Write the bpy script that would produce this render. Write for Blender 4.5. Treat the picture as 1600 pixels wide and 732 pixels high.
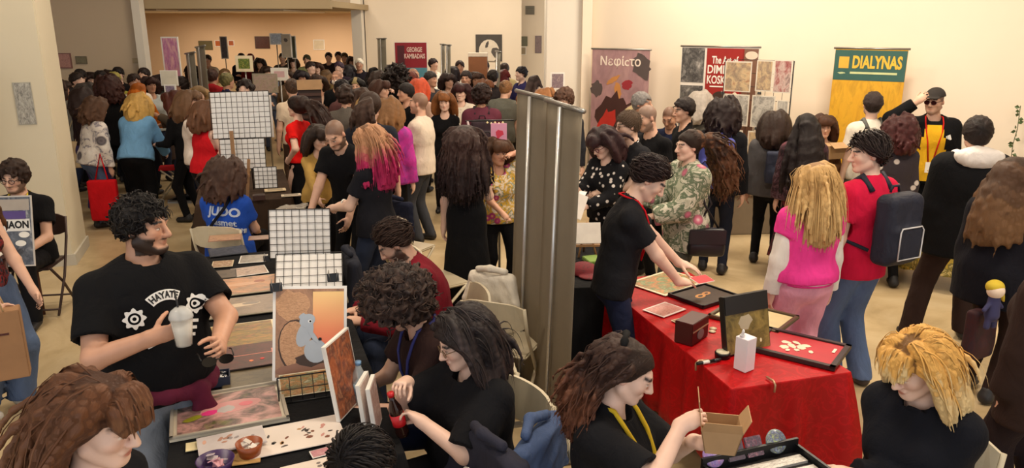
import bpy, bmesh, math, random
import numpy as np
from mathutils import Vector, Matrix
from mathutils.bvhtree import BVHTree

# ------------------------------------------------------------------ camera, light, exposure
SC = bpy.context.scene
COL = SC.collection
for _o in list(bpy.data.objects):
    bpy.data.objects.remove(_o)
CAM_H, FPX, HORIZON = 2.5, 1200.0, 36.0
PITCH = math.atan((366.0 - HORIZON) / FPX)
_cd = bpy.data.cameras.new('camera'); CAM = bpy.data.objects.new('camera', _cd); COL.objects.link(CAM)
_cd.sensor_width = 36.0; _cd.lens = 36.0 * FPX / 1600.0; _cd.clip_end = 200
CAM.location = (0, 0, CAM_H); CAM.rotation_euler = (math.pi / 2 - PITCH, 0, 0)
SC.camera = CAM
SC.view_settings.view_transform = 'Standard'
SC.view_settings.look = 'None'
SC.view_settings.gamma = 1.0
SC.view_settings.use_curve_mapping = False
SC.view_settings.exposure = 0.0
_w = bpy.data.worlds.new('daylight'); SC.world = _w; _w.use_nodes = True
_bg = _w.node_tree.nodes['Background']
_bg.inputs[0].default_value = (0.92, 0.96, 1.0, 1); _bg.inputs[1].default_value = 1.35


def ceiling_lamp(x, y, z, power, size=1.2, col=(1.0, .86, .68)):
    ld = bpy.data.lights.new('ceiling_lamp_light', 'AREA'); ld.shape = 'RECTANGLE'
    ld.size = size; ld.size_y = .5; ld.energy = power; ld.color = col
    o = bpy.data.objects.new('ceiling_lamp_light', ld); COL.objects.link(o)
    o.location = (x, y, z)
    return o


for _x, _y, _p in ((-3.4, 3.2, 62), (0.4, 3.0, 80), (3.6, 3.6, 95), (-3.6, 7.6, 55), (0.2, 7.4, 75), (3.2, 7.0, 150),
                   (-4.2, 12.5, 60), (-0.6, 12.5, 80), (2.0, 9.6, 80), (-4.0, 17.2, 50), (-0.5, 17.0, 130)):
    ceiling_lamp(_x, _y, 4.45, _p)
for _x, _y, _p in ((-9.2, 23.2, 85), (-5.6, 23.4, 85)):
    ceiling_lamp(_x, _y, 2.74, _p, .8, (1.0, .86, .70))

rng = random.Random(7)
nrng = np.random.default_rng(11)
V3 = lambda *a: np.array(a, dtype=np.float64)


def ray(px, py):
    x = (px - 800.0) / FPX; y = -(py - 366.0) / FPX
    c, s = math.cos(PITCH), math.sin(PITCH)
    return V3(x, c + y * s, -s + y * c)


def at_z(px, py, z):
    d = ray(px, py); t = (z - CAM_H) / d[2]
    return V3(0, 0, CAM_H) + d * t


def at_y(px, py, Y):
    d = ray(px, py); t = Y / d[1]
    return V3(0, 0, CAM_H) + d * t


def unit(v):
    v = np.asarray(v, float); return v / (np.linalg.norm(v) + 1e-9)


# ------------------------------------------------------------------ materials
def lin(c):
    r = []
    for v in c[:3]:
        v = v / 255.0
        r.append(v / 12.92 if v <= .04045 else ((v + .055) / 1.055) ** 2.4)
    return (r[0], r[1], r[2], 1.0)


_MATS = {}


def _new(key):
    m = bpy.data.materials.new(str(key)[:40]); m.use_nodes = True
    nt = m.node_tree
    return m, nt, nt.nodes['Principled BSDF']


def _bump(nt, b, height, strength, dist):
    bp = nt.nodes.new('ShaderNodeBump'); bp.inputs['Strength'].default_value = strength
    bp.inputs['Distance'].default_value = dist
    nt.links.new(height, bp.inputs['Height']); nt.links.new(bp.outputs[0], b.inputs['Normal'])


def _noise(nt, scale, detail=3, co=None, rough=.55, dist=0.0):
    n = nt.nodes.new('ShaderNodeTexNoise'); n.inputs['Scale'].default_value = scale
    n.inputs['Detail'].default_value = detail; n.inputs['Roughness'].default_value = rough
    n.inputs['Distortion'].default_value = dist
    if co is not None: nt.links.new(co, n.inputs['Vector'])
    return n


def _co(nt, which='Object', scale=None, loc=None, rot=None):
    t = nt.nodes.new('ShaderNodeTexCoord')
    if scale is None and loc is None and rot is None: return t.outputs[which]
    m = nt.nodes.new('ShaderNodeMapping')
    if scale is not None: m.inputs['Scale'].default_value = scale
    if loc is not None: m.inputs['Location'].default_value = loc
    if rot is not None: m.inputs['Rotation'].default_value = rot
    nt.links.new(t.outputs[which], m.inputs['Vector'])
    return m.outputs[0]


def _mix(nt, fac, a, b, mode='MIX'):
    n = nt.nodes.new('ShaderNodeMix'); n.data_type = 'RGBA'; n.blend_type = mode
    for s, v in ((n.inputs[0], fac), (n.inputs[6], a), (n.inputs[7], b)):
        if hasattr(v, 'links') or isinstance(v, bpy.types.NodeSocket): nt.links.new(v, s)
        else: s.default_value = v
    return n.outputs[2]


def _ramp(nt, fac, stops, interp='LINEAR'):
    r = nt.nodes.new('ShaderNodeValToRGB'); r.color_ramp.interpolation = interp
    e = r.color_ramp.elements
    while len(e) < len(stops): e.new(.5)
    for el, (p, c) in zip(e, stops):
        el.position = p; el.color = lin(c) if len(c) == 3 else c
    if fac is not None: nt.links.new(fac, r.inputs[0])
    return r.outputs[0]


def scl(c, k): return tuple(max(0, min(255, v * k)) for v in c[:3])


def plain(c, rough=.5, metal=0.0, var=.08, spec=None, key=None):
    """painted / plastic / paper surface with a little tonal variation"""
    k = ('plain', tuple(c), rough, metal, var)
    if k in _MATS: return _MATS[k]
    m, nt, b = _new('surface_%d_%d_%d' % tuple(int(v) for v in c[:3]))
    n = _noise(nt, 9, 3, _co(nt))
    col = _mix(nt, n.outputs[0], lin(scl(c, 1 - var)), lin(scl(c, 1 + var)))
    nt.links.new(col, b.inputs['Base Color'])
    b.inputs['Roughness'].default_value = rough; b.inputs['Metallic'].default_value = metal
    if spec is not None: b.inputs['Specular IOR Level'].default_value = spec
    _MATS[k] = m
    return m


def cloth(c, fold=.5, rough=.9, sheen=.0, var=.14):
    k = ('cloth', tuple(c), fold, rough)
    if k in _MATS: return _MATS[k]
    m, nt, b = _new('cloth_%d_%d_%d' % tuple(int(v) for v in c[:3]))
    co = _co(nt, 'Object', scale=(1, 1, .55))
    n = _noise(nt, 9, 4, co, .6, .6)
    col = _mix(nt, n.outputs[0], lin(scl(c, 1 - var)), lin(scl(c, 1 + var)))
    nt.links.new(col, b.inputs['Base Color'])
    b.inputs['Roughness'].default_value = rough; b.inputs['Specular IOR Level'].default_value = .18
    _bump(nt, b, n.outputs[0], fold, .03)
    _MATS[k] = m
    return m


def pattern(kind, cols, scale=14, fold=.4, rough=.85, coord='Object', emis=0):
    """printed fabric: 'floral', 'spots', 'stripes', 'check'"""
    k = (kind, tuple(cols), scale, coord)
    if k in _MATS: return _MATS[k]
    m, nt, b = _new(kind + '_fabric')
    co = _co(nt, coord)
    if kind == 'floral':
        n0 = _noise(nt, scale, 4, co, .6, 1.2)
        a = _ramp(nt, n0.outputs[0], [(0.0, cols[0]), (.40, cols[0]), (.46, cols[1]), (.52, cols[1]), (.56, cols[2]), (.64, cols[0])])
        v = nt.nodes.new('ShaderNodeTexVoronoi'); v.inputs['Scale'].default_value = scale * .55
        nt.links.new(co, v.inputs['Vector'])
        f = _ramp(nt, v.outputs['Distance'], [(0, (255, 255, 255)), (.22, (255, 255, 255)), (.3, (0, 0, 0))])
        f2 = _ramp(nt, v.outputs['Distance'], [(0, cols[4] if len(cols) > 4 else cols[3]), (.12, cols[3]), (.3, scl(cols[3], .7))])
        bw = nt.nodes.new('ShaderNodeRGBToBW'); nt.links.new(f, bw.inputs[0])
        col = _mix(nt, bw.outputs[0], a, f2)
    elif kind == 'spots':
        v = nt.nodes.new('ShaderNodeTexVoronoi'); v.inputs['Scale'].default_value = scale
        nt.links.new(co, v.inputs['Vector'])
        col = _ramp(nt, v.outputs['Distance'], [(0, cols[1]), (.2, cols[1]), (.27, cols[0]), (1, cols[0])])
    elif kind == 'stripes':
        w = nt.nodes.new('ShaderNodeTexWave'); w.inputs['Scale'].default_value = scale; w.bands_direction = 'Z'
        nt.links.new(co, w.inputs['Vector'])
        col = _ramp(nt, w.outputs[0], [(0, cols[0]), (.45, cols[0]), (.55, cols[1]), (1, cols[1])])
    else:
        w = nt.nodes.new('ShaderNodeTexChecker'); w.inputs['Scale'].default_value = scale
        nt.links.new(co, w.inputs['Vector'])
        w.inputs[1].default_value = lin(cols[0]); w.inputs[2].default_value = lin(cols[1])
        col = w.outputs[0]
    nt.links.new(col, b.inputs['Base Color'])
    b.inputs['Roughness'].default_value = rough; b.inputs['Specular IOR Level'].default_value = .2
    nb = _noise(nt, 9, 4, co, .6, .6); _bump(nt, b, nb.outputs[0], fold, .03)
    _MATS[k] = m
    return m


def art(pal, seed=0, scale=3.0, gloss=.35, dist=1.6, streak=(1, 1, 1)):
    """painted picture: layered colour fields of one palette, in object space"""
    k = ('art', tuple(pal), seed, scale, streak)
    if k in _MATS: return _MATS[k]
    m, nt, b = _new('painted_art')
    co = _co(nt, 'Generated', scale=streak, loc=(seed * 3.7, seed * 1.3, seed * .7))
    n = _noise(nt, scale, 5, co, .55, dist)
    k_ = len(pal)
    st = []
    for i, c in enumerate(pal):
        st.append((.24 + .5 * i / max(1, k_ - 1), c))
    col = _ramp(nt, n.outputs[0], st)
    n2 = _noise(nt, scale * 3, 4, co, .6, 1.2)
    col = _mix(nt, .24, col, _ramp(nt, n2.outputs[0], [(.35, scl(pal[0], .5)), (.5, pal[k_ // 2]), (.65, scl(pal[-1], 1.1))]))
    nt.links.new(col, b.inputs['Base Color'])
    b.inputs['Roughness'].default_value = gloss
    _MATS[k] = m
    return m


def skin_mat(c, hair):
    k = ('skin', tuple(c), tuple(hair))
    if k in _MATS: return _MATS[k]
    m, nt, b = _new('skin')
    at = nt.nodes.new('ShaderNodeAttribute'); at.attribute_name = 'feat'
    sp = nt.nodes.new('ShaderNodeSeparateColor'); nt.links.new(at.outputs['Color'], sp.inputs[0])
    n = _noise(nt, 14, 3, _co(nt))
    base = _mix(nt, n.outputs[0], lin(scl(c, .93)), lin(scl(c, 1.05)))
    col = _mix(nt, sp.outputs[0], base, lin((c[0] * .80, c[1] * .52, c[2] * .50)))
    col = _mix(nt, sp.outputs[1], col, lin(hair))
    col = _mix(nt, sp.outputs[2], col, lin((226, 220, 214)))
    nt.links.new(col, b.inputs['Base Color'])
    b.inputs['Roughness'].default_value = .48; b.inputs['Specular IOR Level'].default_value = .35
    b.inputs['Subsurface Weight'].default_value = .0
    _MATS[k] = m
    return m


def hair_mat(c, tip=None, root=None):
    k = ('hair', tuple(c), tuple(tip or ()), tuple(root or ()))
    if k in _MATS: return _MATS[k]
    m, nt, b = _new('hair')
    at = nt.nodes.new('ShaderNodeAttribute'); at.attribute_name = 'ht'
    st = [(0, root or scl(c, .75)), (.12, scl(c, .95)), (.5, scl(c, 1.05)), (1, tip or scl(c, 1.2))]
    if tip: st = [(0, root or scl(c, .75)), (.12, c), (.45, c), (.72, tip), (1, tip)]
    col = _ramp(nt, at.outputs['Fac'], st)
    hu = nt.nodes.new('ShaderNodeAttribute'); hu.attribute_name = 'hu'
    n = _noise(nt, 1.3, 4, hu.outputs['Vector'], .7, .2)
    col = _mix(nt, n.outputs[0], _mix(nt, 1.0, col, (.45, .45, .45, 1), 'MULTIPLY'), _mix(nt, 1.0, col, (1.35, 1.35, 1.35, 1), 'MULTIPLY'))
    nt.links.new(col, b.inputs['Base Color'])
    b.inputs['Roughness'].default_value = .45; b.inputs['Specular IOR Level'].default_value = .22
    _bump(nt, b, n.outputs[0], .7, .005)
    _MATS[k] = m
    return m


def glassy(c=(235, 240, 240), rough=.05, alpha=.35):
    k = ('glass', tuple(c), alpha)
    if k in _MATS: return _MATS[k]
    m, nt, b = _new('clear_plastic')
    b.inputs['Base Color'].default_value = lin(c); b.inputs['Roughness'].default_value = rough
    b.inputs['Alpha'].default_value = alpha
    _MATS[k] = m
    return m


# ------------------------------------------------------------------ object helpers
def link(name, me, mat=None, parent=None):
    o = bpy.data.objects.new(name, me); COL.objects.link(o)
    if mat is not None and me is not None:
        if len(me.materials) == 0: me.materials.append(None)
        o.material_slots[0].link = 'OBJECT'; o.material_slots[0].material = mat
    if parent is not None: o.parent = parent
    return o


def thing(name, label, cat, loc=(0, 0, 0), rz=0.0, group=None):
    o = bpy.data.objects.new(name, None); COL.objects.link(o)
    o.empty_display_size = .1
    o.location = loc; o.rotation_euler = (0, 0, rz)
    return tag(o, label, cat, group)


def tag(o, label, cat, group=None):
    o['label'] = label; o['category'] = cat
    if group: o['group'] = group
    return o


def struct(o, label=None):
    o['kind'] = 'structure'
    if label: o['label'] = label
    return o


def raw_mesh(verts, faces, smooth=False, name='m'):
    me = bpy.data.meshes.new(name)
    me.from_pydata([tuple(map(float, v)) for v in verts], [], [tuple(map(int, f)) for f in faces])
    if smooth: me.polygons.foreach_set('use_smooth', np.ones(len(me.polygons), bool))
    me.update()
    return me


class MB:
    """collects simple shapes into one mesh"""
    def __init__(s): s.v = []; s.f = []; s.sm = []

    def add(s, vs, fs, smooth=False):
        o = len(s.v); s.v += [tuple(map(float, v)) for v in vs]
        for f in fs: s.f.append(tuple(i + o for i in f)); s.sm.append(smooth)
        return s

    def box(s, c, size, M=None, bev=0.0):
        x, y, z = size[0] / 2, size[1] / 2, size[2] / 2
        if bev > 0:
            bm = bmesh.new(); bmesh.ops.create_cube(bm, size=1)
            for v in bm.verts: v.co = (v.co.x * size[0], v.co.y * size[1], v.co.z * size[2])
            bmesh.ops.bevel(bm, geom=list(bm.edges), offset=bev, segments=2, affect='EDGES')
            vs = [v.co.copy() for v in bm.verts]; bm.verts.index_update()
            fs = [[v.index for v in f.verts] for f in bm.faces]; bm.free()
        else:
            vs = [Vector(p) for p in ((-x, -y, -z), (x, -y, -z), (x, y, -z), (-x, y, -z), (-x, -y, z), (x, -y, z), (x, y, z), (-x, y, z))]
            fs = [(0, 3, 2, 1), (4, 5, 6, 7), (0, 1, 5, 4), (1, 2, 6, 5), (2, 3, 7, 6), (3, 0, 4, 7)]
        if M is not None: vs = [M @ v for v in vs]
        return s.add([v + Vector(c) for v in vs], fs)

    def tube(s, pts, r, n=8, closed=False, cap=True):
        pts = [Vector(p) for p in pts]; rs = r if isinstance(r, (list, tuple)) else [r] * len(pts)
        vs = []; prev = None
        for i, p in enumerate(pts):
            a = pts[i - 1] if (i > 0 or closed) else p
            b = pts[(i + 1) % len(pts)] if (i < len(pts) - 1 or closed) else p
            t = (b - a).normalized()
            if prev is None:
                up = Vector((0, 0, 1)) if abs(t.z) < .9 else Vector((1, 0, 0))
                u = t.cross(up).normalized()
            else:
                u = (prev - t * prev.dot(t)).normalized()
            prev = u; w = t.cross(u)
            for k in range(n):
                q = 2 * math.pi * k / n
                vs.append(p + (u * math.cos(q) + w * math.sin(q)) * rs[i])
        fs = []
        m = len(pts)
        for i in range(m if closed else m - 1):
            j = (i + 1) % m
            for k in range(n):
                fs.append((i * n + k, i * n + (k + 1) % n, j * n + (k + 1) % n, j * n + k))
        if cap and not closed:
            fs.append(tuple(range(n - 1, -1, -1))); fs.append(tuple((m - 1) * n + k for k in range(n)))
        return s.add(vs, fs, True)

    def lathe(s, prof, n=24, c=(0, 0, 0), M=None):
        vs = []
        for r, z in prof:
            for k in range(n):
                q = 2 * math.pi * k / n
                v = Vector((r * math.cos(q), r * math.sin(q), z))
                if M is not None: v = M @ v
                vs.append(v + Vector(c))
        fs = []
        for i in range(len(prof) - 1):
            for k in range(n):
                fs.append((i * n + k, i * n + (k + 1) % n, (i + 1) * n + (k + 1) % n, (i + 1) * n + k))
        if prof[0][0] > 1e-4: fs.append(tuple(range(n - 1, -1, -1)))
        if prof[-1][0] > 1e-4: fs.append(tuple((len(prof) - 1) * n + k for k in range(n)))
        return s.add(vs, fs, True)

    def prism(s, poly, z0, z1, M=None, c=(0, 0, 0)):
        n = len(poly)
        vs = [Vector((p[0], p[1], z0)) for p in poly] + [Vector((p[0], p[1], z1)) for p in poly]
        if M is not None: vs = [M @ v for v in vs]
        vs = [v + Vector(c) for v in vs]
        fs = [tuple(range(n - 1, -1, -1)), tuple(range(n, 2 * n))]
        for i in range(n): fs.append((i, (i + 1) % n, n + (i + 1) % n, n + i))
        return s.add(vs, fs)

    def mesh(s, name='m'):
        me = bpy.data.meshes.new(name); me.from_pydata(s.v, [], s.f)
        me.polygons.foreach_set('use_smooth', np.array(s.sm, bool)); me.update()
        return me

    def build(s, name, mat, parent=None):
        return link(name, s.mesh(name), mat, parent)


def box_obj(name, c, size, mat, parent=None, bev=0.0, M=None):
    return MB().box(c, size, M, bev).build(name, mat, parent)


def text_mesh(txt, size=.1, depth=.002, bold=0.0, sx=1.0, sp=1.0, shear=0.0, fit=None):
    cu = bpy.data.curves.new('lettering', 'FONT'); cu.body = txt; cu.size = size
    cu.align_x = 'CENTER'; cu.align_y = 'CENTER'; cu.extrude = depth; cu.offset = bold; cu.space_character = sp
    cu.resolution_u = 3; cu.shear = shear
    ob = bpy.data.objects.new('lettering', cu); COL.objects.link(ob)
    dg = bpy.context.evaluated_depsgraph_get(); dg.update()
    me = bpy.data.meshes.new_from_object(ob.evaluated_get(dg))
    bpy.data.objects.remove(ob); bpy.data.curves.remove(cu)
    if fit:
        xs = [v.co.x for v in me.vertices]; sx = fit / (max(xs) - min(xs))
    if sx != 1.0:
        for v in me.vertices: v.co.x *= sx
    return me


def text_obj(txt, mat, parent, loc, rot, size=.1, **kw):
    o = link('lettering', text_mesh(txt, size, **kw), mat, parent)
    o.location = loc; o.rotation_euler = rot
    return o
# ------------------------------------------------------------------ implicit modelling: smooth unions meshed with surface nets
def C(a, b, ra, rb=None, k=.02, w=1.0, u=None, op='u', cuts=()):
    return dict(t='c', a=np.asarray(a, float), b=np.asarray(b, float), ra=ra, rb=ra if rb is None else rb, k=k, w=w,
                u=None if u is None else np.asarray(u, float), op=op, cuts=cuts)


def E(c, r, R=None, k=.02, op='u', cuts=()):
    r = np.asarray(r if hasattr(r, '__len__') else (r, r, r), float)
    return dict(t='e', c=np.asarray(c, float), r=r, R=np.eye(3) if R is None else np.asarray(R, float), k=k, op=op, cuts=cuts)


def B(c, s, R=None, rd=.02, k=.005, op='u', cuts=()):
    """rounded box, half sizes s"""
    return dict(t='b', c=np.asarray(c, float), r=np.asarray(s, float), R=np.eye(3) if R is None else np.asarray(R, float), rd=rd, k=k, op=op, cuts=cuts)


def _bb(p):
    if p['t'] == 'c':
        m = max(p['ra'], p['rb']) * max(1.0, p['w'])
        return np.minimum(p['a'], p['b']) - m, np.maximum(p['a'], p['b']) + m
    e = np.abs(p['R']) @ p['r']
    return p['c'] - e, p['c'] + e


def evalf(prims, h, post=None, npost=None):
    lo = np.full(3, 9e9); hi = -lo
    for p in prims:
        if p['op'] == 'u':
            a, b = _bb(p); lo = np.minimum(lo, a); hi = np.maximum(hi, b)
    lo -= 3 * h; hi += 3 * h
    n = np.ceil((hi - lo) / h).astype(int) + 1
    ax = [(lo[i] + h * np.arange(n[i])).astype(np.float32) for i in range(3)]
    V = np.full(n, .3, np.float32)
    for ip, p in enumerate(prims):
        if npost is not None and ip == npost: V = post(V, ax)
        a, b = _bb(p); pad = p['k'] + 2.5 * h
        i0 = np.maximum(0, np.floor((a - pad - lo) / h).astype(int)); i1 = np.minimum(n, np.ceil((b + pad - lo) / h).astype(int) + 1)
        if (i1 <= i0).any(): continue
        sl = tuple(slice(i0[i], i1[i]) for i in range(3))
        X = ax[0][sl[0]][:, None, None]; Y = ax[1][sl[1]][None, :, None]; Z = ax[2][sl[2]][None, None, :]
        if p['t'] == 'c':
            A = p['a']; d = p['b'] - A; L2 = float(d @ d) + 1e-9
            t = np.clip(((X - A[0]) * d[0] + (Y - A[1]) * d[1] + (Z - A[2]) * d[2]) / L2, 0, 1)
            qx = X - (A[0] + t * d[0]); qy = Y - (A[1] + t * d[1]); qz = Z - (A[2] + t * d[2])
            if p['w'] != 1.0:
                u = p['u']; s = (qx * u[0] + qy * u[1] + qz * u[2]) * (1 / p['w'] - 1)
                qx = qx + u[0] * s; qy = qy + u[1] * s; qz = qz + u[2] * s
            D = np.sqrt(qx * qx + qy * qy + qz * qz) - (p['ra'] + (p['rb'] - p['ra']) * t)
        else:
            c = p['c']; R = p['R']; dx = X - c[0]; dy = Y - c[1]; dz = Z - c[2]
            q = [R[0, i] * dx + R[1, i] * dy + R[2, i] * dz for i in range(3)]
            if p['t'] == 'e':
                r = p['r']
                k0 = np.sqrt(sum((q[i] / r[i]) ** 2 for i in range(3))); k1 = np.sqrt(sum((q[i] / r[i] ** 2) ** 2 for i in range(3))) + 1e-6
                D = k0 * (k0 - 1) / k1
            else:
                g = [np.abs(q[i]) - (p['r'][i] - p['rd']) for i in range(3)]
                D = np.sqrt(sum(np.maximum(v, 0) ** 2 for v in g)) + np.minimum(np.maximum(np.maximum(g[0], g[1]), g[2]), 0) - p['rd']
        for pt, nn in p['cuts']:
            D = np.maximum(D, (X - pt[0]) * nn[0] + (Y - pt[1]) * nn[1] + (Z - pt[2]) * nn[2])
        k = p['k']; W = V[sl]
        if p['op'] == 'u':
            hh = np.maximum(k - np.abs(W - D), 0) / k
            V[sl] = np.minimum(W, D) - hh * hh * k * .25
        else:
            D = -D; hh = np.maximum(k - np.abs(W - D), 0) / k
            V[sl] = np.maximum(W, D) + hh * hh * k * .25
    if post is not None and (npost is None or npost >= len(prims)): V = post(V, ax)
    return V, lo, h


_EDG = [((a), (b)) for a in range(8) for b in range(8) if a < b and bin(a ^ b).count('1') == 1]


def nets(V, lo, h):
    S = V < 0
    c = np.zeros(np.array(V.shape) - 1, np.int8)
    for k in range(8):
        i, j, l = k & 1, k >> 1 & 1, k >> 2 & 1
        c += S[i:S.shape[0] - 1 + i, j:S.shape[1] - 1 + j, l:S.shape[2] - 1 + l]
    ids = np.argwhere((c > 0) & (c < 8))
    n = len(ids)
    if n == 0: return np.zeros((0, 3)), np.zeros((0, 4), int)
    idx = np.full(c.shape, -1, np.int32); idx[ids[:, 0], ids[:, 1], ids[:, 2]] = np.arange(n)
    cv = np.empty((8, n), np.float32)
    for k in range(8): cv[k] = V[ids[:, 0] + (k & 1), ids[:, 1] + (k >> 1 & 1), ids[:, 2] + (k >> 2 & 1)]
    P = np.zeros((n, 3)); Wt = np.zeros(n)
    for a, b in _EDG:
        va, vb = cv[a], cv[b]; m = (va < 0) != (vb < 0)
        t = va[m] / (va[m] - vb[m])
        pa = np.array([a & 1, a >> 1 & 1, a >> 2 & 1]); pb = np.array([b & 1, b >> 1 & 1, b >> 2 & 1])
        P[m] += pa + (pb - pa) * t[:, None]; Wt[m] += 1
    P = (ids + P / Wt[:, None]) * h + lo
    Q = []
    for ax_ in range(3):
        o1, o2 = (ax_ + 1) % 3, (ax_ + 2) % 3
        s0 = [slice(None)] * 3; s1 = [slice(None)] * 3
        s0[ax_] = slice(0, -1); s1[ax_] = slice(1, None)
        ch = S[tuple(s0)] != S[tuple(s1)]
        e = np.argwhere(ch)
        ok = (e[:, o1] > 0) & (e[:, o2] > 0) & (e[:, o1] < c.shape[o1]) & (e[:, o2] < c.shape[o2])
        e = e[ok]
        if len(e) == 0: continue
        def cell(d1, d2):
            q = e.copy(); q[:, o1] -= d1; q[:, o2] -= d2
            return idx[q[:, 0], q[:, 1], q[:, 2]]
        q = np.stack([cell(1, 1), cell(0, 1), cell(0, 0), cell(1, 0)], 1)
        inside = S[e[:, 0], e[:, 1], e[:, 2]]
        q[~inside] = q[~inside][:, ::-1]
        Q.append(q)
    Q = np.concatenate(Q)
    return P, Q[(Q >= 0).all(1)]


def np_mesh(P, Q, name='m', smooth=True):
    me = bpy.data.meshes.new(name)
    me.vertices.add(len(P)); me.vertices.foreach_set('co', P.astype(np.float32).ravel())
    k = Q.shape[1]
    me.loops.add(len(Q) * k); me.loops.foreach_set('vertex_index', Q.astype(np.int32).ravel())
    me.polygons.add(len(Q)); me.polygons.foreach_set('loop_start', np.arange(0, len(Q) * k, k, dtype=np.int32))
    me.polygons.foreach_set('use_smooth', np.full(len(Q), smooth))
    me.update(calc_edges=True); me.validate()
    return me


def vnormals(P, Q):
    fn = np.cross(P[Q[:, 2]] - P[Q[:, 0]], P[Q[:, 3]] - P[Q[:, 1]])
    N = np.zeros_like(P)
    for i in range(4): np.add.at(N, Q[:, i], fn)
    return N / (np.linalg.norm(N, axis=1)[:, None] + 1e-12)


def folds(P, seed=0, freq=11.0):
    g = np.random.default_rng(seed); o = np.zeros(len(P))
    wp = np.sin(P @ (g.normal(size=3) * 6) + g.uniform(0, 6)) * 1.4
    for i in range(6):
        k = g.normal(size=3) * np.array([1, 1, .8]); k = k / np.linalg.norm(k) * freq * (1 + .55 * i)
        s = np.sin(P @ k + g.uniform(0, 6.3) + wp * (1 + .3 * i))
        o += (1 - np.abs(s)) / (1 + .6 * i) - .45
    return o


def sdf_mesh(prims, h, name='m', fold=0.0, seed=0, post=None, freq=11.0, npost=None):
    V, lo, h = evalf(prims, h, post, npost)
    P, Q = nets(V, lo, h)
    if fold > 0 and len(P):
        P = P + vnormals(P, Q) * (folds(P, seed, freq) * fold)[:, None]
    return P, Q


def sdf_obj(name, prims, h, mat, parent=None, fold=0.0, seed=0, post=None):
    P, Q = sdf_mesh(prims, h, name, fold, seed, post)
    return link(name, np_mesh(P, Q, name), mat, parent)


def decimate(me, ratio):
    o = bpy.data.objects.new('tmp', me); COL.objects.link(o)
    md = o.modifiers.new('d', 'DECIMATE'); md.ratio = ratio
    dg = bpy.context.evaluated_depsgraph_get()
    m2 = bpy.data.meshes.new_from_object(o.evaluated_get(dg))
    bpy.data.objects.remove(o); bpy.data.meshes.remove(me)
    m2.polygons.foreach_set('use_smooth', np.ones(len(m2.polygons), bool))
    return m2
# ------------------------------------------------------------------ people
def rotx(a): a = math.radians(a); c, s = math.cos(a), math.sin(a); return np.array([[1, 0, 0], [0, c, -s], [0, s, c]])
def roty(a): a = math.radians(a); c, s = math.cos(a), math.sin(a); return np.array([[c, 0, s], [0, 1, 0], [-s, 0, c]])
def rotz(a): a = math.radians(a); c, s = math.cos(a), math.sin(a); return np.array([[c, -s, 0], [s, c, 0], [0, 0, 1]])


def ik(S, T, l1, l2, pole):
    d = T - S; L = np.linalg.norm(d)
    if L > (l1 + l2) * .998: T = S + d / L * (l1 + l2) * .998; d = T - S; L = np.linalg.norm(d)
    L = max(L, abs(l1 - l2) + .02)
    a = (l1 * l1 - l2 * l2 + L * L) / (2 * L); hgt = math.sqrt(max(0, l1 * l1 - a * a))
    u = unit(d); p = unit(pole - u * float(pole @ u))
    return S + u * a + p * hgt, T


def hand_prims(W, d, n, side, curl=.35, s=1.0, point=None, k=.005):
    """palm, four jointed fingers of their own lengths, thumb off the side of the palm; side +1 = left hand"""
    d = unit(d); n = unit(n - d * float(np.dot(n, d))); t = np.cross(n, d) * side
    R = np.stack([d, t, n], 1); o = []
    o.append(C(W - d * .01 * s, W + d * .04 * s, .026 * s, .026 * s, .02, 1.25, t))
    o.append(E(W + d * .055 * s, (.05 * s, .042 * s, .018 * s), R, .015))
    for i, (ln, rr) in enumerate(((.076, .0088), (.085, .009), (.078, .0086), (.06, .0078))):
        p = W + (d * (.088 - .004 * abs(i - 1)) + t * (.0315 - .0215 * i)) * s
        cu = curl[i] if hasattr(curl, '__len__') else curl
        a = cu * .35; dd = unit(d + t * (.10 - .07 * i))
        for j, fr in enumerate((.45, .31, .24)):
            a += cu * (.75, .95, .6)[j]
            v = dd * math.cos(a) + n * math.sin(a)
            q = p + v * ln * fr * s
            o.append(C(p, q, rr * (1 - .08 * j) * s, rr * (.92 - .08 * j) * s, k))
            p = q
    cu = curl[4] if hasattr(curl, '__len__') and len(curl) > 4 else (curl if not hasattr(curl, '__len__') else curl[0])
    p = W + (d * .022 + t * .028 + n * .006) * s
    for j, ln in enumerate((.042, .034, .027)):
        v = unit(t * (.85 - .45 * cu - .28 * j) + d * (.65 + .1 * j) + n * (.25 + .75 * cu + .12 * j * cu))
        q = p + v * ln * s
        o.append(C(p, q, (.0125 - .0015 * j) * s, (.0112 - .0016 * j) * s, .008 if j == 0 else k))
        p = q
    return o


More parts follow.
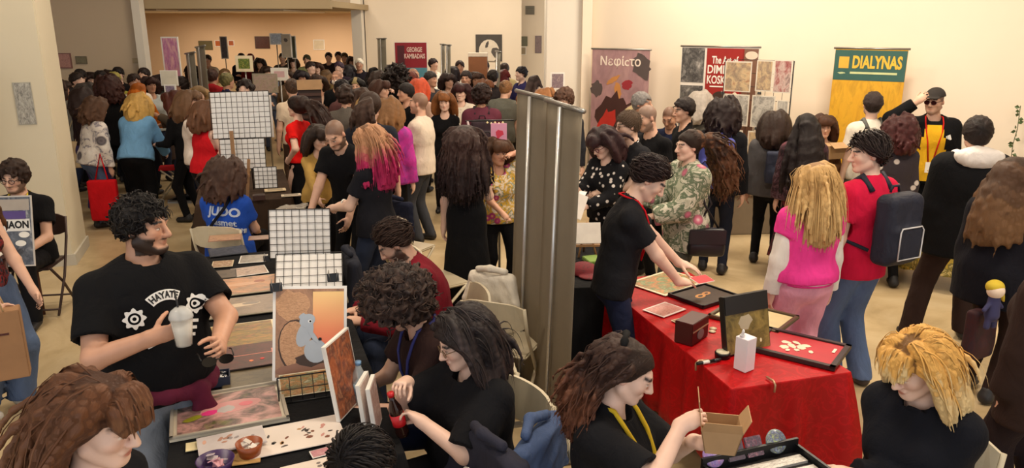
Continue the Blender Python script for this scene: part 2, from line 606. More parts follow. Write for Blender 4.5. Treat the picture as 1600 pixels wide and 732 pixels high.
def head_prims(Hc, Rh, S, wide=1.0, fem=False, fine=True):
    T = lambda *p: Hc + Rh @ (np.array(p) * S)
    o = [E(T(0, .016, .028), np.array((.076, .095, .089)) * S, Rh, .02),
         E(T(0, -.028, -.042), np.array((.058 * wide, .062, .076)) * S, Rh, .03),
         E(T(0, -.074, -.098), np.array((.026 if not fem else .02, .02, .019)) * S, Rh, .02)]
    for s in (-1, 1):
        o.append(E(T(.036 * s, -.052, -.022), np.array((.03, .034, .03)) * S, Rh, .02))
        o.append(C(T(.052 * s * wide, .0, -.06), T(.02 * s, -.068, -.096), .022 * S, .018 * S, .02))
        o.append(E(T(.077 * s, .012, -.006), np.array((.011, .019, .031)) * S, Rh @ roty(-12 * s), .008))
    o.append(C(T(-.036, -.078, .024), T(.036, -.078, .024), .0155 * S, None, .015))
    if fine:
        for s in (-1, 1):
            o.append(E(T(.031 * s, -.1, .002), np.array((.018, .014, .011)) * S, Rh, .012, 's'))
            o.append(E(T(.031 * s, -.0775, .001), .0135 * S, Rh, .004))
    o.append(C(T(0, -.09, .016), T(0, -.115, -.03), .008 * S, .0125 * S, .012))
    for s in (-1, 1): o.append(E(T(.012 * s, -.1, -.034), np.array((.0105, .012, .009)) * S, Rh, .008))
    if fine:
        o.append(C(T(-.019, -.087, -.06), T(.019, -.087, -.06), .0075 * S, None, .01))
        o.append(E(T(0, -.09, -.0595), np.array((.018, .0095, .006)) * S, Rh, .006))
        o.append(E(T(0, -.0885, -.072), np.array((.019, .01, .0075)) * S, Rh, .006))
        o.append(C(T(-.022, -.0985, -.0655), T(.022, -.0985, -.0655), .0028 * S, None, .004, op='s'))
    return o


_ZY = np.array([-.12, -.085, -.06, -.03, -.012, .012, .035, .07, .12])
_ZZ = np.array([.078, .072, .058, .018, .002, -.008, -.05, -.075, -.075])


def face_feat(P, Hc, Rh, S, beard, brow=1.0, lipw=1.0, scalp=0.0):
    q = ((P - Hc) @ Rh) / S
    x, y, z = np.abs(q[:, 0]), q[:, 1], q[:, 2]
    near = (np.abs(q) < .16).all(1)
    F = np.zeros((len(P), 4)); F[:, 3] = 1
    front = y < -.055
    sm = lambda e: np.clip(1.6 - 1.6 * e, 0, 1)
    lips = sm((x / .025) ** 2 + ((z + .066) / .0115) ** 2) * (y < -.074) * lipw
    blush = .2 * sm(((x - .04) / .03) ** 2 + ((z + .03) / .025) ** 2) * front
    ear = .3 * (x > .074)
    F[:, 0] = np.maximum(np.maximum(lips, blush), ear) * near
    zb = .027 + .006 * np.clip((x - .012) / .03, 0, 1) - .010 * np.clip((x - .042) / .014, 0, 1)
    br = sm(((z - zb) / .0062) ** 2) * (x > .011) * (x < .056) * front * brow
    lash = sm(((x - .031) / .0185) ** 2 + ((z - .0065) / .0042) ** 2) * front * .9
    iris = sm(((x - .031) / .0062) ** 2 + ((z - .001) / .0066) ** 2) * front
    bd = 0
    if beard > 0:
        edge = -.032 - .05 * np.clip((-.03 - y) / .05, 0, 1) + .055 * np.clip((.0 - x) / .1, 0, 1)
        edge = np.where(x > .05, -.03 + .02 * np.clip((y + .03) / .03, 0, 1), edge)
        bd = np.clip((edge - z) / .012, 0, 1) * (y < .012) * (z > -.125)
        mus = sm((x / .036) ** 2 + ((z + .048) / .0085) ** 2) * (y < -.075)
        bd = np.maximum(bd, mus) * (1 - lips)
    F[:, 1] = np.clip(np.maximum(np.maximum(br, lash), iris) + (bd * beard if beard > 0 else 0), 0, 1) * near
    if scalp: F[:, 1] = np.maximum(F[:, 1], scalp * np.clip((z - np.interp(y, _ZY, _ZZ)) / .010 + .6, 0, 1) * near * (x < .079))
    F[:, 2] = sm(((x - .031) / .0145) ** 2 + ((z - .0005) / .0058) ** 2) * front * (1 - iris) * .85 * near * (1 - lash)
    dsp = (bd * .007 * min(1, beard) * S * near) if beard > 0 else None
    return F, dsp


STYLES = {  # len, locks, radius, gravity, curl amp, curl turns, volume, flow
    'buzz': dict(L=0, n=0, cap=.010),
    'short': dict(hug=0.6, L=.05, n=900, r=.0065, g=.12, flow='fwd', vol=.004, cap=.008),
    'swept': dict(hug=0.7, L=.085, n=900, r=.0065, g=.10, flow='side', vol=.008, cap=.013),
    'back': dict(hug=0.75, L=.10, n=900, r=.0065, g=.10, flow='back', vol=.006, cap=.011),
    'messy': dict(hug=0.3, L=.075, n=900, r=.0065, g=.10, flow='radial', vol=.012, cap=.016, ca=.007, cf=.8, lift=.25),
    'curly': dict(hug=.3, L=.12, n=1000, r=.006, g=.16, flow='radial', vol=.018, cap=.020, ca=.014, cf=1.6, lift=.3),
    'afro': dict(L=.13, n=1000, r=.007, g=.03, flow='radial', vol=.03, cap=.045, ca=.014, cf=1.7, lift=1.2),
    'bob': dict(L=.27, n=1100, r=.0075, g=.30, flow='part', vol=.022, cap=.016, bangs=.05),
    'fringe': dict(L=.33, n=1200, r=.0075, g=.30, flow='part', vol=.020, cap=.016, bangs=.062),
    'long': dict(L=.56, n=1200, r=.0075, g=.32, flow='part', vol=.020, cap=.014),
    'longcurl': dict(L=.52, n=1000, r=.0065, g=.27, flow='part', vol=.035, cap=.022, ca=.014, cf=3.2),
    'pony': dict(L=.36, n=900, r=.006, g=.3, flow='pony', vol=.005, cap=.010),
    'bun': dict(L=.05, n=700, r=.006, g=.1, flow='pony', vol=.004, cap=.011, bun=.045),
}


def locks(Hc, Rh, S, st, q, tors, seed):
    """lock paths grown from the scalp: combed from the parting, pulled down, kept off head and shoulders"""
    g = np.random.default_rng(seed)
    n0 = int(st['n'] * q[0] * 1.75); i = np.arange(n0) + .5
    ph = np.arccos(1 - 2 * i / n0); th = np.pi * (1 + 5 ** .5) * i
    U = np.stack([np.cos(th) * np.sin(ph), np.sin(th) * np.sin(ph), np.cos(ph)], 1)
    rad = np.array((.076, .095, .089)) + st['cap'] * .55
    c0 = np.array((0, .016, .028)); P = c0 + U * rad
    keep = P[:, 2] > np.interp(P[:, 1], _ZY, _ZZ)
    P = P[keep]; U = U[keep]; n = len(P)
    if n == 0: return None
    N = U / rad; N /= np.linalg.norm(N, axis=1)[:, None]
    fl = st.get('flow', 'part'); px0 = st.get('part', .015)
    x, y, z = P.T
    sgn = np.where(x > px0, 1.0, -1.0)
    if fl == 'part': D0 = np.stack([np.where(y < .01, sgn * .9, .35 * x / .07), np.where(y < -.02, 1.25, np.where(y < .01, .3, 1.0)), -.3 * np.ones(n)], 1)
    elif fl == 'fwd': D0 = np.stack([.3 * sgn * np.abs(x) / .07, -1.0 * np.ones(n), -.2 * np.ones(n)], 1)
    elif fl == 'side': D0 = np.stack([np.full(n, .9 * st.get('dirx', 1)), np.full(n, .25), -.1 * np.ones(n)], 1)
    elif fl == 'back': D0 = np.stack([.2 * x / .07, np.ones(n), .25 * (y < 0)], 1)
    else: D0 = U * 0 + g.normal(size=(n, 3)) * .6 + np.array((0, -.1, .1))
    bang = np.zeros(n, bool)
    if st.get('bangs'):
        bang = (y < -.035) & (np.abs(x) < .05) & (z > .04)
        D0[bang] = np.stack([.25 * x[bang] / .06, -np.ones(bang.sum()), -.5 * np.ones(bang.sum())], 1)
    D0 = D0 - N * (D0 * N).sum(1)[:, None]
    D0 = D0 / (np.linalg.norm(D0, axis=1)[:, None] + 1e-6) + g.normal(size=(n, 3)) * .12 + N * st.get('lift', .15)
    W = Hc + (P * S) @ Rh.T; D = unit_rows(D0 @ Rh.T)
    L = np.full(n, st['L']) * (g.uniform(.93, 1.04, n) if st['L'] > .2 else g.uniform(.85, 1.08, n))
    if st.get('bangs'): L[bang] = st['bangs'] * g.uniform(.9, 1.1, bang.sum())
    m = q[2]
    down = np.array((0, 0, -1.0)); grav = st['g']
    hr = (rad + st['vol']) * S
    Q = Hc + Rh @ (np.array(st.get('tie', (0, .105, .045))) * S)
    arrived = np.zeros(n, bool)
    path = [W.copy()]
    if fl == 'pony': L = L + .16
    vnoise = g.uniform(0, st['vol'], n) * S
    for k in range(m - 1):
        step = (L / (m - 1))[:, None]
        if fl == 'pony':
            to = Q - W; dist = np.linalg.norm(to, axis=1); new = (dist < .03 * S) & ~arrived
            arrived |= new
            D[new] = unit_rows((Rh @ np.array((0, 1.0, .15)))[None, :] + g.normal(size=(new.sum(), 3)) * st.get('spread', .22))
            D = np.where(arrived[:, None], D, unit_rows(to + N @ Rh.T * .01))
            gg = np.where(arrived, grav, 0)[:, None]
        else: gg = grav
        D = unit_rows(D * (1 - gg) + down * gg)
        W = W + D * step
        for _ in range(2):
            ql = (W - Hc) @ Rh - c0 * S
            e = np.sqrt(((ql / (hr + vnoise[:, None])) ** 2).sum(1))
            if fl == 'pony': e = np.where(arrived, np.maximum(e, 1), e)
            ins = e < 1
            if ins.any(): W[ins] = Hc + ((ql[ins] / e[ins][:, None]) + c0 * S) @ Rh.T
            hug = st.get('hug', 0.0) if st['L'] < .15 else .7 * (k < m * .28) * (fl == 'part')
            far_ = (e > 1.0 + .25 * vnoise / S / .02) & (e < 1.8)
            if hug and far_.any():
                ee = e[far_][:, None]; W[far_] = W[far_] * (1 - hug) + hug * (Hc + (ql[far_] / ee * (1 + (ee - 1) * .2) + c0 * S) @ Rh.T)
            for a, b, r, w, u in tors:
                ba = b - a; t = np.clip(((W - a) @ ba) / (ba @ ba), 0, 1); v = W - (a + t[:, None] * ba)
                if w != 1: v = v + u * ((v @ u) * (1 / w - 1))[:, None]
                dl = np.linalg.norm(v, axis=1) + 1e-6; ins = dl < r
                if ins.any():
                    o = v[ins] / dl[ins][:, None] * (r - dl[ins])[:, None]
                    if w != 1: o = o + u * ((o @ u) * (w - 1))[:, None]
                    W[ins] += o
        if st['L'] > .15 and fl == 'part':
            ql = ((W - Hc) @ Rh) / S; ty = st.get('tuck', -.03)
            tyz = np.interp(ql[:, 2], [.015, .06, .10, .14], [ty, -.055, -.09, -.075])
            bad = (~bang) & (ql[:, 1] < tyz) & (ql[:, 2] > -.22)
            if bad.any():
                wz = np.full(bad.sum(), .8)
                ql[bad, 1] += wz * (tyz[bad] - ql[bad, 1]); W[bad] = Hc + (ql[bad] * S) @ Rh.T
                D[bad] = unit_rows(D[bad] + (Rh @ np.array((0, .8, 0)))[None, :] * wz[:, None])
        W = W.copy(); path.append(W)
    A = np.stack(path, 1)
    if fl == 'part' and st['L'] > .15:
        ok = (np.diff(A[:, 3:, 2], axis=1) < .006).all(1) & (np.linalg.norm((A - A[:, :1])[:, :, :2], axis=2).max(1) < .24)
        if ok.sum() > 10: A = A[ok]; n = len(A); D = D[ok]
    if st.get('ca'):
        t = np.linspace(0, 1, m)[None, :, None]; f = st['cf'] * 2 * np.pi
        pha = g.uniform(0, 6.28, (n, 1, 1)); a1 = unit_rows(g.normal(size=(n, 3)))[:, None, :]; a2 = unit_rows(np.cross(a1[:, 0], D))[:, None, :]
        A = A + (a1 * np.sin(f * t + pha) + a2 * np.cos(f * t + pha)) * st['ca'] * S * np.minimum(1, t * 3)
    return A


def fl_long(st): return st.get('ca') and st['L'] > .09


def unit_rows(a): return a / (np.linalg.norm(a, axis=1)[:, None] + 1e-9)


def tubes(A, r, ref, flat=.55):
    n, m, _ = A.shape
    T = np.gradient(A, axis=1); T /= np.linalg.norm(T, axis=2)[..., None] + 1e-9
    O = A - ref; Sd = np.cross(T, O); Sd /= np.linalg.norm(Sd, axis=2)[..., None] + 1e-9
    O = np.cross(Sd, T)
    t = np.linspace(0, 1, m); pr = r * np.minimum(1, .55 + 2.2 * t) * (1 - .8 * np.clip((t - .55) / .45, 0, 1) ** 1.5)
    pr = pr[None, :, None]
    ring = np.stack([A + Sd * pr, A + O * pr * flat, A - Sd * pr], 2)
    P = ring.reshape(-1, 3)
    base = (np.arange(n)[:, None, None] * m + np.arange(m - 1)[None, :, None]) * 3; k = np.arange(3)[None, None, :]
    k2 = (k + 1) % 3
    Q = np.stack([base + k, base + k2, base + 3 + k2, base + 3 + k], -1).reshape(-1, 4)
    ht = np.repeat(np.tile(t, n), 3)
    hu = np.stack([np.tile(np.array([-.004, 0, .004]), n * m) * 150, ht, np.repeat(np.arange(n), m * 3) * 1.37], 1)
    return P, Q[:, ::-1], ht, hu


def attr(me, name, arr, kind):
    a = me.attributes.new(name, kind, 'POINT')
    a.data.foreach_set({'FLOAT_COLOR': 'color', 'FLOAT_VECTOR': 'vector'}.get(kind, 'value'), np.asarray(arr, np.float32).ravel())


_MC = {}
PEOPLE = []


def person(label, px, py, h, face, top=('tee', None), bottom=('trousers', None), hair=('short', (40, 30, 25)), skin=(214, 168, 142),
           pose='stand', lean=0, side=0, twist=0, head=(0, 0, 0), L='down', R='down', lh=None, rh=None, build=1.0, fem=False,
           vox=.014, beard=0.0, glasses=None, shoes=(28, 26, 28), d=None, depth_z=None, key=None, group=None, lod=1, extras=(), stance=.1,
           hk=None, legs=None, poleL=None, poleR=None, seat=.545, fold=None, shs=None, loc=None):
    S = h / 1.75; b = build
    dist = lod == 1 and d is not None and d > 9
    if lod == 1: vox = .0150 if dist else max(vox, .0118)
    if lod == 2: vox = max(vox, .019)
    X = np.array((1.0, 0, 0))
    P0 = V3(0, 0, .93 * S) if pose != 'sit' else V3(0, .0, seat)
    Rt = rotx(lean) @ roty(side); dz = Rt @ V3(0, 0, 1); Rs = rotz(twist) @ Rt
    Rs = Rt @ rotz(twist); u = Rs @ X
    sp = lambda t: P0 + dz * (t * S)
    bw = (1.0 if not fem else .88) * (.55 + .45 * b) * (shs or 1)
    Nk = sp(.52); SL = sp(.445) + u * .162 * S * bw; SR = sp(.445) - u * .162 * S * bw
    Rh = Rs @ rotz(head[0]) @ rotx(head[1]) @ roty(head[2]) if len(head) < 4 else rotz(head[0]) @ rotx(head[1]) @ roty(head[2])
    hs = S ** .5 * (1.0 if not fem else .97)
    nu = unit(dz * .6 + Rh @ V3(0, 0, .6) + V3(0, 0, .2))
    Hc = Nk + nu * .075 * S + Rh @ V3(0, -.018, .103) * hs
    # arms
    def arm(sd, tgt, pole):
        Sh = SL if sd > 0 else SR
        pr = {'down': Sh + V3(.075 * sd, -.04, -.56 * S), 'front': V3(.08 * sd, -.36, 1.06 * S), 'phone': V3(.05 * sd, -.34, 1.2 * S),
              'hip': V3(.19 * sd, -.03, 1.0 * S), 'table': V3(.2 * sd, -.45, .84), 'lap': V3(.12 * sd, -.34, .62), 'up': Hc + V3(.09 * sd, -.1, .0),
              'strap': V3(.13 * sd, -.2, 1.28 * S), 'cross': V3(-.1 * sd, -.24, 1.1 * S), 'back': V3(.05 * sd, .2, .95 * S)}
        T = pr[tgt] if isinstance(tgt, str) else np.asarray(tgt, float) * 1.0
        if isinstance(tgt, str) and pose == 'sit' and tgt in ('front', 'phone'): T = T + V3(0, 0, -.93 * S + seat)
        pole = np.asarray(pole if pole is not None else Rs @ V3(.55 * sd, .7, -.5), float)
        Ee, W = ik(Sh, T, .30 * S, .255 * S, pole)
        return Sh, Ee, W
    aL = arm(1, L, poleL); aR = arm(-1, R, poleR)
    # legs
    hipL, hipR = P0 + V3(.088 * S * (1.1 if fem else 1), 0, -.03 * S), P0 - V3(.088 * S * (1.1 if fem else 1), 0, .03 * S)
    if pose == 'sit':
        kn = [P0 + V3(s * .13 * S, -.43 * S, .02) for s in (1, -1)]; an = [V3(s * .12, -.43 * S + .02, .09) for s in (1, -1)]
    else:
        st_ = legs or (((stance, -.03), (-stance, .05)) if pose == 'stand' else ((.07, -.30), (-.07, .28)))
        an = [V3(s[0], s[1], .09) for s in st_]; kn = []
        for hp, a_ in ((hipL, an[0]), (hipR, an[1])):
            kk, _ = ik(hp, a_, .43 * S, .42 * S, V3(0, -1, .1)); kn.append(kk)
    tk, tm = top[0], top[1]; to = top[2] if len(top) > 2 else {}
    bk, bmat = bottom[0], bottom[1]; bo = bottom[2] if len(bottom) > 2 else {}
    infl = to.get('loose', .0)
    hemz = to.get('hem', {'tee': -.06, 'long': -.06, 'hoodie': -.06, 'jacket': -.1, 'tank': -.05, 'crop': .10}.get(tk, -.06))
    # torso profile (t along spine, radius, width factor)
    if fem: prof = [(-.06, .112, 1.42), (.06, .110, 1.36), (.17, .092, 1.28), (.30, .105, 1.30), (.39, .096, 1.34), (.46, .055, 1.45)]
    else: prof = [(-.06, .108, 1.32), (.06, .108, 1.32), (.17, .106, 1.30), (.32, .118, 1.36), (.40, .104, 1.42), (.465, .06, 1.5)]
    def torso(inf, t0=-9, kk=.04):
        o = []
        for (t1, r1, w1), (t2, r2, w2) in zip(prof[:-1], prof[1:]):
            if t2 <= t0: continue
            o.append(C(sp(t1), sp(t2), r1 * S * b + inf, r2 * S * b + inf, kk, (w1 + w2) / 2, u))
        for q_, Sx in ((1, SL), (-1, SR)):
            o.append(C(sp(.40) + u * .09 * S * bw * q_, Sx, .066 * S + inf, .054 * S + inf, kk)); o.append(C(sp(.515) + u * .03 * S * q_, Sx - dz * .01, .034 * S + inf * .7, .04 * S + inf * .7, kk))
        o.append(C(sp(.455), Nk + dz * .01, .062 * S + inf * .6, .056 * S + inf * .3, kk))
        if b > 1.15: o.append(E(sp(.12) + Rs @ V3(0, -.045 * b, 0), np.array((.15, .11, .15)) * S * (b - .05) + inf, Rs, .06))
        if fem:
            for s in (1, -1): o.append(E(sp(.315) + Rs @ V3(.068 * s, -.085 * b, 0) * S, np.array((.062, .058, .06)) * S * b + inf, Rs, .05))
        return o
    ab = .5 + .5 * b
    def upper(a, i, sd, f0=0, f1=1, rr=0): return C(a[0] + (a[1] - a[0]) * f0, a[0] + (a[1] - a[0]) * f1, (.05 - .008 * f0) * S * ab + i, (.05 - .010 * f1) * S * ab + i + rr, .03)
    def fore(a, i, f1=1, rr=0, k=.02): return C(a[1], a[1] + (a[2] - a[1]) * f1, .041 * S * ab + i, (.041 - .014 * f1) * S * ab + i + rr, k)
    sc_h = .96 * S * (1 if not fem else .92)
    cache_key = None if key is None else (key, lod)
    far = lod >= 2
    out = {}
    if cache_key is None or cache_key not in _MC:
        parts = {}
        # ---- body: one continuous surface
        bp = torso(-.018, t0=.33 if tk not in ('tank', 'crop') and not (tk == 'tee' and hemz > 0) else -9, kk=.05)
        bp.append(C(Nk - dz * .05, Hc + Rh @ V3(0, .03, -.045) * hs, .054 * S * (1.05 if not fem else .9) * (.7 + .3 * b), .05 * S * (1 if not fem else .9), .03))
        for a_, sd, hd in ((aL, 1, lh), (aR, -1, rh)):
            ins = -.022 if tk in ('long', 'hoodie', 'jacket') and to.get('sleeve', 1) >= 1 else 0
            bp += [upper(a_, ins, sd), fore(a_, ins * .5)]
        if bk in ('skirt', 'shorts') or tk == 'dress':
            for hp, kk_, aa in ((hipL, kn[0], an[0]), (hipR, kn[1], an[1])): bp += [C(hp, kk_, .072 * S, .052 * S, .03), C(kk_, aa, .052 * S, .036 * S, .03)]
        hd0 = head_prims(Hc, Rh, hs, 1 + .12 * (b - 1) * (2 if b > 1 else 0) + (.04 if not fem else -.04), fem, lod < 2)
        bp += hd0
        for a_, sd, hd in ((aL, 1, lh), (aR, -1, rh)):
            hd = hd or {}; fd = unit(a_[2] - a_[1])
            if 'd' in hd: fd = unit(hd['d'])
            nn = np.asarray(hd.get('n', V3(-.8 * sd, .0, -.0) if abs(fd[2]) > .6 else V3(-.3 * sd, 0, -1)), float)
            if far: bp += [C(a_[2], a_[2] + fd * .09 * sc_h, .03, .028, .02), C(a_[2] + fd * .08, a_[2] + fd * .15 + nn * .03, .024, .018, .02), C(a_[2] + fd * .02, a_[2] + fd * .08 + np.cross(nn, fd) * sd * .04, .014, .011, .012)]
            else: bp += hand_prims(a_[2], fd, nn, sd, hd.get('curl', .4), sc_h * hd.get('s', 1), k=.004)
        P, Q = sdf_mesh(bp, vox)
        F, dsp = face_feat(P, Hc, Rh, hs, beard, 1.0 if lod < 2 else .8, .8 if fem else .4, {'bald': 0, None: 0, 'buzz': .72}.get(hair[0], .85))
        if dsp is not None: P = P + vnormals(P, Q) * dsp[:, None]
        me = np_mesh(P, Q, 'body'); attr(me, 'feat', F, 'FLOAT_COLOR')
        parts['body'] = decimate(me, .27) if lod == 0 else me
        # ---- top
        fo = fold if fold is not None else (.0035 if lod < 2 else .003)
        cv = max(.0140, vox * 1.8) if lod == 0 else ((.025 if dist else .020) if lod == 1 else .030)
        if tk != 'none':
            ci = .012 + infl
            hem_pt = sp(hemz); cutd = -dz
            if tk == 'dress': ci = .010 + infl
            tp = torso(ci, t0=hemz - .1 if tk != 'dress' else -9)
            if tk != 'dress':
                tp.insert(0, C(sp(hemz - .02), sp(.02), (.114 if not fem else .12) * S * b + ci, .11 * S * b + ci, .03, 1.5, u))
            sl = to.get('sleeve', {'tee': .62, 'tank': 0, 'crop': .5, 'dress': .55}.get(tk, 1.0))
            cav = []
            for a_, sd in ((aL, 1), (aR, -1)):
                if sl == 0:
                    cav.append(C(a_[0] + u * .03 * sd, a_[1], .075, .075, .01, op='s', cuts=()))
                elif sl <= .99:
                    e = a_[0] + (a_[1] - a_[0]) * sl; ax_ = unit(a_[1] - a_[0])
                    p_ = C(a_[0], e + ax_ * .04, .050 * S * ab + ci, (.050 + .008) * S * ab + ci, .03, cuts=((e, ax_),)); tp.append(p_)
                    cav.append(C(e - ax_ * .0, e + ax_ * .06, .046 * S * ab + .008, None, .004, op='s', cuts=()))
                else:
                    tp += [C(a_[0], a_[1], .055 * S * ab + ci, .046 * S * ab + ci, .03), C(a_[1], a_[1] + (a_[2] - a_[1]) * .97, .045 * S * ab + ci, .030 * S * ab + ci, .02)]
                    e = a_[1] + (a_[2] - a_[1]) * .97; ax_ = unit(a_[2] - a_[1])
                    tp[-1]['cuts'] = ((e, ax_),); tp[-1]['b'] = e + ax_ * .03
                    if sl > 1: tp.append(C(e - ax_ * .05, e - ax_ * .01, .036 * S + ci, None, .01))
            if tk == 'dress':
                hm = to.get('hem', .35); fl_ = to.get('flare', .12)
                tp.append(C(sp(.05), V3(0, .0, hm * S - .02), .115 * S * b + ci, (.115 + fl_) * S * b, .05, 1.25, u, cuts=((V3(0, 0, hm * S), V3(0, 0, -1)),)))
            elif pose != 'sit' or True:
                for p_ in tp:
                    p_['cuts'] = tuple(p_['cuts']) + ((hem_pt, cutd),)
            nb = to.get('neck', 0)
            if tk in ('hoodie',) or to.get('hood'):
                tp += [E(Nk + Rs @ V3(0, .075, .0) * S, np.array((.12, .075, .085)) * S, Rs, .03), E(Nk + Rs @ V3(0, .0, -.01) * S, np.array((.105, .10, .055)) * S, Rs, .03)]
            elif tk == 'jacket' or to.get('collar'):
                tp.append(C(Nk - dz * .03, Nk + dz * .045 + Rs @ V3(0, .01, 0), .078 * S, .072 * S, .02))
            rn = (.062 if fem else .06) * S * (.75 + .25 * b) + nb
            tp.append(C(Nk + Rs @ V3(0, -.035 - nb * .5, .0), Nk + nu * .14 * S, rn, rn * 1.35, .006, op='s'))
            tp += cav
            P, Q = sdf_mesh(tp, cv, fold=fo, seed=int(abs(px) * 7 + py))
            parts['top'] = np_mesh(P, Q, 'shirt')
        # ---- trousers / skirt
        lo_ = bo.get('loose', .0); ci = .012 + lo_
        if bk == 'skirt':
            hm = bo.get('hem', .45)
            bp = [C(sp(.1), sp(-.05), .102 * S * b + .01, .118 * S * b + .01, .03, 1.32, u), C(sp(-.04), V3(0, 0, hm * S - .03), .12 * S * b, (.12 + bo.get('flare', .06)) * S * b, .04, 1.28, u, cuts=((V3(0, 0, hm * S), V3(0, 0, -1)),))]
        else:
            bp = [C(sp(.085), sp(-.04), .108 * S * b + ci * .6, .113 * S * b + ci * .6, .03, 1.34, u, cuts=((sp(.085), dz),))]
            cutz = .5 * S if bk == 'shorts' else .055
            for hp, kk_, aa in ((hipL, kn[0], an[0]), (hipR, kn[1], an[1])):
                lb = .6 + .4 * b
                bp.append(C(hp, kk_, .082 * S * lb + ci, .056 * S * lb + ci, .035))
                if bk != 'shorts': bp.append(C(kk_, aa + V3(0, .0, -.03), .055 * S * lb + ci, .040 * S * lb + ci * 1.3 + bo.get('flare', 0), .03, cuts=((V3(0, 0, cutz), V3(0, 0, -1)),)))
                elif bk == 'shorts': bp[-1]['cuts'] = ((kk_ + V3(0, 0, .06), V3(0, 0, -1)),) if pose != 'sit' else ()
            bp.append(E(P0 + V3(0, .02, -.05 * S), np.array((.14, .102, .085)) * S * b, None, .04))
        if tk != 'dress':
            P, Q = sdf_mesh(bp, cv * 1.25, fold=fo, seed=int(px + py * 3))
            parts['bottom'] = np_mesh(P, Q, 'trousers')
        # ---- shoes
        for i_, aa in enumerate(an):
            yaw = (8, -8)[i_]; f_ = rotz(yaw) @ V3(0, -1, 0)
            if pose == 'walk' and i_ == 1: pass
            z0 = aa[2] - .09
            sp_ = [C(aa + V3(0, .025, -.045), aa + f_ * .13 + V3(0, 0, -.058), .042, .034, .02, 1.12, rotz(yaw) @ X, cuts=((V3(0, 0, z0 + .002), V3(0, 0, -1)),)),
                   C(aa + V3(0, .005, .0), aa + V3(0, .01, -.03), .042, .045, .02)]
            P, Q = sdf_mesh(sp_, max(.015, vox * 1.3)); parts['shoe%d' % i_] = np_mesh(P, Q, 'shoe')
        # ---- hair
        sty = hair[0]
        if sty not in (None, 'bald', 'buzz'):
            st = dict(STYLES[sty]); st.update(hk or {})
            cap = st['cap'] * hs
            cp = [E(Hc + Rh @ V3(0, .016, .028) * hs, np.array((.076, .095, .089)) * hs + cap, Rh, .02),
                  E(Hc + Rh @ V3(0, .05, -.03) * hs, np.array((.06, .05, .05)) * hs + cap * .7, Rh, .03)]
            if st.get('bun'): cp.append(E(Hc + Rh @ V3(*st.get('bunat', (0, .115, .07))) * hs, st['bun'], Rh, .01))
            def post(V, ax):
                qx = ax[0][:, None, None] - Hc[0]; qy = ax[1][None, :, None] - Hc[1]; qz = ax[2][None, None, :] - Hc[2]
                ly = (qx * Rh[0, 1] + qy * Rh[1, 1] + qz * Rh[2, 1]) / hs; lz = (qx * Rh[0, 2] + qy * Rh[1, 2] + qz * Rh[2, 2]) / hs
                lim = (np.interp(ly.ravel(), _ZY, _ZZ).reshape(ly.shape) - lz).astype(np.float32) * hs * .8
                if st.get('bun'):
                    lim = np.where(ly > .09, -.05, lim)
                return np.maximum(V, lim)
            npre = len(cp); A = None; lg = False
            if st['n']:
                tors = [(sp(0), Nk + dz * -.02, .126 * S * b, 1.05, u), (SL - dz * .02, SR - dz * .02, .062 * S, 1.0, u), (Nk - dz * .05, Hc, .062 * S, 1.0, u)]
                if tk in ('hoodie', 'jacket'): tors[0] = (sp(0), Nk, .145 * S * b, 1.05, u)
                lg = st['L'] > .15 or fl_long(st)
                vl = st['L'] > .4
                qn, mm, rr = {0: (380 if vl else 280, 9 if lg else 5, .0120), 1: (190 if vl else 120, 7 if lg else 4, .0165), 2: (46, 5 if lg else 4, .025)}[lod]
                cur = bool(st.get('ca')); rr *= (.85 if cur else 1.0) * (.62 if not lg else 1.0)
                st2 = dict(st); st2['n'] = qn * (1.4 if cur else 1)
                A = locks(Hc, Rh, hs, st2, (1.0, 1.0, mm), tors, int(px * 3 + py))
                if A is not None:
                    kk_ = (.009 if lod == 0 else .014) if cur else ((.012 if lod == 0 else .024) if lg else .006)
                    tpr = np.linspace(0, 1, mm); prr = rr * (1 - .62 * np.clip((tpr - .5) / .5, 0, 1) ** 1.3)
                    for a_ in A:
                        for q_ in range(mm - 1): cp.append(C(a_[q_], a_[q_ + 1], prr[q_], prr[q_ + 1], kk_))
            hv = {0: .0088 if st['L'] < .55 else .0105, 1: .017 if dist else .0140, 2: .020}[lod]
            if not lg: hv *= .82
            P, Q = sdf_mesh(cp, hv, fold=.0012, seed=3, post=post, freq=45, npost=npre)
            ht = np.zeros(len(P)); hu = P * 60
            if A is not None:
                Af = A.reshape(-1, 3).astype(np.float32); mm = A.shape[1]
                Tn = np.gradient(A, axis=1); Tn /= np.linalg.norm(Tn, axis=2)[..., None] + 1e-9
                Sd_ = np.cross(Tn, A - Hc); Sd_ /= np.linalg.norm(Sd_, axis=2)[..., None] + 1e-9; Sd_ = Sd_.reshape(-1, 3)
                ii = np.zeros(len(P), int); a2_ = (Af ** 2).sum(1)
                for c0_ in range(0, len(P), 4000):
                    pc_ = P[c0_:c0_ + 4000].astype(np.float32); ii[c0_:c0_ + 4000] = np.argmin(a2_[None, :] - 2 * pc_ @ Af.T, axis=1)
                ht = (ii % mm) / (mm - 1.0); lat = ((P - A.reshape(-1, 3)[ii]) * Sd_[ii]).sum(1)
                hu = np.stack([lat * 150, ht, (ii // mm) * 1.37], 1)
                if lod == 0:
                    st3 = dict(st); st3['n'] = st.get('fine', 330); st3['vol'] = st['vol'] + .008
                    A2 = locks(Hc, Rh, hs, st3, (1.0, 1.0, 9 if lg else 6), tors, int(px + py))
                    tp_, tq, th_, hu_ = tubes(A2, .0042, Hc)
                    Q = np.concatenate([Q, tq + len(P)]); P = np.concatenate([P, tp_]); ht = np.concatenate([ht, th_]); hu = np.concatenate([hu, hu_])
            me = np_mesh(P, Q, 'hair'); attr(me, 'ht', ht, 'FLOAT'); attr(me, 'hu', hu, 'FLOAT_VECTOR'); parts['hair'] = me
